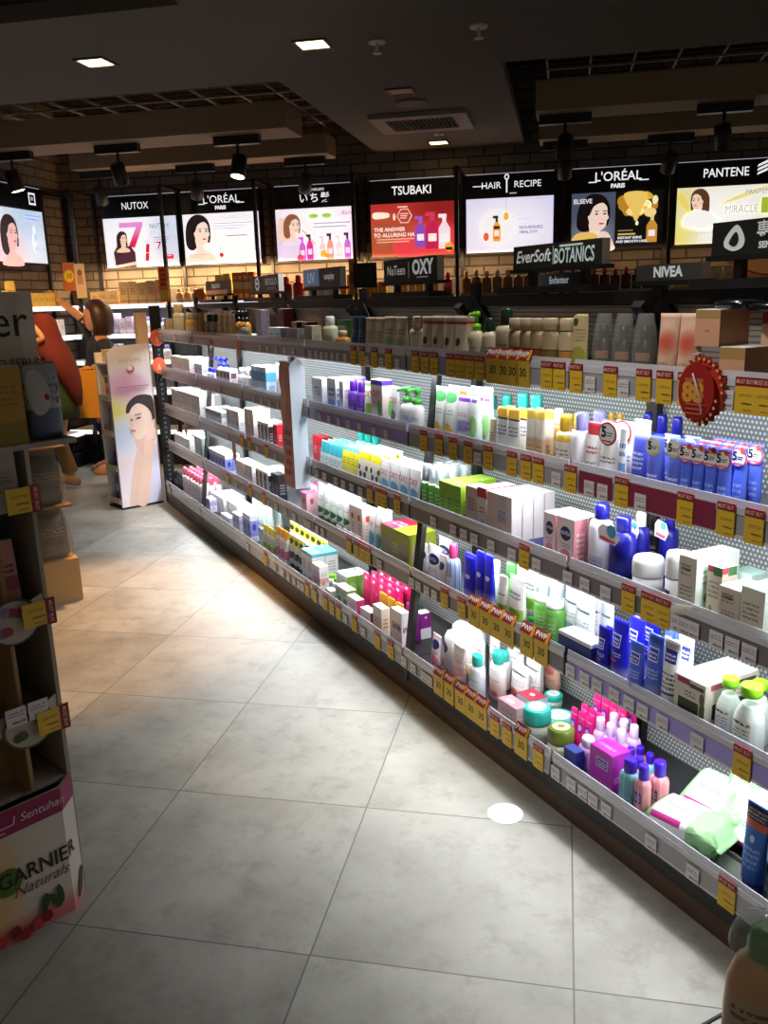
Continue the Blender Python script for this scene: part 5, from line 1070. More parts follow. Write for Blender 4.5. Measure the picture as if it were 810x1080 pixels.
def lightbox(lab, art, header, pos=None, rz=TH, w=BW):
    r = empty('illuminated_wall_sign', pos, rz, lab, 'wall sign')
    b = MB(); b.box(-w / 2 - .012, w / 2 + .012, -.1, 0, -.015, BH + HB + .004); b.box(-w / 2 - .012, w / 2 + .012, -.103, -.1, BH - .004, BH + .006); b.build('casing', BLACK, r)
    a = Art(em); a.d = -.1005; art(a, -w / 2, w); a.build('picture_panel', a.mats, r)
    h = Art(em); h.d = -.1012; h.R(-w / 2, w / 2, BH + .006, BH + HB - .006, flat('header_navy', '10111c', .25)); header(h, BH + HB * .52); h.build('header_panel', h.mats, r)
    b = MB(); b.box(-w / 2, w / 2, -.1, -.085, BH + HB + .004, BH + HB + .009); b.build('light_edge', flat('edge_glow', 'c8ccd8', emit=.6 * SIGN), r)
    return r
LT = 'f2f4fa'
def grad(name, base, els): return label('poster_' + name, base, els, .4, emit=SIGN)
def art1(a, x, w):
    a.R(x, x + w, 0, BH, grad('a', 'dfe6f4', [('soft', .35, .55, .5, .7, 'f6f7fc'), ('soft', .95, .5, .4, .7, 'c4d4ec')]))
    a.P([(x + .16, .40), (x + .40, .40), (x + .40, .37), (x + .30, .17), (x + .24, .19), (x + .33, .355), (x + .16, .355)], grad('seven', 'c81848', [('grad', .2, .4, 'dc8ed8')]))
    a.P([(x + .09, .0), (x + .08, .14), (x + .12, .19), (x + .26, .19), (x + .30, .13), (x + .30, .0)], '3a2030'); a.lady(x + .185, .25, .09, '2a1a1a', 'e8c4ac', 1, long=1.9); a.P([(x + .1, .02), (x + .3, .05), (x + .3, .02), (x + .1, .0)], 'e8c4ac')
    a.P([(x + .40, .05), (x + .435, .05), (x + .455, .2), (x + .42, .2)], 'b81838'); a.R(x + .41, x + .45, .12, .125, 'f0d0d8'); a.bar((x + .42, a.lay(), .21), (x + .38, a.d, .28), .008, .001, a.ink('9aa4b4'))
    a.T('NUTOX', .062, x + .57, .355, '6a6a80', wide=.9); a.T('BUY   YOU', .032, x + .55, .295, '9a9ab0'); lines(a, x + .5, x + .68, .25, 3, .02, 'b08aa4'); a.T('7', .09, x + .55, .18, 'a0203c', bold=.002); a.T('PROBLEMS', .012, x + .62, .21, 'a0203c'); a.R(x + .58, x + .69, .06, .1, 'c02a40'); lines(a, x + .6, x + .67, .085, 1, .02, 'f0d0d4')
def art2(a, x, w):
    a.R(x, x + w, 0, BH, grad('b', 'f4f2fa', [('soft', .5, .4, .6, .6, 'fcfbfd')])); a.lady(x + .16, .27, .2, '1c1416', 'f2ddd0', 1, long=.75)
    a.T("L'ORÉAL  10", .035, x + .5, .4, '9a9ab0'); lines(a, x + .3, x + .68, .345, 3, .022, 'b8b8c8'); a.R(x + .42, x + .62, .235, .245, 'b08a94'); a.El(x + .36, .075, .02, .02, 'b02a3c'); a.bar((x + .35, a.lay(), .11), (x + .355, a.d, .15), .008, .001, a.ink('7a3a44')); lines(a, x + .05, x + .22, .08, 2, .02, 'd0a0a0'); a.R(x + .68, x + .72, .1, .3, 'd8dce8')
def art3(a, x, w):
    a.R(x, x + w, 0, BH, grad('c', 'f2ecf8', [('soft', .5, .7, .5, .5, 'faf8fb'), ('soft', 0, .3, .4, .6, 'd6ccea')])); a.P([(x + .03, .36), (x + .1, .33), (x + .11, .12), (x + .02, .2)], 'ecd0bc', True); a.lady(x + .16, .29, .13, '8a5a3c', 'f2d8c8', 1, long=.8, top='dcd6f2'); a.P([(x + .05, 0), (x + .06, .14), (x + .24, .14), (x + .26, 0)], 'dcd6f2'); a.P([(x + .22, .27), (x + .26, .26), (x + .38, .13), (x + .35, .12)], 'ecd0bc')
    for i, (bx, c) in enumerate(((.24, 'c864cc'), (.31, 'dd2f9e'), (.43, 'f0d0d8'), (.50, 'f09a8a'), (.58, 'f2dce4'), (.66, 'd06ad8'))): a.bottle(x + bx, .0, .06, .21 + .02 * (i % 2), c, '40303a' if i % 2 else None, True)
    a.El(x + .44, .05, .03, .03, 'f0b840'); a.El(x + .47, .03, .02, .02, 'e8a030'); a.El(x + .22, .02, .03, .03, 'd84a6a')
    for bx in (.36, .48): a.El(x + bx, .37, .045, .022, 'b6d878'); lines(a, x + bx - .03, x + bx + .03, .37, 1, .012, '6a9a3a')
    a.T('Rich', .055, x + .66, .385, 'c05a9a', shear=.3); lines(a, x + .36, x + .7, .3, 2, .03, 'c0b0c8')
def art4(a, x, w):
    a.R(x, x + w, 0, BH, grad('d', 'b3322c', [('soft', .2, .3, .5, .6, 'a85638'), ('soft', .75, .3, .35, .5, 'd84a48'), ('soft', .9, .95, .5, .5, '8a1c1c')])); a.P([(x + .22, 0), (x + .2, .1), (x + .3, .16), (x + .45, .05), (x + .48, 0)], 'd8404a', True)
    for c, r_ in (('f0d8c0', .068), ('b8403a', .06)): a.P([(x + .30 + r_ * math.cos(i * 1.0472), .335 + r_ * math.sin(i * 1.0472)) for i in range(6)], c)
    lines(a, x + .265, x + .335, .35, 3, .018, 'f2d8c8'); a.R(x + .24, x + .33, .405, .415, 'f0d8c0'); a.El(x + .21, .33, .012, .03, 'f0d8c0')
    a.T('THE ANSWER', .045, x + .165, .225, 'faeee8', bold=.001); a.T('TO ALLURING HAIR', .045, x + .225, .178, 'faeee8', bold=.001); lines(a, x + .05, x + .38, .14, 2, .022, 'e8b8a0')
    a.bottle(x + .44, .07, .1, .27, '8a4ab8', '9a5ac4', True); a.bottle(x + .545, .05, .12, .32, 'c02050', 'c83a60', True); a.bottle(x + .65, .05, .1, .3, 'f0dce8', 'f4e8ee', True); a.El(x + .69, .06, .04, .04, 'e8a83a'); a.R(x + .66, x + .72, .035, .06, '2a2420'); a.P([(x + .03, .32), (x + .03, .37), (x + .15, .365), (x + .17, .345), (x + .15, .325)], 'fdf2dc', True)
def art5(a, x, w):
    a.R(x, x + w, 0, BH, grad('e', 'dcd8f2', [('soft', .5, .4, .6, .7, 'f4f2fa')])); a.El(x + .26, .2, .155, .155, 'f6f4f8'); a.bottle(x + .26, .09, .065, .22, 'eaa83a', '3a2a22', True); a.R(x + .235, x + .285, .19, .215, '3a2420'); a.R(x + .235, x + .285, .11, .13, 'e07a3a'); a.El(x + .34, .29, .024, .033, 'eeb84a'); a.El(x + .17, .13, .024, .035, 'e0683a'); a.R(x + .338, x + .342, .32, .44, 'a08a9a')
    a.T('The', .03, x + .455, .3, '9a9ab4'); a.T('ultimate', .03, x + .485, .265, 'a0a0b8'); a.T('recipe to', .03, x + .5, .23, 'a8a8be'); a.T('NOURISHED', .036, x + .55, .193, '7a7a90', bold=.001); a.T('HEALTHY', .036, x + .53, .155, '7a7a90', bold=.001); a.T('HAIR RECIPE', .02, x + .64, .42, 'a8a8c0')
def art6(a, x, w):
    a.R(x, x + .355, 0, BH, grad('f', '4a5064', [('soft', .5, .2, .6, .5, '767c92')])); a.R(x + .355, x + w, 0, BH, '0a0908'); a.lady(x + .2, .25, .22, '120c0c', 'f0d4c6', 1, long=.5); a.P([(x + .2, .0), (x + .22, .12), (x + .3, .12), (x + .35, .02), (x + .35, 0)], 'f0d4c6', True); a.P([(x + .02, .1), (x + .08, .13), (x + .2, .12), (x + .2, .06), (x + .02, .06)], 'e8c060', True); a.T('ELSEVE', .05, x + .09, .375, 'e8e8f4', bold=.001)
    for i in range(26): a.El(x + .4 + .28 * random.random(), .25 + .19 * random.random() * (1 - abs(random.random() - .5)), .02 + .03 * random.random(), .02 + .03 * random.random(), random.choice(('d8a83a', 'f0d890', 'b8842a', 'f6eab8')))
    a.P([(x + .42, .42), (x + .6, .42), (x + .56, .28), (x + .52, .2), (x + .48, .28)], 'ecc864', True); a.El(x + .53, .185, .012, .018, 'fdf6d8'); a.bottle(x + .65, .03, .085, .24, 'c8903a', 'e8cc8a'); a.R(x + .38, x + .52, .095, .107, 'e0c050'); a.R(x + .38, x + .5, .125, .135, '8a7a6a'); a.T('INSTANT SHINE', .027, x + .475, .072, 'eceef8', bold=.001); a.T('AND SMOOTH HAIR', .027, x + .49, .042, 'eceef8', bold=.001)
def art7(a, x, w):
    a.R(x, x + w, 0, BH, grad('g', 'f0eee0', [('soft', 0, .1, .3, .6, 'e8dc7a'), ('soft', .05, .8, .3, .4, 'e6dc9a'), ('soft', .5, .5, .4, .5, 'fbfaf6')])); a.P([(x + .0, .36), (x + .1, .24), (x + .12, .26), (x + .04, .40)], 'ecd86a', True); a.P([(x + .34, .3), (x + .5, .38), (x + .74, .44), (x + .74, .41), (x + .5, .34)], 'ecdf9a', True); a.lady(x + .17, .33, .12, '5a3826', 'f0d2be', -1, long=1.2, top='fbfaf6'); a.P([(x + .06, .14), (x + .1, .25), (x + .25, .25), (x + .32, .14)], 'fbfaf6', True)
    a.T('PANTENE', .05, x + .63, .385, '7a86c8'); a.T('MIRACLE', .085, x + .5, .255, 'b4aca0', wide=.75); a.R(x + .65, x + .735, .22, .34, 'a8b83a'); a.T('Make me', .022, x + .2, .14, 'b0a8a0'); a.T('strong hair in 3', .032, x + .19, .085, '9a94a8', shear=.25)
def art8(a, x, w):
    a.R(x, x + w, 0, BH, grad('h', 'd6e2f0', [('soft', .2, .2, .5, .6, 'ecc8d4'), ('soft', .7, .9, .5, .5, 'b8cce6')])); a.lady(x + w - .5, .22, .2, '2a1a1a', 'ecb8b4', 1, long=.9); a.bottle(x + w - .15, .1, .07, .22, 'c4d8ec', 'e4eef6'); lines(a, x + w - .28, x + w - .05, .39, 2, .03, '9ab0d0')
def serif(h, t, size, x, z, c, **k): h.T(t, size, x, z, c, **k)
def head_bar(h, x0, x1, z0, z1): h.R(x0, x1, z0, z1, LT)
SIGNS = [(-3.885, "wall sign lit with a woman and a large pink seven", art1, lambda h, z: h.T('NUTOX', .088, -.03, z, LT, wide=.85)),
         (-3.085, 'lit white wall sign with black bobbed hair portrait', art2, lambda h, z: (h.T("L'ORÉAL", .095, .02, z + .015, LT), head_bar(h, -.2, -.14, z - .022, z - .014), head_bar(h, .16, .24, z - .022, z - .014), h.T('PARIS', .042, .01, z - .055, LT, bold=.002))),
         (-2.19, 'lit wall sign with woman raising her arm and coloured pump bottles', art3, lambda h, z: (h.T('ICHIKAMI', .034, .02, z + .052, LT), h.T('いち髪', .088, 0, z - .02, LT, bold=.001, space=1.25))),
         (-1.315, 'red lit wall sign with purple red and white pump bottles', art4, lambda h, z: h.T('TSUBAKI', .1, 0, z, LT, wide=.9, bold=.001)),
         (-.475, 'lavender lit wall sign with a bottle on a white plate', art5, lambda h, z: (h.T('HAIR', .075, -.155, z, LT), h.T('RECIPE', .075, .15, z, LT), h.R(-.03, -.018, z - .06, z + .05, LT), h.El(-.024, z + .065, .02, .024, LT), h.El(-.024, z + .065, .011, .014, flat('header_navy', '10111c')), h.R(-.31, -.2, z - .004, z + .003, LT), h.R(0, .06, z - .072, z - .062, 'a8a8a8'))),
         (.41, 'dark lit wall sign with short black hair and gold oil drop', art6, lambda h, z: (h.T("L'ORÉAL", .1, 0, z + .018, LT, bold=.001), head_bar(h, -.235, -.17, z - .022, z - .013), head_bar(h, .17, .245, z - .022, z - .013), h.T('PARIS', .045, 0, z - .055, LT, bold=.002))),
         (1.25, 'rightmost lit wall sign with long haired woman in white', art7, lambda h, z: (h.T('PANTENE', .095, 0, z, LT, wide=.85, bold=.001), [h.P([(.235, z - .03 + i * .03), (.31, z + .0 + i * .03), (.315, z + .022 + i * .03), (.24, z - .012 + i * .03)], LT) for i in range(3)]))]
for e, lab, art, hd in SIGNS: lightbox(lab, art, hd, W(e, 7.845, 1.826))
lightbox('leftmost lit wall sign, on the side wall behind the scarfed woman', art8, lambda h, z: (h.R(.2, .3, z - .05, z + .05, LT), h.R(.215, .285, z - .035, z + .035, flat('header_navy', '10111c')), h.T('SK', .04, .25, z, LT)), W(-4.695, 6.92, 1.866), TH + math.pi / 2, .76)

# ================================================================ shelving along the brick wall
LED = lambda s, n: flat('led_' + n, {'c': 'f2f4ff', 'w': 'ffe2b0'}[n], emit=s)
PALE = flat('wall_shelf_white', 'c9c4be', .5)
def wall_bay(e0, e1, lab, pos=None, rz=TH, dep=.40):
    r = empty('wall_shelving_bay', pos or W(e0, 7.4), rz, lab, 'shelving'); w = e1 - e0
    b = MB(); b.box(0, w, dep - .04, dep, .1, 1.62); b.build('back_panel', flat('wall_panel_grey', '3c3836', .7), r)
    b = MB(); b.box(0, w, .02, dep, 0, .12); b.build('plinth', BLACK, r)
    for z in (.33, .70, .98, 1.22, 1.485):
        b = MB(); b.box(0.03, w - .03, .0, dep - .04, z - .02, z); sh = b.build('shelf', PALE, r)
        b = MB(); b.box(.03, w - .03, -.012, 0, z - .035, z + .004); b.build('light_strip', (LED(1.5 if z > 1.4 else 1.1, 'c') if e0 < -2.7 else flat('strip_off', '8a8680', .4)), sh)
    for x in (0,):
        b = MB(); b.box(x - .014, x + .014, 0, .028, 0, 2.50); b.box(x - .014, x + .014, .39 - .4 + dep, .418 - .4 + dep, 1.5, 2.50); b.box(x - .014, x + .014, .0, .418 - .4 + dep, 2.475, 2.50); b.build('side_frame', BLACK, r)
    return r
ES = [-4.66, -4.37, -3.5, -2.63, -1.76, -.885, -.03, .80, 1.66]
BAYN = ['narrow corner wall shelving bay behind the scarfed woman', 'wall shelving bay behind the reaching woman', 'wall shelving bay under the white portrait sign', 'wall shelving bay under the raised arm sign', 'wall shelving bay under the red sign', 'wall shelving bay under the lavender sign', 'wall shelving bay under the dark gold drop sign', 'wall shelving bay under the rightmost sign']
for i in range(8): wall_bay(ES[i], ES[i + 1], BAYN[i])
for m0, m1, lb in ((5.45, 6.36, 'side wall shelving bay nearer the viewer at the left edge'), (6.36, 7.36, 'side wall shelving bay with the reaching hand and yellow packs')): wall_bay(-5.0, -5.0 + m1 - m0, lb, W(-4.46, m0), TH + math.pi / 2, .24)
def side_goods(m0, m1, z, ht, n, kind, desc):
    w = (m1 - m0) / n; proto = None
    for i in range(n):
        if proto is None: o, cat = KIND[kind[0]](kind[1:], w * .92, .08, ht); proto = o
        else: o = dup(proto)
        o.location = W(-4.50, m0 + (i + .5) * w, z); o.rotation_euler = (0, 0, TH + math.pi / 2); tag(o, desc + (', ' + ORD[i] + ' from left' if n > 1 else '') + ', side wall shelf', cat, desc + ' group' if n > 1 else None)
PL.update({'cream2': 'e8cf9c', 'yellow2': 'f0d060', 'white2': 'eceaf0', 'blue2': '6a84c8'})
side_goods(5.75, 6.3, 1.486, .17, 5, ('box', 'pink'), 'dark pink carton behind the left tower'); side_goods(6.42, 6.52, 1.486, .14, 1, ('box', 'cream2'), 'cream carton left of the large yellow pack'); side_goods(6.53, 6.68, 1.486, .22, 1, ('pouch', 'yellow2'), 'large yellow pack near the reaching hand'); side_goods(6.70, 7.2, 1.486, .12, 6, ('box', 'yellow2'), 'yellow carton behind the reaching arm')
side_goods(6.45, 6.8, 1.222, .16, 4, ('box', 'blue2'), 'blue white carton above the headscarf'); side_goods(6.82, 7.3, 1.222, .15, 6, ('box', 'white2'), 'white carton behind the headscarf')
b = MB(); b.box(1.64, 1.68, 7.4, 7.44, 0, 2.5); struct(b.build('trim_frame', BLACK, rz=TH))
def wall_goods(e0, e1, z, ht, n, kind, desc, m=7.44, where='wall top shelf', vary=.15, wfac=.9):
    w = (e1 - e0) / n; proto = None
    for i in range(n):
        if proto is None: o, cat = KIND[kind[0]](kind[1:], w * wfac, .07, ht); proto = o
        else: o = dup(proto)
        o.location = W(e0 + (i + .5) * w, m + .01 * random.random(), z); o.rotation_euler = (0, 0, TH); s = 1 + vary * (random.random() - .5) if i else 1; o.scale = (1, 1, s)
        tag(o, desc + (', ' + ORD[min(i, 11)] + ' from left' if n > 1 else '') + ', ' + where, cat, desc + ' group' if n > 1 else None)
PL.update({'cream2': 'e8cf9c', 'gold2': 'd89a40', 'orange2': 'd8702a', 'redjar': 'a01a20', 'yellow2': 'ecc860', 'white2': 'eceaf0', 'lav2': 'c4bcd8', 'blue2': '6a84c8', 'dkred': '4a1418', 'brown2': '8a5a2c'})
zt = 1.486
wall_goods(-4.30, -4.02, zt, .12, 3, ('box', 'cream2'), 'small cream carton right of the upright paper cards')
wall_goods(-4.0, -3.55, zt, .2, 5, ('box', 'cream2'), 'cream carton behind the hair of the woman', vary=.3)
wall_goods(-3.46, -3.08, zt, .125, 5, ('bot', 'cream2', 'tan'), 'small cream bottle left of the orange stack')
wall_goods(-3.06, -2.92, zt, .23, 2, ('box', 'yellow2'), 'pale yellow carton')
wall_goods(-2.9, -2.69, zt, .10, 4, ('box', 'orange2'), 'orange carton in the lower layer', vary=0)
wall_goods(-2.9, -2.69, zt + .1, .06, 4, ('box', 'cream2'), 'cream carton in the middle layer', vary=0)
wall_goods(-2.9, -2.69, zt + .16, .085, 4, ('box', 'orange2'), 'orange carton in the upper layer', vary=0)
wall_goods(-2.58, -2.24, zt, .205, 3, ('bot', 'redjar', 'red'), 'dark red bottle')
wall_goods(-2.2, -1.95, zt, .1, 3, ('box', 'white2'), 'white carton under the blue shelf sign')
wall_goods(-1.93, -1.78, zt, .2, 2, ('pouch', 'gold2'), 'golden orange pouch left of the post', vary=.1)
wall_goods(-1.72, -1.5, zt, .12, 3, ('box', 'gold2'), 'golden carton right of the post')
wall_goods(-1.45, -1.05, zt, .12, 6, ('pouch', 'gold2'), 'amber pouch below the black wordmark sign')
wall_goods(-1.02, -.93, zt, .18, 1, ('bot', 'red', 'red'), 'slim red bottle beside the black wordmark sign')
wall_goods(-.86, -.08, zt, .185, 9, ('bot', 'brown2', 'tan'), 'brown bottle with pale cap', vary=.08)
wall_goods(.02, .78, zt, .17, 9, ('bot', 'dkred', 'red'), 'dark red bottle under the gold drop sign', vary=.1)
wall_goods(.85, 1.6, zt, .15, 8, ('box', 'cream2'), 'dim cream carton under the rightmost sign')
for z, hh, nm in ((1.222, .16, 'second wall shelf'), (.982, .15, 'third wall shelf')):
    for (x0, x1), (ka, kb) in (((-4.32, -3.55), ('white2', 'lav2')),):
        h2 = (x1 - x0) * .55
        wall_goods(x0, x0 + h2, z, hh, max(2, int(h2 / .07)), ('box', kb), '%s carton in the %s' % ({'blue2': 'blue', 'lav2': 'lilac'}[kb], 'second bay' if x0 < -4 else 'third bay'), where=nm, vary=.4)
        wall_goods(x0 + h2 + .01, x1, z, hh * .9, max(2, int(h2 / .09)), ('bot', ka, 'lilac'), 'white bottle in the %s' % ('second bay' if x0 < -4 else 'third bay'), where=nm, vary=.2)
# hanging paper signs at the wall
def placard(name, pos, rz, w, h, face, lab, extra=None, cat='sign', d=.004):
    a = Art(lambda c: flat('paper_' + c, c, .6)); a.box(-w / 2, w / 2, 0, d, 0, h, a.ink(face)); a.d = 0
    if extra: extra(a)
    o = a.build(name, a.mats, loc=pos, rz=rz); return tag(o, lab, cat)
placard('price_card', W(-4.415, 7.33, 1.62), TH, .12, .25, 'd0703a', 'orange card with yellow disc reading 30 above the reaching woman', lambda a: (a.El(0, .13, .05, .055, 'f0dc30'), a.T('30', .06, 0, .13, 'c8641e', bold=.001)))
placard('portrait_card', W(-4.29, 7.3, 1.555), TH, .10, .30, 'ecd2a4', 'cream upright card with tiny portrait beside the disc card', lambda a: (a.El(0, .22, .025, .03, 'a06a4a'), a.R(-.03, .03, .12, .19, 'd89a7a')))
placard('promo_strip', W(-3.515, 7.36, 1.5), TH, .085, .30, 'dc7a2c', 'narrow orange and yellow promotional strip on a wall shelf post', lambda a: (a.R(-.04, .04, .02, .1, 'e8c83a'), [a.El(0, .27 - i * .04, .03, .015, 'b8301c') for i in range(4)]))
placard('promo_strip', W(-1.78, 7.36, 1.5), TH, .05, .30, 'c4803a', 'narrow brown promotional strip on the post under the red sign', lambda a: a.R(-.02, .02, .1, .2, '7a4a2a'))
placard('blank_board', W(-1.63, 7.2, 1.56), TH, .2, .2, '1a1a1c', 'plain black board beside the brown promotional strip', None)
placard('round_promo', W(-3.17, 7.33, 1.485), TH, .02, .02, 'e07a3a', 'round orange promotional disc on the wall top shelf', lambda a: a.El(0, .06, .055, .055, 'e07a3a'))
# ================================================================ the long shelving run
def perf_mat():
    m, nt, b = newmat('perforated_steel'); k = NB(nt); t = k.n('ShaderNodeTexCoord'); sp = k.n('ShaderNodeSeparateXYZ'); nt.links.new(t.outputs['Object'], sp.inputs[0])
    z = k.math('MULTIPLY', sp.outputs[2], 1 / .013); x = k.math('MULTIPLY', sp.outputs[0], 1 / .013)
    row = k.math('FLOOR', z); x = k.math('ADD', x, k.math('MULTIPLY', k.math('FRACT', k.math('MULTIPLY', row, .5)), 1))
    dx = k.math('SUBTRACT', k.math('FRACT', x), .5); dz = k.math('SUBTRACT', k.math('FRACT', z), .5)
    q = k.math('LESS_THAN', k.math('ADD', k.math('MULTIPLY', dx, dx), k.math('MULTIPLY', dz, dz)), .085)
    nt.links.new(k.mix(q, srgb('8d9492'), srgb('e8eeea')), b.inputs['Base Color']); b.inputs['Metallic'].default_value = .35; b.inputs['Roughness'].default_value = .35  # holes coloured bright, light showing in them put into the colour
    return m
PERF = perf_mat()
def ribbed():
    m, nt, b = newmat('ribbed_panel'); k = NB(nt); t = k.n('ShaderNodeTexCoord'); sp = k.n('ShaderNodeSeparateXYZ'); nt.links.new(t.outputs['Object'], sp.inputs[0])
    f = k.math('FRACT', k.math('MULTIPLY', sp.outputs[2], 70)); nt.links.new(k.mix(k.math('LESS_THAN', f, .3), srgb('c4bab4'), srgb('8c847e')), b.inputs['Base Color']); b.inputs['Roughness'].default_value = .25; b.inputs['Metallic'].default_value = .3
    return m
RIB = ribbed()
STRIP = flat('strip_plastic', 'a8a6ae', .22); STRIPL = flat('strip_lilac', 'a99ee6', .2); DECK = flat('shelf_deck', '6e6f74', .4, metal=.3); LIPC = clear('clear_lip', 'f4f6fc', .6); RAILD = flat('rail_dark', '7d7a80', .25); RAILE = flat('rail_edge', 'd4d2d8', .25); KICK = flat('kick_brown', '584234', .6); DARKMAT = flat('mat_black', '1b1b1d', .4)
YEL = label('tag_yellow', 'e6bc34', [('text', .2, .9, .62, .74, '7a5a1a', 2), ('text', .35, .92, .34, .46, '2a2212', 1), ('text', .45, .92, .12, .2, '4a3a14', 1)], .5)
YELD = flat('tag_card', 'deb93e', .5); REDH = flat('tag_red', '8e1d22', .5); REDW = flat('tag_red_ink', 'e8b8ac', .5); TAGW = label('tag_white', 'e4dde0', [('text', .1, .9, .55, .85, '8a7f8a', 2), ('text', .3, .9, .15, .38, '5a505a', 1)], .5); INK = flat('tag_ink', '2a2416', .5); ORG = flat('tag_orange', 'dc8a2c', .5); BLUET = flat('tag_blue', '8f93d4', .4); MAG = flat('tag_magenta', '8a2a48', .45)
def tag_meshes():
    M = {}
    b = MB(); b.box(-.0235, .0235, -.003, 0, -.006, .052, 0); b.box(-.024, .024, -.0035, .0005, .052, .07, 1); b.text('MUST BUY', .0125, 0, -.0042, .061, 2, bold=.0003, wide=.72); M['Y'] = b.mesh('price_tag', [YEL, REDH, REDW])
    b = MB(); b.box(-.019, .019, -.003, 0, .0, .04, 0); M['W'] = b.mesh('price_tag', [TAGW])
    b = MB(); b.box(-.015, .015, -.003, 0, .004, .034, 0); M['w'] = b.mesh('price_tag', [TAGW])
    b = MB(); b.box(-.02, .02, -.003, 0, -.002, .06, 0); M['B'] = b.mesh('price_tag', [BLUET])
    b = MB(); b.box(-.031, .031, -.004, 0, -.008, .066, 0); b.text('30', .034, .002, -.0046, .032, 2, bold=.0004); st = len(b.v); b.box(-.033, .033, -.004, .0, 0, .032, 1); b.box(.02, .033, -.0045, .0002, 0, .032, 3); b.text('PWP', .024, -.004, -.0052, .016, 4, bold=.0006)
    b.xf(Matrix.Translation((0, -.002, .066)) @ Matrix.Rotation(-.45, 4, 'X'), st); M['P'] = b.mesh('price_tag', [YELD, REDH, INK, ORG, flat('pwp_white', 'f0e4dc', .5)])
    return M
TM = tag_meshes()
TAGS = {}
for ln in TAGTEXT.strip().split('\n'):
    q = ln.split(); TAGS[q[0]] = [(s.split(':')[0], [float(v) for v in s.split(':')[1].split(',')]) for s in q[1:]]
BAYS = [(-3.60, -2.67, 'shelving bay at the far end beside the portrait stand, white cartons and red capped bottles'), (-2.67, -1.74, 'second far shelving bay with violet and white cartons'), (-1.74, -.8, 'shelving bay left of the white shelf flag with red and black cartons'), (-.8, .13, 'shelving bay between shelf flag and slanted black post with yellow sachets'), (.13, 1.03, 'shelving bay right of the slanted black post with teal capped bottles'), (1.03, 1.95, 'nearest shelving bay with blue tubes and green wet wipe packs')]
ZB = {'T': 1.227, '2': .957, '3': .687, '4': .415, 'B': .107}
for bi, (a0, a1, lab) in enumerate(BAYS):
    r = empty('gondola_shelving_bay', G(a0, 0), GROT, lab, 'shelving'); w = a1 - a0
    b = MB(); b.box(.004, w - .004, .35, .365, .13, 1.27); b.build('back_panel', PERF, r)
    b = MB(); b.box(.004, w - .004, .352, .362, 1.285, 1.435); b.build('top_panel', RIB, r)
    b = MB(); b.box(0, w, .33, .37, 1.44, 1.475); b.build('top_rail', BLACK, r)
    b = MB(); b.box(-.02, .02, .325, .349, .1, 1.52); b.obox(Vector((0, .30, 1.40)), Vector((1, 0, 0)), Vector((0, .7, .7)), Vector((0, -.7, .7)), .02, .012, .06)
    b.obox(Vector((.045, .337, 1.415)), Vector((.7, 0, .7)), Vector((0, 1, 0)), Vector((-.7, 0, .7)), .012, .012, .06); b.obox(Vector((-.045, .337, 1.415)), Vector((.7, 0, -.7)), Vector((0, 1, 0)), Vector((.7, 0, .7)), .012, .012, .06); b.build('rear_post', BLACK, r)
    if bi in (1, 4):
        b = MB(); b.bar((.02, .0, .06), (.02, .155, 1.205), .036, .02); b.build('slanted_post', BLACK, r)
    b = MB(); b.box(0, w, .0, .03, 0, .062); b.build('kick_board', KICK, r)
    b = MB(); b.box(0, w, -.004, .36, .062, .106); b.build('base', BLACK, r)
    for t in 'T234B':
        zb = ZB[t]; f = 0 if t == 'B' else .045
        b = MB(); b.box(.004, w - .004, f, .35, zb, zb + .019 if t != 'B' else zb + .02); 
        if t == 'B': b.box(.004, w - .004, f + .006, .35, zb + .02, zb + .022, 1)
        sh = b.build('shelf', [DECK, DARKMAT], r)
        b = MB(); b.box(.008, w - .008, f - .005, f, zb - .002, zb + .066, 0); b.box(.008, w - .008, f - .0068, f - .005, zb - .002, zb + .004, 1); b.box(.008, w - .008, f - .0068, f - .005, zb + .05, zb + .066, 1); b.build('price_rail', [STRIPL if (t == '4' and bi == 5) or (t == '2' and bi == 3) else (RAILD if t in '34' and bi > 2 else STRIP), RAILE], sh)  # nearest lilac rail: LED reflection put into its colour; the other is lilac plastic
        b = MB(); b.box(.008, w - .008, f - .004, f - .001, zb + .066, zb + .082, 0); b.build('clear_lip', LIPC, sh)
        if t != 'B':
            b = MB(); b.box(.03, w - .03, .07, .1, zb - .008, zb - .0005, 0); b.build('light_strip', LED(LEDGLOW, 'c'), sh)
            b = MB(); b.box(-.008, .008, f - .002, f + .03, zb - .004, zb + .05, 0); b.build('end_cap', BLACK, sh)
        for k, v in TAGS[t]:
            if not (a0 <= v[0] < a1): continue
            if k == 'M':
                x1 = min(v[1], a1 - .01); b = MB(); b.box(v[0] - a0, x1 - a0, f - .0075, f - .0055, zb + .002, zb + .062); b.build('backing_card', MAG, sh)
            else:
                o = bpy.data.objects.new('price_tag', TM[k]); COL.objects.link(o); o.parent = sh; o.location = (v[0] - a0, f - .008, zb + .001)
    # tubes of light under the shelves
    for t in 'T234':
        l = bpy.data.lights.new('shelf_light', 'AREA'); l.shape = 'RECTANGLE'; l.size = w - .08; l.size_y = .025; l.energy = LEDW * (w / .93) * (1.3 if bi < 3 else 1); l.color = (.93, .96, 1)
        o = bpy.data.objects.new('shelf_light', l); COL.objects.link(o); o.location = G((a0 + a1) / 2, .085, ZB[t] - .012); o.rotation_euler = (0.25, 0, GROT)
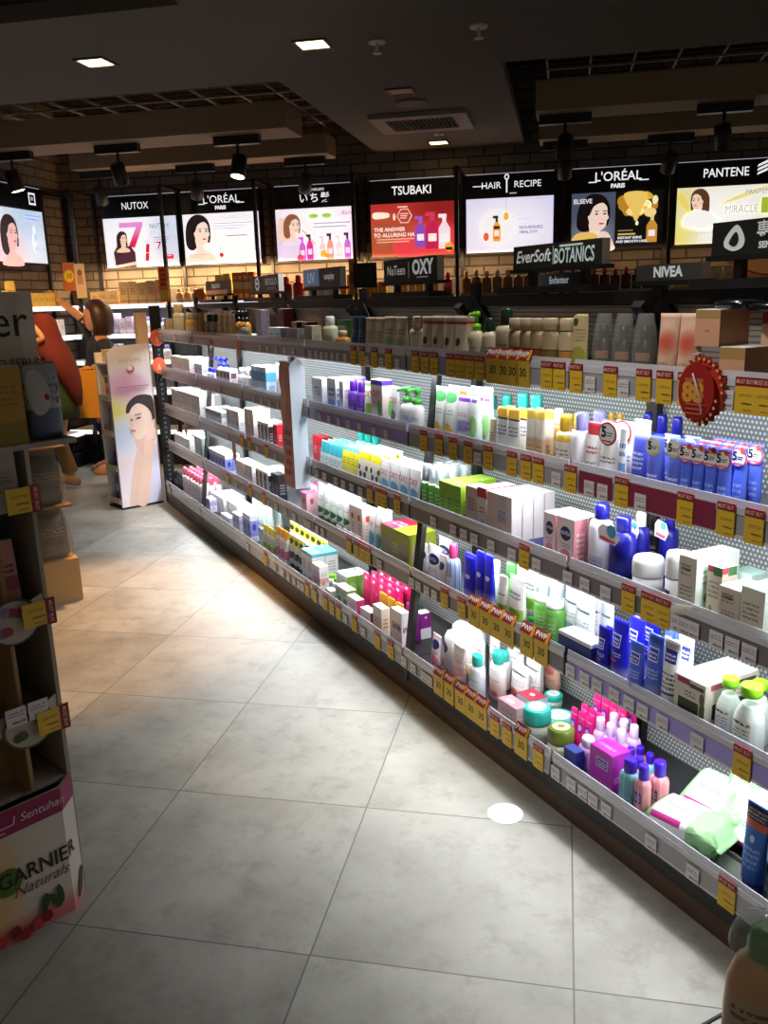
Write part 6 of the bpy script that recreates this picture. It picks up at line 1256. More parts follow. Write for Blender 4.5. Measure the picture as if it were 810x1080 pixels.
# far end upright with round orange tokens
r = empty('end_upright', G(-3.645, -.005), GROT + math.pi / 2, 'slotted black upright at the far end of the shelving run', 'post')
b = MB(); b.box(.012, .082, 0, .05, 0, 1.47); b.build('upright', VOID, r)
b = MB()
for i in range(34): b.box(.038, .056, -.0012, 0, .1 + i * .036, .118 + i * .036)
b.build('slots', flat('slot_grey', '4a4a4c', .5), r)
for z, nm in ((1.23, 'upper round orange token on the slotted upright'), (1.03, 'lower round orange token on the slotted upright')):
    placard('round_token', G(-3.643, .035, z), GROT + math.pi / 2, .02, .02, 'e0603a', nm, lambda a: (a.El(0, .01, .05, .06, 'e8623c'), a.P([(-.015, -.02), (.0, .03), (.015, -.02)], 'f0a080')))
stock(ROWS)

# ---- brand boards standing on the run
DB = flat('board_dark', '2b2a29', .35); EDGE = flat('board_edge', 'd8d4cc', .4, alpha=1)
def board(a0, a1, z0, z1, lab, art, face=None, w=.3, zbase=1.478, legs=True):
    r = empty('brand_board', G((a0 + a1) / 2, w, zbase), GROT, lab, 'sign'); hw = (a1 - a0) / 2
    b = MB(); b.box(-hw, hw, 0, .03, z0 - zbase, z1 - zbase, 0, 1, 1); b.build('panel', [face or DB, EDGE], r)
    a = Art(lambda c: flat('ink_' + c, c, .4, emit=.25)); a.d = -.0004; art(a, hw, (z0 + z1) / 2 - zbase, z1 - z0); a.build('lettering', a.mats, r)
    b = MB(); b.box(-hw - .01, hw + .01, -.008, .04, z0 - zbase - .012, z0 - zbase); b.build('lower_rail', BLACK, r)
    if legs:
        for q in (-1, 1): b = MB(); b.box(q * hw * .6 - .012, q * hw * .6 + .012, .006, .026, .02, z0 - zbase - .012); b.build('leg', BLACK, r)
        b = MB(); b.box(-hw - .02, hw + .02, -.05, .05, 0, .02); b.build('stand_base', BLACK, r)
    return r
IK = 'e8ecec'
board(-3.18, -2.70, 1.533, 1.62, 'small dark board with orange lower edge, farthest on the shelving run', lambda a, h, z, H: (a.R(-h, h, z - H * .5, z - H * .2, 'c07a50'), a.T('hada labo', .05, 0, z + .012, IK)))
board(-2.22, -1.77, 1.53, 1.622, 'dark board with white ring logo, second farthest on the run', lambda a, h, z, H: (a.El(-h * .55, z, .036, .038, IK), a.El(-h * .55, z, .024, .024, DB), a.R(-h * .62, -h * .48, z - .005, z + .01, IK), a.R(-.01, -.006, z - .03, z + .03, '8a8a8a'), a.T('BIOGLO', .05, h * .5, z + .006, 'b8bcbc', bold=.001), a.R(h * .25, h * .75, z - .03, z - .024, '8a8a8a')))
board(-1.41, -.96, 1.535, 1.626, 'grey board with pale blue lettering patch beside the ring logo board', lambda a, h, z, H: (a.R(-h, -h * .1, z - H * .4, z + H * .5, '6f86a8'), a.T('UV', .07, -h * .55, z, 'c4d4f0', bold=.002), a.T('sunplay', .04, h * .45, z + .005, 'd0d4dc', bold=.001)), flat('board_grey', '4a4a4c', .3))
board(-.517, -.08, 1.537, 1.628, 'black board with two white wordmarks and divider below the red sign', lambda a, h, z, H: (a.T('NuTeen', .055, -h * .5, z, IK, wide=.85), a.R(-.003, .001, z - .032, z + .032, 'a8a8a8'), a.T('OXY', .075, h * .5, z + .006, IK, bold=.003), a.R(h * .3, h * .7, z - .032, z - .028, 'a8a8a8')))
board(.408, .835, 1.554, 1.626, 'dark olive board with script wordmark and tall letters, near lavender sign', lambda a, h, z, H: (a.T('EverSoft', .052, -h * .52, z, IK, shear=.25, bold=.001), a.R(-.008, -.005, z - .028, z + .028, 'c8c8c0'), a.T('BOTANICS', .062, h * .42, z - .006, 'dcf0ea', wide=.62, bold=.001, shear=.1), a.R(h * .12, h * .62, z + .022, z + .028, 'dcf0ea')), flat('board_olive', '34312a', .4))
board(.11, .39, 1.496, 1.544, 'low dark board half hidden beneath the dark olive board', lambda a, h, z, H: a.T('Enchanteur', .034, .02, z, 'd4dce4', wide=.7, bold=.001), flat('board_frost', '55555a', .3), w=.6, zbase=1.40)
board(.976, 1.205, 1.5005, 1.542, 'low grey board with bold white five-letter wordmark', lambda a, h, z, H: a.T('NIVEA', .036, 0, z, IK, bold=.0016), flat('board_grey2', '4c4c48', .4), legs=False)
board(1.232, 1.62, 1.553, 1.631, 'rightmost dark board with white droplet logo and characters', lambda a, h, z, H: (a.P([(-h * .62, z + .03), (-h * .5, z - .0), (-h * .52, z - .022), (-h * .66, z - .03), (-h * .8, z - .018), (-h * .78, z + .004)], IK, True), a.P([(-h * .63, z + .014), (-h * .58, z - .006), (-h * .64, z - .02), (-h * .73, z - .01)], DB, True), a.T('専科', .04, -h * .12, z + .012, IK, bold=.0006), a.T('SENKA', .02, -h * .12, z - .021, IK, bold=.0008)))
# orange cutout lying on the rail behind the low grey board
a = Art(lambda c: flat('paper_' + c, c, .6)); a.P([(.0, .05), (.06, .062), (.16, .02), (.24, -.03), (.27, -.05), (.2, -.05), (.1, -.03), (.03, .01)], 'b0502a', True); a.P([(.03, .045), (.07, .05), (.16, .012), (.22, -.03), (.12, -.022), (.05, .012)], 'c87838', True); o = a.build('orange_cutout', a.mats, loc=G(1.19, .36, 1.535), rz=GROT); tag(o, 'orange leaf shaped cutout leaning on the rail beside the low grey board', 'cutout')
# black items lying on top of the peach cartons
for i, a_ in enumerate((1.44, 1.53)):
    b = MB(); b.loft([(.05, .04, 0, 0, 0, 3), (.055, .045, .006, 0, 0, 3), (.05, .04, .014, 0, 0, 3), (.03, .02, .018)], 18, 0); o = b.build('black_pouch', flat('black_gloss', '141417', .15), loc=G(a_, .17, 1.427 if i else 1.434), rz=GROT); tag(o, ['black glossy pouch lying on the stacked peach carton', 'black glossy pouch lying on the red lidded carton'][i], 'pouch')
# ---- shelf flag and hanging disc
r = empty('shelf_flag', G(-.86, -.02, .62), GROT, 'tall white and pink promotional flag standing in front of the shelf edge', 'flag')
b = MB(); q = [(0, .0), (.075, .0), (.075, .565), (.055, .59), (.035, .60), (.012, .585), (0, .565)]
b.poly([(.002, y, z) for y, z in q]); b.poly([(-.002, y, z) for y, z in q][::-1])
for i in range(len(q)):
    (y0, z0), (y1, z1) = q[i], q[(i + 1) % len(q)]; b.poly([(-.002, y0, z0), (-.002, y1, z1), (.002, y1, z1), (.002, y0, z0)])
b.build('white_panel', flat('flag_white', 'dde6f2', .35), r)
b = MB(); n = 24; e = [(-.115 - .02 * abs(math.sin(i * math.pi / 6)), .59 * i / n) for i in range(n + 1)]
for i in range(n):
    (x0, z0), (x1, z1) = e[i], e[i + 1]
    uv = [(0, i / n), (1, i / n), (1, (i + 1) / n), (0, (i + 1) / n)]
    b.poly([(x0, -.001, z0), (-.002, -.001, z0), (-.002, -.001, z1), (x1, -.001, z1)], 0, uv); b.poly([(-.002, .002, z0), (x0, .002, z0), (x1, .002, z1), (-.002, .002, z1)], 0, uv); b.poly([(x0, .002, z0), (x0, -.001, z0), (x1, -.001, z1), (x1, .002, z1)], 0)
b.build('pink_panel', label('print_flag', 'd49a90', [('spots', 5, .22, 'b8746a'), ('soft', .3, .7, .3, .2, 'e8c0b4'), ('text', .2, .85, .1, .5, 'a85048', 5)], .5), r)
for (ww, aa, zz, cc, nm) in ((.03, -2.28, 1.17, 'b89aa8', 'lilac paper arrow hanging from the top shelf far along the run'), (.03, -1.72, 1.19, 'd8a088', 'peach paper arrow hanging from the top shelf left of the flag'), (.03, -1.93, .60, 'd8a088', 'peach paper arrow hanging from the third shelf'), (.03, -3.0, .61, 'd09a88', 'peach paper arrow hanging from the third shelf near the far end')):
    placard('shelf_wobbler', G(aa, ww, zz), GROT, .03, .02, cc, nm, lambda a: a.P([(-.03, .09), (.03, .09), (.035, .02), (0, -.03), (-.035, .02)], cc), 'wobbler')
r = empty('hanging_disc', G(1.475, .028, 1.262), GROT, 'round red promotional disc reading 88 hanging from the top shelf edge', 'disc')
a = Art(lambda c: flat('paper_' + c, c, .5)); n = 40
a.P([((.062 + .004 * math.cos(i * math.pi)) * math.cos(2 * math.pi * i / n), (.075 + .004 * math.cos(i * math.pi)) * math.sin(2 * math.pi * i / n)) for i in range(n)], 'a4201c'); a.El(0, 0, .055, .067, 'c43a28')
for i in range(26): a.El(.056 * math.cos(i * .2417), .069 * math.sin(i * .2417), .0035, .0035, 'e8b070')
a.El(0, 0, .05, .062, 'a01c1a'); a.T('88', .058, -.008, -.004, 'd89a3a', bold=.003); a.R(-.03, .02, .02, .028, 'c06a58'); lines(a, -.025, .03, -.03, 3, .01, 'c05a48')
a.build('disc', a.mats, r); b = MB(); b.tube([(.0, -.03, .04), (.02, -.032, 0), (.03, -.03, -.045)], .0018, 6); b.tube([(-.01, -.02, .078), (.02, -.03, .084)], .002, 6); b.build('clip', clear('clip_clear', 'f0e0e0', .6), r)
# ---- wet wipe packs on the nearest base shelf
def wipes(pos, rot, lab, sc=1):
    r = empty('wet_wipes_pack', pos, 0, lab, 'wipes pack'); r.rotation_euler = rot
    GRN = flat('wipes_green', '9fd497', .35, noise=14)
    WHT = label('print_wipes', 'eef0ee', [('rect', .74, .92, .06, .5, 'c8388e'), ('text', .2, .4, .12, .46, 'b4d4b4', 3), ('band', .0, .03, '9fd497')], .4)
    rnd = random.Random(int(pos.x * 1e4) % 977); b = MB()
    R = [(.054, .002, -.106), (.054, .004, -.098), (.058, .024, -.092), (.062, .036, -.078), (.063, .038, -.03), (.063, .038, .022), (.066, .041, .04), (.062, .036, .055), (.066, .04, .07), (.060, .03, .088), (.055, .006, .098), (.056, .003, .104), (.058, .002, .112)]
    b.loft([(x, y, z, 0, 0, 3.6) for x, y, z in R], 32, [1, 1, 1, 0, 0, 1, 1, 1, 1, 1, 1, 1], vr=(-.092, .1))
    b.v = [(x + .006 * (rnd.random() - .5) * (z > .03), y + .018 * (rnd.random() - .5) * (.03 < z < .1), z + .004 * (rnd.random() - .5) * (z > .03)) for x, y, z in b.v]
    b.v = [(z, -x, -y) for x, y, z in b.v]
    b.build('film_pack', [WHT, GRN], r)
    b = MB(); b.text('Simple', .024, 0, 0, 0, 0, bold=.0004); b.xf(Matrix.Translation((-.03, -.006, .0386)) @ Matrix.Rotation(-math.pi / 2, 4, 'X')); b.build('print', flat('wipes_ink', '7ab07a', .5), r)
    return r
zB = ZS['B']
wipes(G(1.47, .085, zB + .042), (0, 0, GROT + .22), 'white and green wipes pack lying in front, lower one of two')
wipes(G(1.47, .205, zB + .066), (.45, 0, GROT + .12), 'white and green wipes pack resting slanted on the front pack')
wipes(G(1.55, .265, zB + .13), (1.1, 0, GROT + .12), 'white and green wipes pack propped upright behind the others')
wipes(G(1.60, .19, zB + .068), (1.0, -.15, GROT - .1), 'white and green wipes pack leaning beside the blue tubes')
b = MB(); b.box(-.07, .07, -.05, .05, 0, .004); 
for x0, x1, y0, y1 in ((-.07, .07, -.05, -.046), (-.07, .07, .046, .05), (-.07, -.066, -.046, .046), (.066, .07, -.046, .046)): b.box(x0, x1, y0, y1, .004, .018)
o = b.build('display_tray', clear('tray_smoke', '8a9088', .45), loc=G(1.60, .065, zB), rz=GROT); tag(o, 'empty clear plastic tray between wipes packs and blue tubes', 'tray')
# a small tube lying on the third shelf before the white cartons
b = MB(); b.loft([(.018, .012, 0), (.02, .014, .02), (.021, .012, .05), (.022, .001, .095)], 16, 0); b.xf(Matrix.Rotation(1.35, 4, 'Y') @ Matrix.Rotation(.4, 4, 'Z')); o = b.build('tube', flat('tube_cream', 'e6e4da', .4), loc=G(1.40, .05, ZS['3'] + .022), rz=GROT); tag(o, 'small cream tube lying before the deep white carton', 'tube')
# ================================================================ portrait stand at the far end of the run
P0 = Vector((-1.942, 6.203, 0)); hd = Vector((.246, .210, 0)).normalized(); hrz = math.atan2(hd.y, hd.x)
r = empty('display_stand', P0, hrz, 'white display stand with woman portrait panel at the shelving end', 'display')
CARD = flat('card_white2', 'e6e0dc', .5)
b = MB(); b.box(0, .323, .003, .02, .015, 1.16); b.box(0, .012, .02, .38, .015, 1.14) if False else None
b.box(.311, .323, .02, .23, .015, 1.15); b.box(0, .323, .21, .23, .015, 1.15); b.build('casing', CARD, r)
b = MB(); b.box(-.003, .326, -.003, .233, 0, .016); b.build('base', BLACK, r)
a = Art(lambda c: flat('panel_' + c, c, .45)); y = a.lay(); pw, ph = .323, 1.205
BG = label('panel_bg', 'e8dce2', [('soft', .45, .95, .7, .15, 'ecdcc8'), ('soft', .35, .75, .6, .12, 'd8a0b8'), ('soft', .05, .6, .5, .12, 'd8d070'), ('soft', .2, .45, .45, .14, 'c4d4ea'), ('soft', .8, .1, .6, .2, 'd4d8ec')], .4)
outl = [(0, .015), (pw, .015), (pw, ph - .005), (pw - .01, ph), (.06, ph - .008), (.02, ph - .035), (.0, ph - .08)]
a.poly([(x, 0, z) for x, z in outl], a.ink(BG), [(x / pw, z / ph) for x, z in outl]); a.poly([(x, .004, z) for x, z in outl][::-1], a.ink('e6e0dc'))
for i in range(len(outl)):
    (x0, z0), (x1, z1) = outl[i], outl[(i + 1) % len(outl)]; a.poly([(x0, .004, z0), (x1, .004, z1), (x1, 0, z1), (x0, 0, z0)], a.ink('f0ece8'))
zc = lambda z: z if z < .56 else .56 + (z - .56) * .8
def clipx(p): return [(min(max(x, .004), pw - .004), max(zc(z), .02)) for x, z in p]
a.P(clipx([(.17, .02), (.2, .3), (.24, .42), (.33, .47), (.33, .02)]), 'd6d4ec')                                     # shirt
a.P(clipx([(.06, .02), (.09, .2), (.15, .42), (.2, .44), (.2, .3), (.14, .1), (.12, .02)]), 'e0bfae', True)          # far arm
a.P(clipx([(.16, .56), (.17, .42), (.25, .40), (.31, .5), (.31, .6)]), 'dcb8a6', True)                                # neck
a.P(clipx([(.125, .72), (.12, .66), (.105, .63), (.125, .60), (.13, .55), (.17, .51), (.23, .53), (.29, .62), (.31, .75), (.28, .86), (.18, .87), (.13, .8)]), 'ecd0c0', True)   # face
a.P(clipx([(.1, .76), (.12, .84), (.19, .9), (.28, .9), (.325, .85), (.325, .6), (.3, .62), (.295, .72), (.26, .79), (.2, .83), (.15, .8), (.12, .75)]), '33282c', True)         # hair
a.P(clipx([(.125, .02), (.15, .16), (.2, .36), (.22, .5), (.26, .58), (.29, .6), (.275, .5), (.3, .47), (.28, .38), (.24, .2), (.2, .02)]), 'e6c4b2', True)                    # near forearm and palm
for i in range(4): a.P(clipx([(.235 + i * .016, .5), (.25 + i * .016, .5), (.285 + i * .011, .63 + i * .012), (.272 + i * .011, .635 + i * .012)]), 'ecccbc')
a.El(.19, zc(.695), .02, .006, '3a2c2c', .15); a.El(.137, zc(.685), .012, .005, '3a2c2c'); a.P(clipx([(.16, .73), (.215, .735), (.215, .728), (.165, .722)]), '4a3834'); a.El(.14, zc(.585), .022, .007, 'c8808a', -.1); a.P(clipx([(.132, .66), (.122, .63), (.142, .625)]), 'd8b09e')
a.T('HONMI', .045, .165, 1.09, 'c8a090', space=1.3); a.El(.165, 1.03, .028, .03, 'b8484e'); a.El(.16, 1.038, .021, .021, BG); a.T('HAKURA', .03, .165, .97, 'd09a9c', space=1.3); lines(a, .05, .29, .90, 1, .016, 'a888a0'); lines(a, .06, .28, .88, 2, .012, 'c4a8b8')
a.build('front_panel', a.mats, r)
for i, z in enumerate((.05, .30, .56, .82)):
    b = MB(); b.box(-.004, .311, .02, .21, z - .012, z); sh = b.build('tier', CARD, r); b = MB(); b.box(-.008, -.004, .02, .21, z - .012, z + .03); b.build('front_edge', flat('edge_cream', 'd8c4a4', .5), sh)
b = MB(); b.box(0, .31, .02, .21, 1.07, 1.08); b.build('tier', CARD, r)
MX = lambda x, y, z: P0 + hd * x + Vector((-hd.y, hd.x, 0)) * y + Vector((0, 0, z))
for z, kk, nm in ((.05, ('box', 'blue2'), 'blue carton on the lowest tier of the portrait stand'), (.30, ('bot', 'blue', 'blue'), 'blue bottle on the second tier of the portrait stand'), (.56, ('box', 'lav2'), 'lilac carton on the third tier of the portrait stand'), (.82, ('box', 'pinkgrid'), 'pink carton on the fourth tier of the portrait stand'), (1.08, ('box', 'cream2'), 'cream carton on top of the portrait stand')):
    proto = None
    for i in range(2):
        if proto is None: o, cat = KIND[kk[0]](kk[1:], .065, .06, .17 if z < 1 else .09); proto = o
        else: o = dup(proto)
        o.location = MX(.05, .06 + i * .085 + .03, z + .0005); o.rotation_euler = (0, 0, hrz - math.pi / 2); tag(o, nm + ', ' + ORD[i] + ' from the panel', cat, nm + ' group')
b = MB(); b.box(0, .085, 0, .05, 0, 1.42); o = b.build('cardboard_column', flat('column_cream', 'd8b898', .6), loc=MX(.44, .40, 0), rz=hrz); tag(o, 'narrow cream cardboard column standing behind the portrait stand', 'column')

# ================================================================ dark cardboard tower at the left edge
TU = Vector((.69, .724, 0)).normalized(); TR = Vector((-.812, 1.865, 0)); trz = math.atan2(TU.y, TU.x)
def TW(x, y, z=0): return TR + TU * x + Vector((-TU.y, TU.x, 0)) * y + Vector((0, 0, z))
r = empty('display_tower', TW(0, 0), trz, 'tall cardboard floor display at the left edge with fruit and leaf print base', 'display')
GREY = flat('card_grey', 'a8a29c', .8); INNER = flat('card_inner', 'a09a92', .85); TAN = flat('card_tan', 'a08055', .8)
WT = .52
b = MB(); b.box(.044, .054, .045, .36, 0, 1.25, 1); b.box(-WT - .054, -WT - .044, .045, .36, 0, 1.25, 1); b.box(-WT - .05, .05, .35, .36, 0, 1.5, 0); b.build('shell', [INNER, GREY], r)
b = MB(); b.box(-.30, -.045, .12, .13, .345, 1.05); b.box(-.055, -.045, .03, .12, .345, 1.05); b.build('divider', TAN, r)
a = Art(lambda c: flat('tower_' + c, c, .6))
pts = [(-WT - .05, .045), (-WT, 0), (0, 0), (.05, .045)]
def wrap(i, u):   # point along the folded front
    L_ = [math.dist(pts[k], pts[k + 1]) for k in range(3)]; k = 0
    while k < 2 and u > L_[k]: u -= L_[k]; k += 1
    t = u / L_[k]; return (pts[k][0] + (pts[k + 1][0] - pts[k][0]) * t, pts[k][1] + (pts[k + 1][1] - pts[k][1]) * t)
TB = .345
FACE = label('tower_base', 'cfc4b8', [('soft', .62, .4, .12, .7, 'd8b07a'), ('rect', .0, .60, .0, 1, 'cfa878'), ('soft', .78, .02, .5, .18, 'c86a6a'), ('spots', 7, .3, 'a0303a', 0, .1)], .7)
for k in range(3):
    (x0, y0), (x1, y1) = pts[k], pts[k + 1]; u0, u1 = (0, .1) if k == 0 else ((.1, .9) if k == 1 else (.9, 1))
    a.poly([(x0, y0, 0), (x1, y1, 0), (x1, y1, TB), (x0, y0, TB)], a.ink(FACE), [(u0, 0), (u1, 0), (u1, 1), (u0, 1)])
    n = Vector((y1 - y0, -(x1 - x0), 0)).normalized() * .0012
    a.poly([(x0 + n.x, y0 + n.y, TB - .062), (x1 + n.x, y1 + n.y, TB - .062), (x1 + n.x, y1 + n.y, TB + .001), (x0 + n.x, y0 + n.y, TB + .001)], a.ink('8e1f52'))
    a.poly([(x1, y1, TB), (x0, y0, TB), (x0 * .985 , y0 + .008, TB), (x1 * .985, y1 + .008, TB)][::-1], a.ink('b8a48c'))
a.d = -.002; a.El(-.152, .165, .036, .036, '4f6a1c'); a.d = -.0026
a.T('GARNIE', .056, -.088, .168, '1c1a1a', bold=.0008, wide=.88); a.T('Naturals', .04, -.075, .128, '5a4a40', shear=.35, wide=1.0); a.T('1 Sentuhan', .03, -.06, TB - .03, 'e8d0d8', shear=.2); lines(a, -.30, -.12, TB - .04, 2, .012, 'd890b0')
for x, z, rr in ((-.05, .06, .5), (-.035, .07, .1), (-.075, .065, -.2)): a.El(x, z, .009, .028, '2f4a22', rr)
for i in range(9): a.El(-.30 + i * .028 + .006 * (i % 2), .018 + .008 * (i % 3), .014, .016, ['9a2028', 'b83a40', '7a1820'][i % 3])
st = len(a.v); a.d = 0; a.T('R', .056, .018, .168, '1c1a1a', bold=.0008); a.El(.045, .05, .012, .04, '2f4a22', -.4)
M = Matrix.Rotation(math.atan2(.045, .05), 4, 'Z'); a.xf(Matrix.Translation((0, -.002, 0)) @ M, st)
a.build('printed_base', a.mats, r)
LVL = (.345, .53, .79, 1.05)
for i, z in enumerate(LVL):
    b = MB(); b.box(-WT - .04, .04, .05, .345, z - .012, z); sh = b.build('tier', TAN if False else GREY, r)
    if i:
        b = MB(); b.box(-WT, 0, .015, .02, z - .012, z + .035); b.bar((0, .018, z + .011), (.045, .052, z + .011), .004, .047); b.build('tier_front', flat('card_pale', 'b0a89c', .7), sh)
for i, (z, c) in enumerate(((.525, '6a7a3a'), (.785, 'c08090'))):
    a = Art(lambda c: flat('tower_' + c, c, .6)); a.d = .012; cx = -.045; a.El(cx, z + .0, .062, .055, '3a3450' if i else '3f5a2a'); a.El(cx, z + .0, .057, .05, 'b8aca0')
    for k in range(7): a.El(cx + .03 * math.cos(k * 1.7), z + .005 + .026 * math.sin(k * 2.3), .012, .011, ('a0304a' if i and k % 2 else ('8a7aa0' if i else '4a5a34')))
    a.build('plaque', a.mats, r)
    if not i:
        for x in (-.075, -.022):
            b = MB(); b.box(x - .024, x + .024, .002, .004, z + .015, z + .06); b.build('price_tag', TAGW, r)
for z in (.525, .795, 1.065):
    b = MB(); b.box(-.03, .025, -.002, .0, z - .03, z + .028, 0); b.box(.025, .048, -.0025, .0, z - .034, z + .03, 1); b.text('MUST BUY', .0125, .0365, -.0032, z - .002, 2, rot=-math.pi / 2, bold=.0003, wide=.9); b.build('price_tag', [YEL, REDH, REDW], r)
# header and goods of the tower
a = Art(lambda c: flat('tower_' + c, c, .6)); b0 = .0
a.box(-WT + .02, .085, b0, .34, 1.245, 1.515, a.ink('cfc6b8')); a.d = b0; a.R(.05, .085, 1.245, 1.515, 'dcd4c8'); a.T('Garnier', .1, -.08, 1.452, '1c1a1a', wide=.95); a.T('HYDRO SERUM', .026, .01, 1.364, '3a342e'); a.build('header_box', a.mats, r)
def tgoods(k, x, y, z, w, d, h, lab, rot=0, lean=0):
    o, cat = KIND[k[0]](k[1:], w, d, h); o.location = TW(x, y, z); o.rotation_euler = (lean, 0, trz + rot); tag(o, lab, cat); return o
label('print_towerpink', 'c89080', [('band', .3, .5, 'a05060'), ('text', .1, .9, .55, .7, '5a3038', 2)]); label('print_towergrey', '9c958a', [('ell', .3, .72, .1, .05, '3a6a4a'), ('text', .1, .9, .4, .6, '8a7050', 3), ('rect', .3, .95, .1, .35, 'c0b8b0')])
label('print_toweryellow', 'b08a2c', [('text', .1, .9, .5, .8, '8a6a20', 4), ('band', .0, .3, '8a7420')]); label('print_berry', '9aa0a4', [('band', 0, .4, '4a5a70'), ('ell', .36, .62, .22, .3, 'c0c4c4'), ('spots', 6, .3, '9a2a24', .45, .8), ('text', .6, .95, .5, .75, '5a6068', 3)])
for nm in ('towerpink', 'towergrey', 'toweryellow', 'berry'): MATS['col_' + nm] = MATS['print_' + nm]
tgoods(('box', 'towerpink'), -.03, .07, .7905, .07, .03, .17, 'tall pink carton on the middle tier of the left tower', 0, -.1)
tgoods(('box', 'towergrey'), -.035, .03, 1.0505, .10, .05, .135, 'grey carton with green dot and price ticket on the left tower', 0, -.05)
tgoods(('box', 'toweryellow'), -.045, -.075, 1.2005, .10, .05, .165, 'yellow pack at the top of the left tower')
b = MB(); b.box(-WT - .04, .10, .0, .345, 1.188, 1.2); b.box(-WT, .11, -.08, .0, 1.188, 1.2); b.build('tier', GREY, r)
tgoods(('pouch', 'berry'), 0.065, -.06, 1.2005, .085, .05, .165, 'silver blue pack with red berries at the top of the left tower', .1)
# ================================================================ brown cardboard tray stand with clear sleeves
BP = Vector((-1.672, 4.17, 0)); brz = math.atan2(.063, .091)
r = empty('display_stand', BP, brz, 'brown cardboard stand with clear plastic sleeves behind the left tower', 'display')
KRAFT = flat('kraft', 'b08a58', .8)
b = MB(); b.box(-.12, .111, 0, .25, 0, .225); b.build('base_carton', KRAFT, r)
b = MB(); b.box(-.12, .111, .0, .25, .50, .51); b.box(-.12, .111, .0, .25, .80, .81); b.box(-.12, .111, .235, .25, .225, 1.02); b.box(-.12, -.112, .0, .235, .225, 1.0); b.build('tray_tiers', flat('kraft_dark', '7a6040', .8), r)
r2 = r
BX = lambda x, y, z: BP + Vector((.822, .569, 0)) * x + Vector((-.569, .822, 0)) * y + Vector((0, 0, z))
SLV = clear('clear_film', 'e6e0d4', .13, .08)
for i, (z, h, c, lab) in enumerate(((.2255, .25, '5a4428', 'dark olive sleeved pouch on the lowest level of the brown stand'), (.5105, .26, '2c2820', 'black sleeved pouch in the middle of the brown stand'), (.8105, .19, '4a3c2c', 'brown sleeved pouch at the top of the brown stand'))):
    rnd = random.Random(i + 3)
    b = MB(); b.loft([(.08, .05, 0, 0, 0, 3), (.09, .06, .02, 0, 0, 3), (.088, .055, h * .5, 0, 0, 3), (.08, .035, h * .8), (.07, .004, h * .95)], 22, 0); b.v = [(x + .006 * rnd.random(), y + .008 * rnd.random(), q) for x, y, q in b.v]
    o = b.build('dark_pouch', label('pouch_print_%d' % i, c, [('text', .2, .8, .5, .7, '8a7a5a', 3), ('rect', .2, .8, .1, .3, '6a5a3c' if i != 1 else '4a4640')], .3), loc=BX(0, .1, z), rz=brz); tag(o, lab, 'pouch')
    c2 = MB(); c2.loft([(.1, .08, 0, 0, 0, 4), (.104, .084, h * .35, 0, 0, 4), (.1, .075, h * .7, 0, 0, 3), (.08, .03, h * .95), (.06, .004, h * 1.08)], 26, 0, cap=(False, False)); c2.v = [(x + .012 * (rnd.random() - .5), y + .014 * (rnd.random() - .5), q) for x, y, q in c2.v]; c2.build('clear_sleeve', SLV, o)
# ================================================================ lotion bottle at the near right corner with its stand
NP = Vector((.512, 1.0, 0))
r = empty('display_stand', NP, GROT, 'dark floor stand under the lotion bottle in the near right corner', 'display')
b = MB(); b.box(-.055, .4, -.055, .3, .02, .385); b.build('cabinet', flat('stand_black', '121214', .5), r)
b = MB(); b.box(-.065, .41, -.065, .31, .385, .40); 
for x in range(12): b.bar((-.062 + x * .01, -.062, .40), (-.062 + x * .01, -.062, .425), .003)
b.bar((-.065, -.062, .425), (.41, -.062, .425), .004); b.bar((-.062, -.062, .425), (-.062, .31, .425), .004); b.build('wire_tray', BLACK, r); b = MB(); b.box(-.05, .39, -.05, .29, 0, .02); b.build('foot', BLACK, r)
LOT = label('print_lotion', 'ecbe9c', [('rect', .1, .95, .12, .62, 'dccab0'), ('text', .2, .9, .45, .58, '8a8478', 2), ('rect', .15, .6, .16, .2, '4a7a3a')], .35)
b = MB(); b.loft([(.044, .03, 0), (.047, .033, .01), (.047, .033, .09), (.045, .032, .135), (.036, .027, .165), (.02, .018, .178), (.017, .017, .185)], 26, 0, vr=(0, .19)); o = b.build('lotion_bottle', LOT, loc=NP + Vector((-.004, 0, .4005)), rz=-.35); tag(o, 'peach lotion bottle with green cap under a clear dome, near right corner', 'bottle')
b = MB(); b.loft([(.021, .021, .178), (.022, .022, .182), (.022, .022, .2), (.018, .02, .216), (.008, .01, .222)], 18, 0); b.tube([(0, 0, .212), (.014, -.012, .214), (.024, -.02, .207)], .006, 8); b.build('pump_cap', flat('cap_leaf', '58a04a', .3), o)
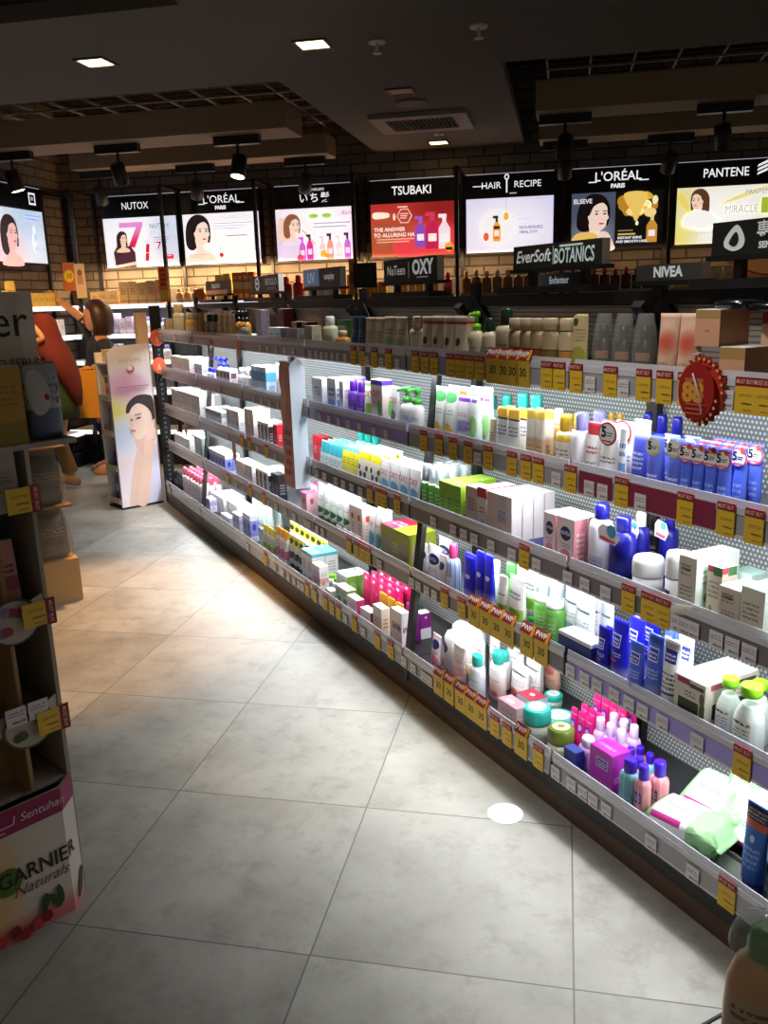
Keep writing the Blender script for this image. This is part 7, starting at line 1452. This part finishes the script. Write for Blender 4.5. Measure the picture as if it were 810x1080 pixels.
b = MB(); b.loft([(.047, .044, .19), (.046, .043, .205), (.036, .034, .228), (.015, .014, .238), (.003, .003, .24)], 20, 0, cap=(False, True)); b.build('clear_dome', clear('dome_clear', 'e4ece8', .3, .05), o)
# round sticker on the floor
b = MB(); b.loft([(.052, .052, .0004), (.052, .052, .0012)], 40, 0); b.poly([(.034 * math.cos(i * .2618), .034 * math.sin(i * .2618), .0014) for i in range(24)], 1); o = b.build('floor_sticker', [flat('sticker_white', 'eaf0f6', .4), flat('sticker_grey', 'dde4ec', .4)], loc=Vector((.3285, 2.218, 0))); tag(o, 'round white sticker on the floor tiles', 'sticker')

# ================================================================ light: spots for the shop's fittings, and added ones with no fitting
def spot(pos, target, energy, size, color, blend=.6, rad=.06):
    l = bpy.data.lights.new('spot', 'SPOT'); l.energy = energy; l.spot_size = math.radians(size); l.spot_blend = blend; l.color = color; l.shadow_soft_size = rad
    o = bpy.data.objects.new('spot', l); COL.objects.link(o); o.location = pos; d = Vector(target) - Vector(pos); o.rotation_euler = d.to_track_quat('-Z', 'Y').to_euler()
for p, t, e, s, c in LAMPS: spot(p, t, e, s, c)
# added warm area lights, no fitting, under the wall signs, over the wall top shelf
for e in (-3.9, -2.9, -1.9, -.9, .2, 1.1):
    l = bpy.data.lights.new('wall_fill', 'AREA'); l.shape = 'RECTANGLE'; l.size = .9; l.size_y = .05; l.energy = WALLW * (2.6 if e < -2.5 else (1.6 if e < -1.2 else (.6 if e < 0 else .15))); l.color = WARM; o = bpy.data.objects.new('wall_fill', l); COL.objects.link(o); o.location = W(e, 7.60, 1.80); o.rotation_euler = (.35, 0, TH)
for e in (-4.0, -3.05):
    for z in (1.45, 1.2, .95):
        l = bpy.data.lights.new('shelf_light', 'AREA'); l.shape = 'RECTANGLE'; l.size = .8; l.size_y = .03; l.energy = 3; l.color = (.9, .93, 1); o = bpy.data.objects.new('shelf_light', l); COL.objects.link(o); o.location = W(e, 7.44, z - .0); o.rotation_euler = (.3, 0, TH)
bpy.context.view_layer.update()
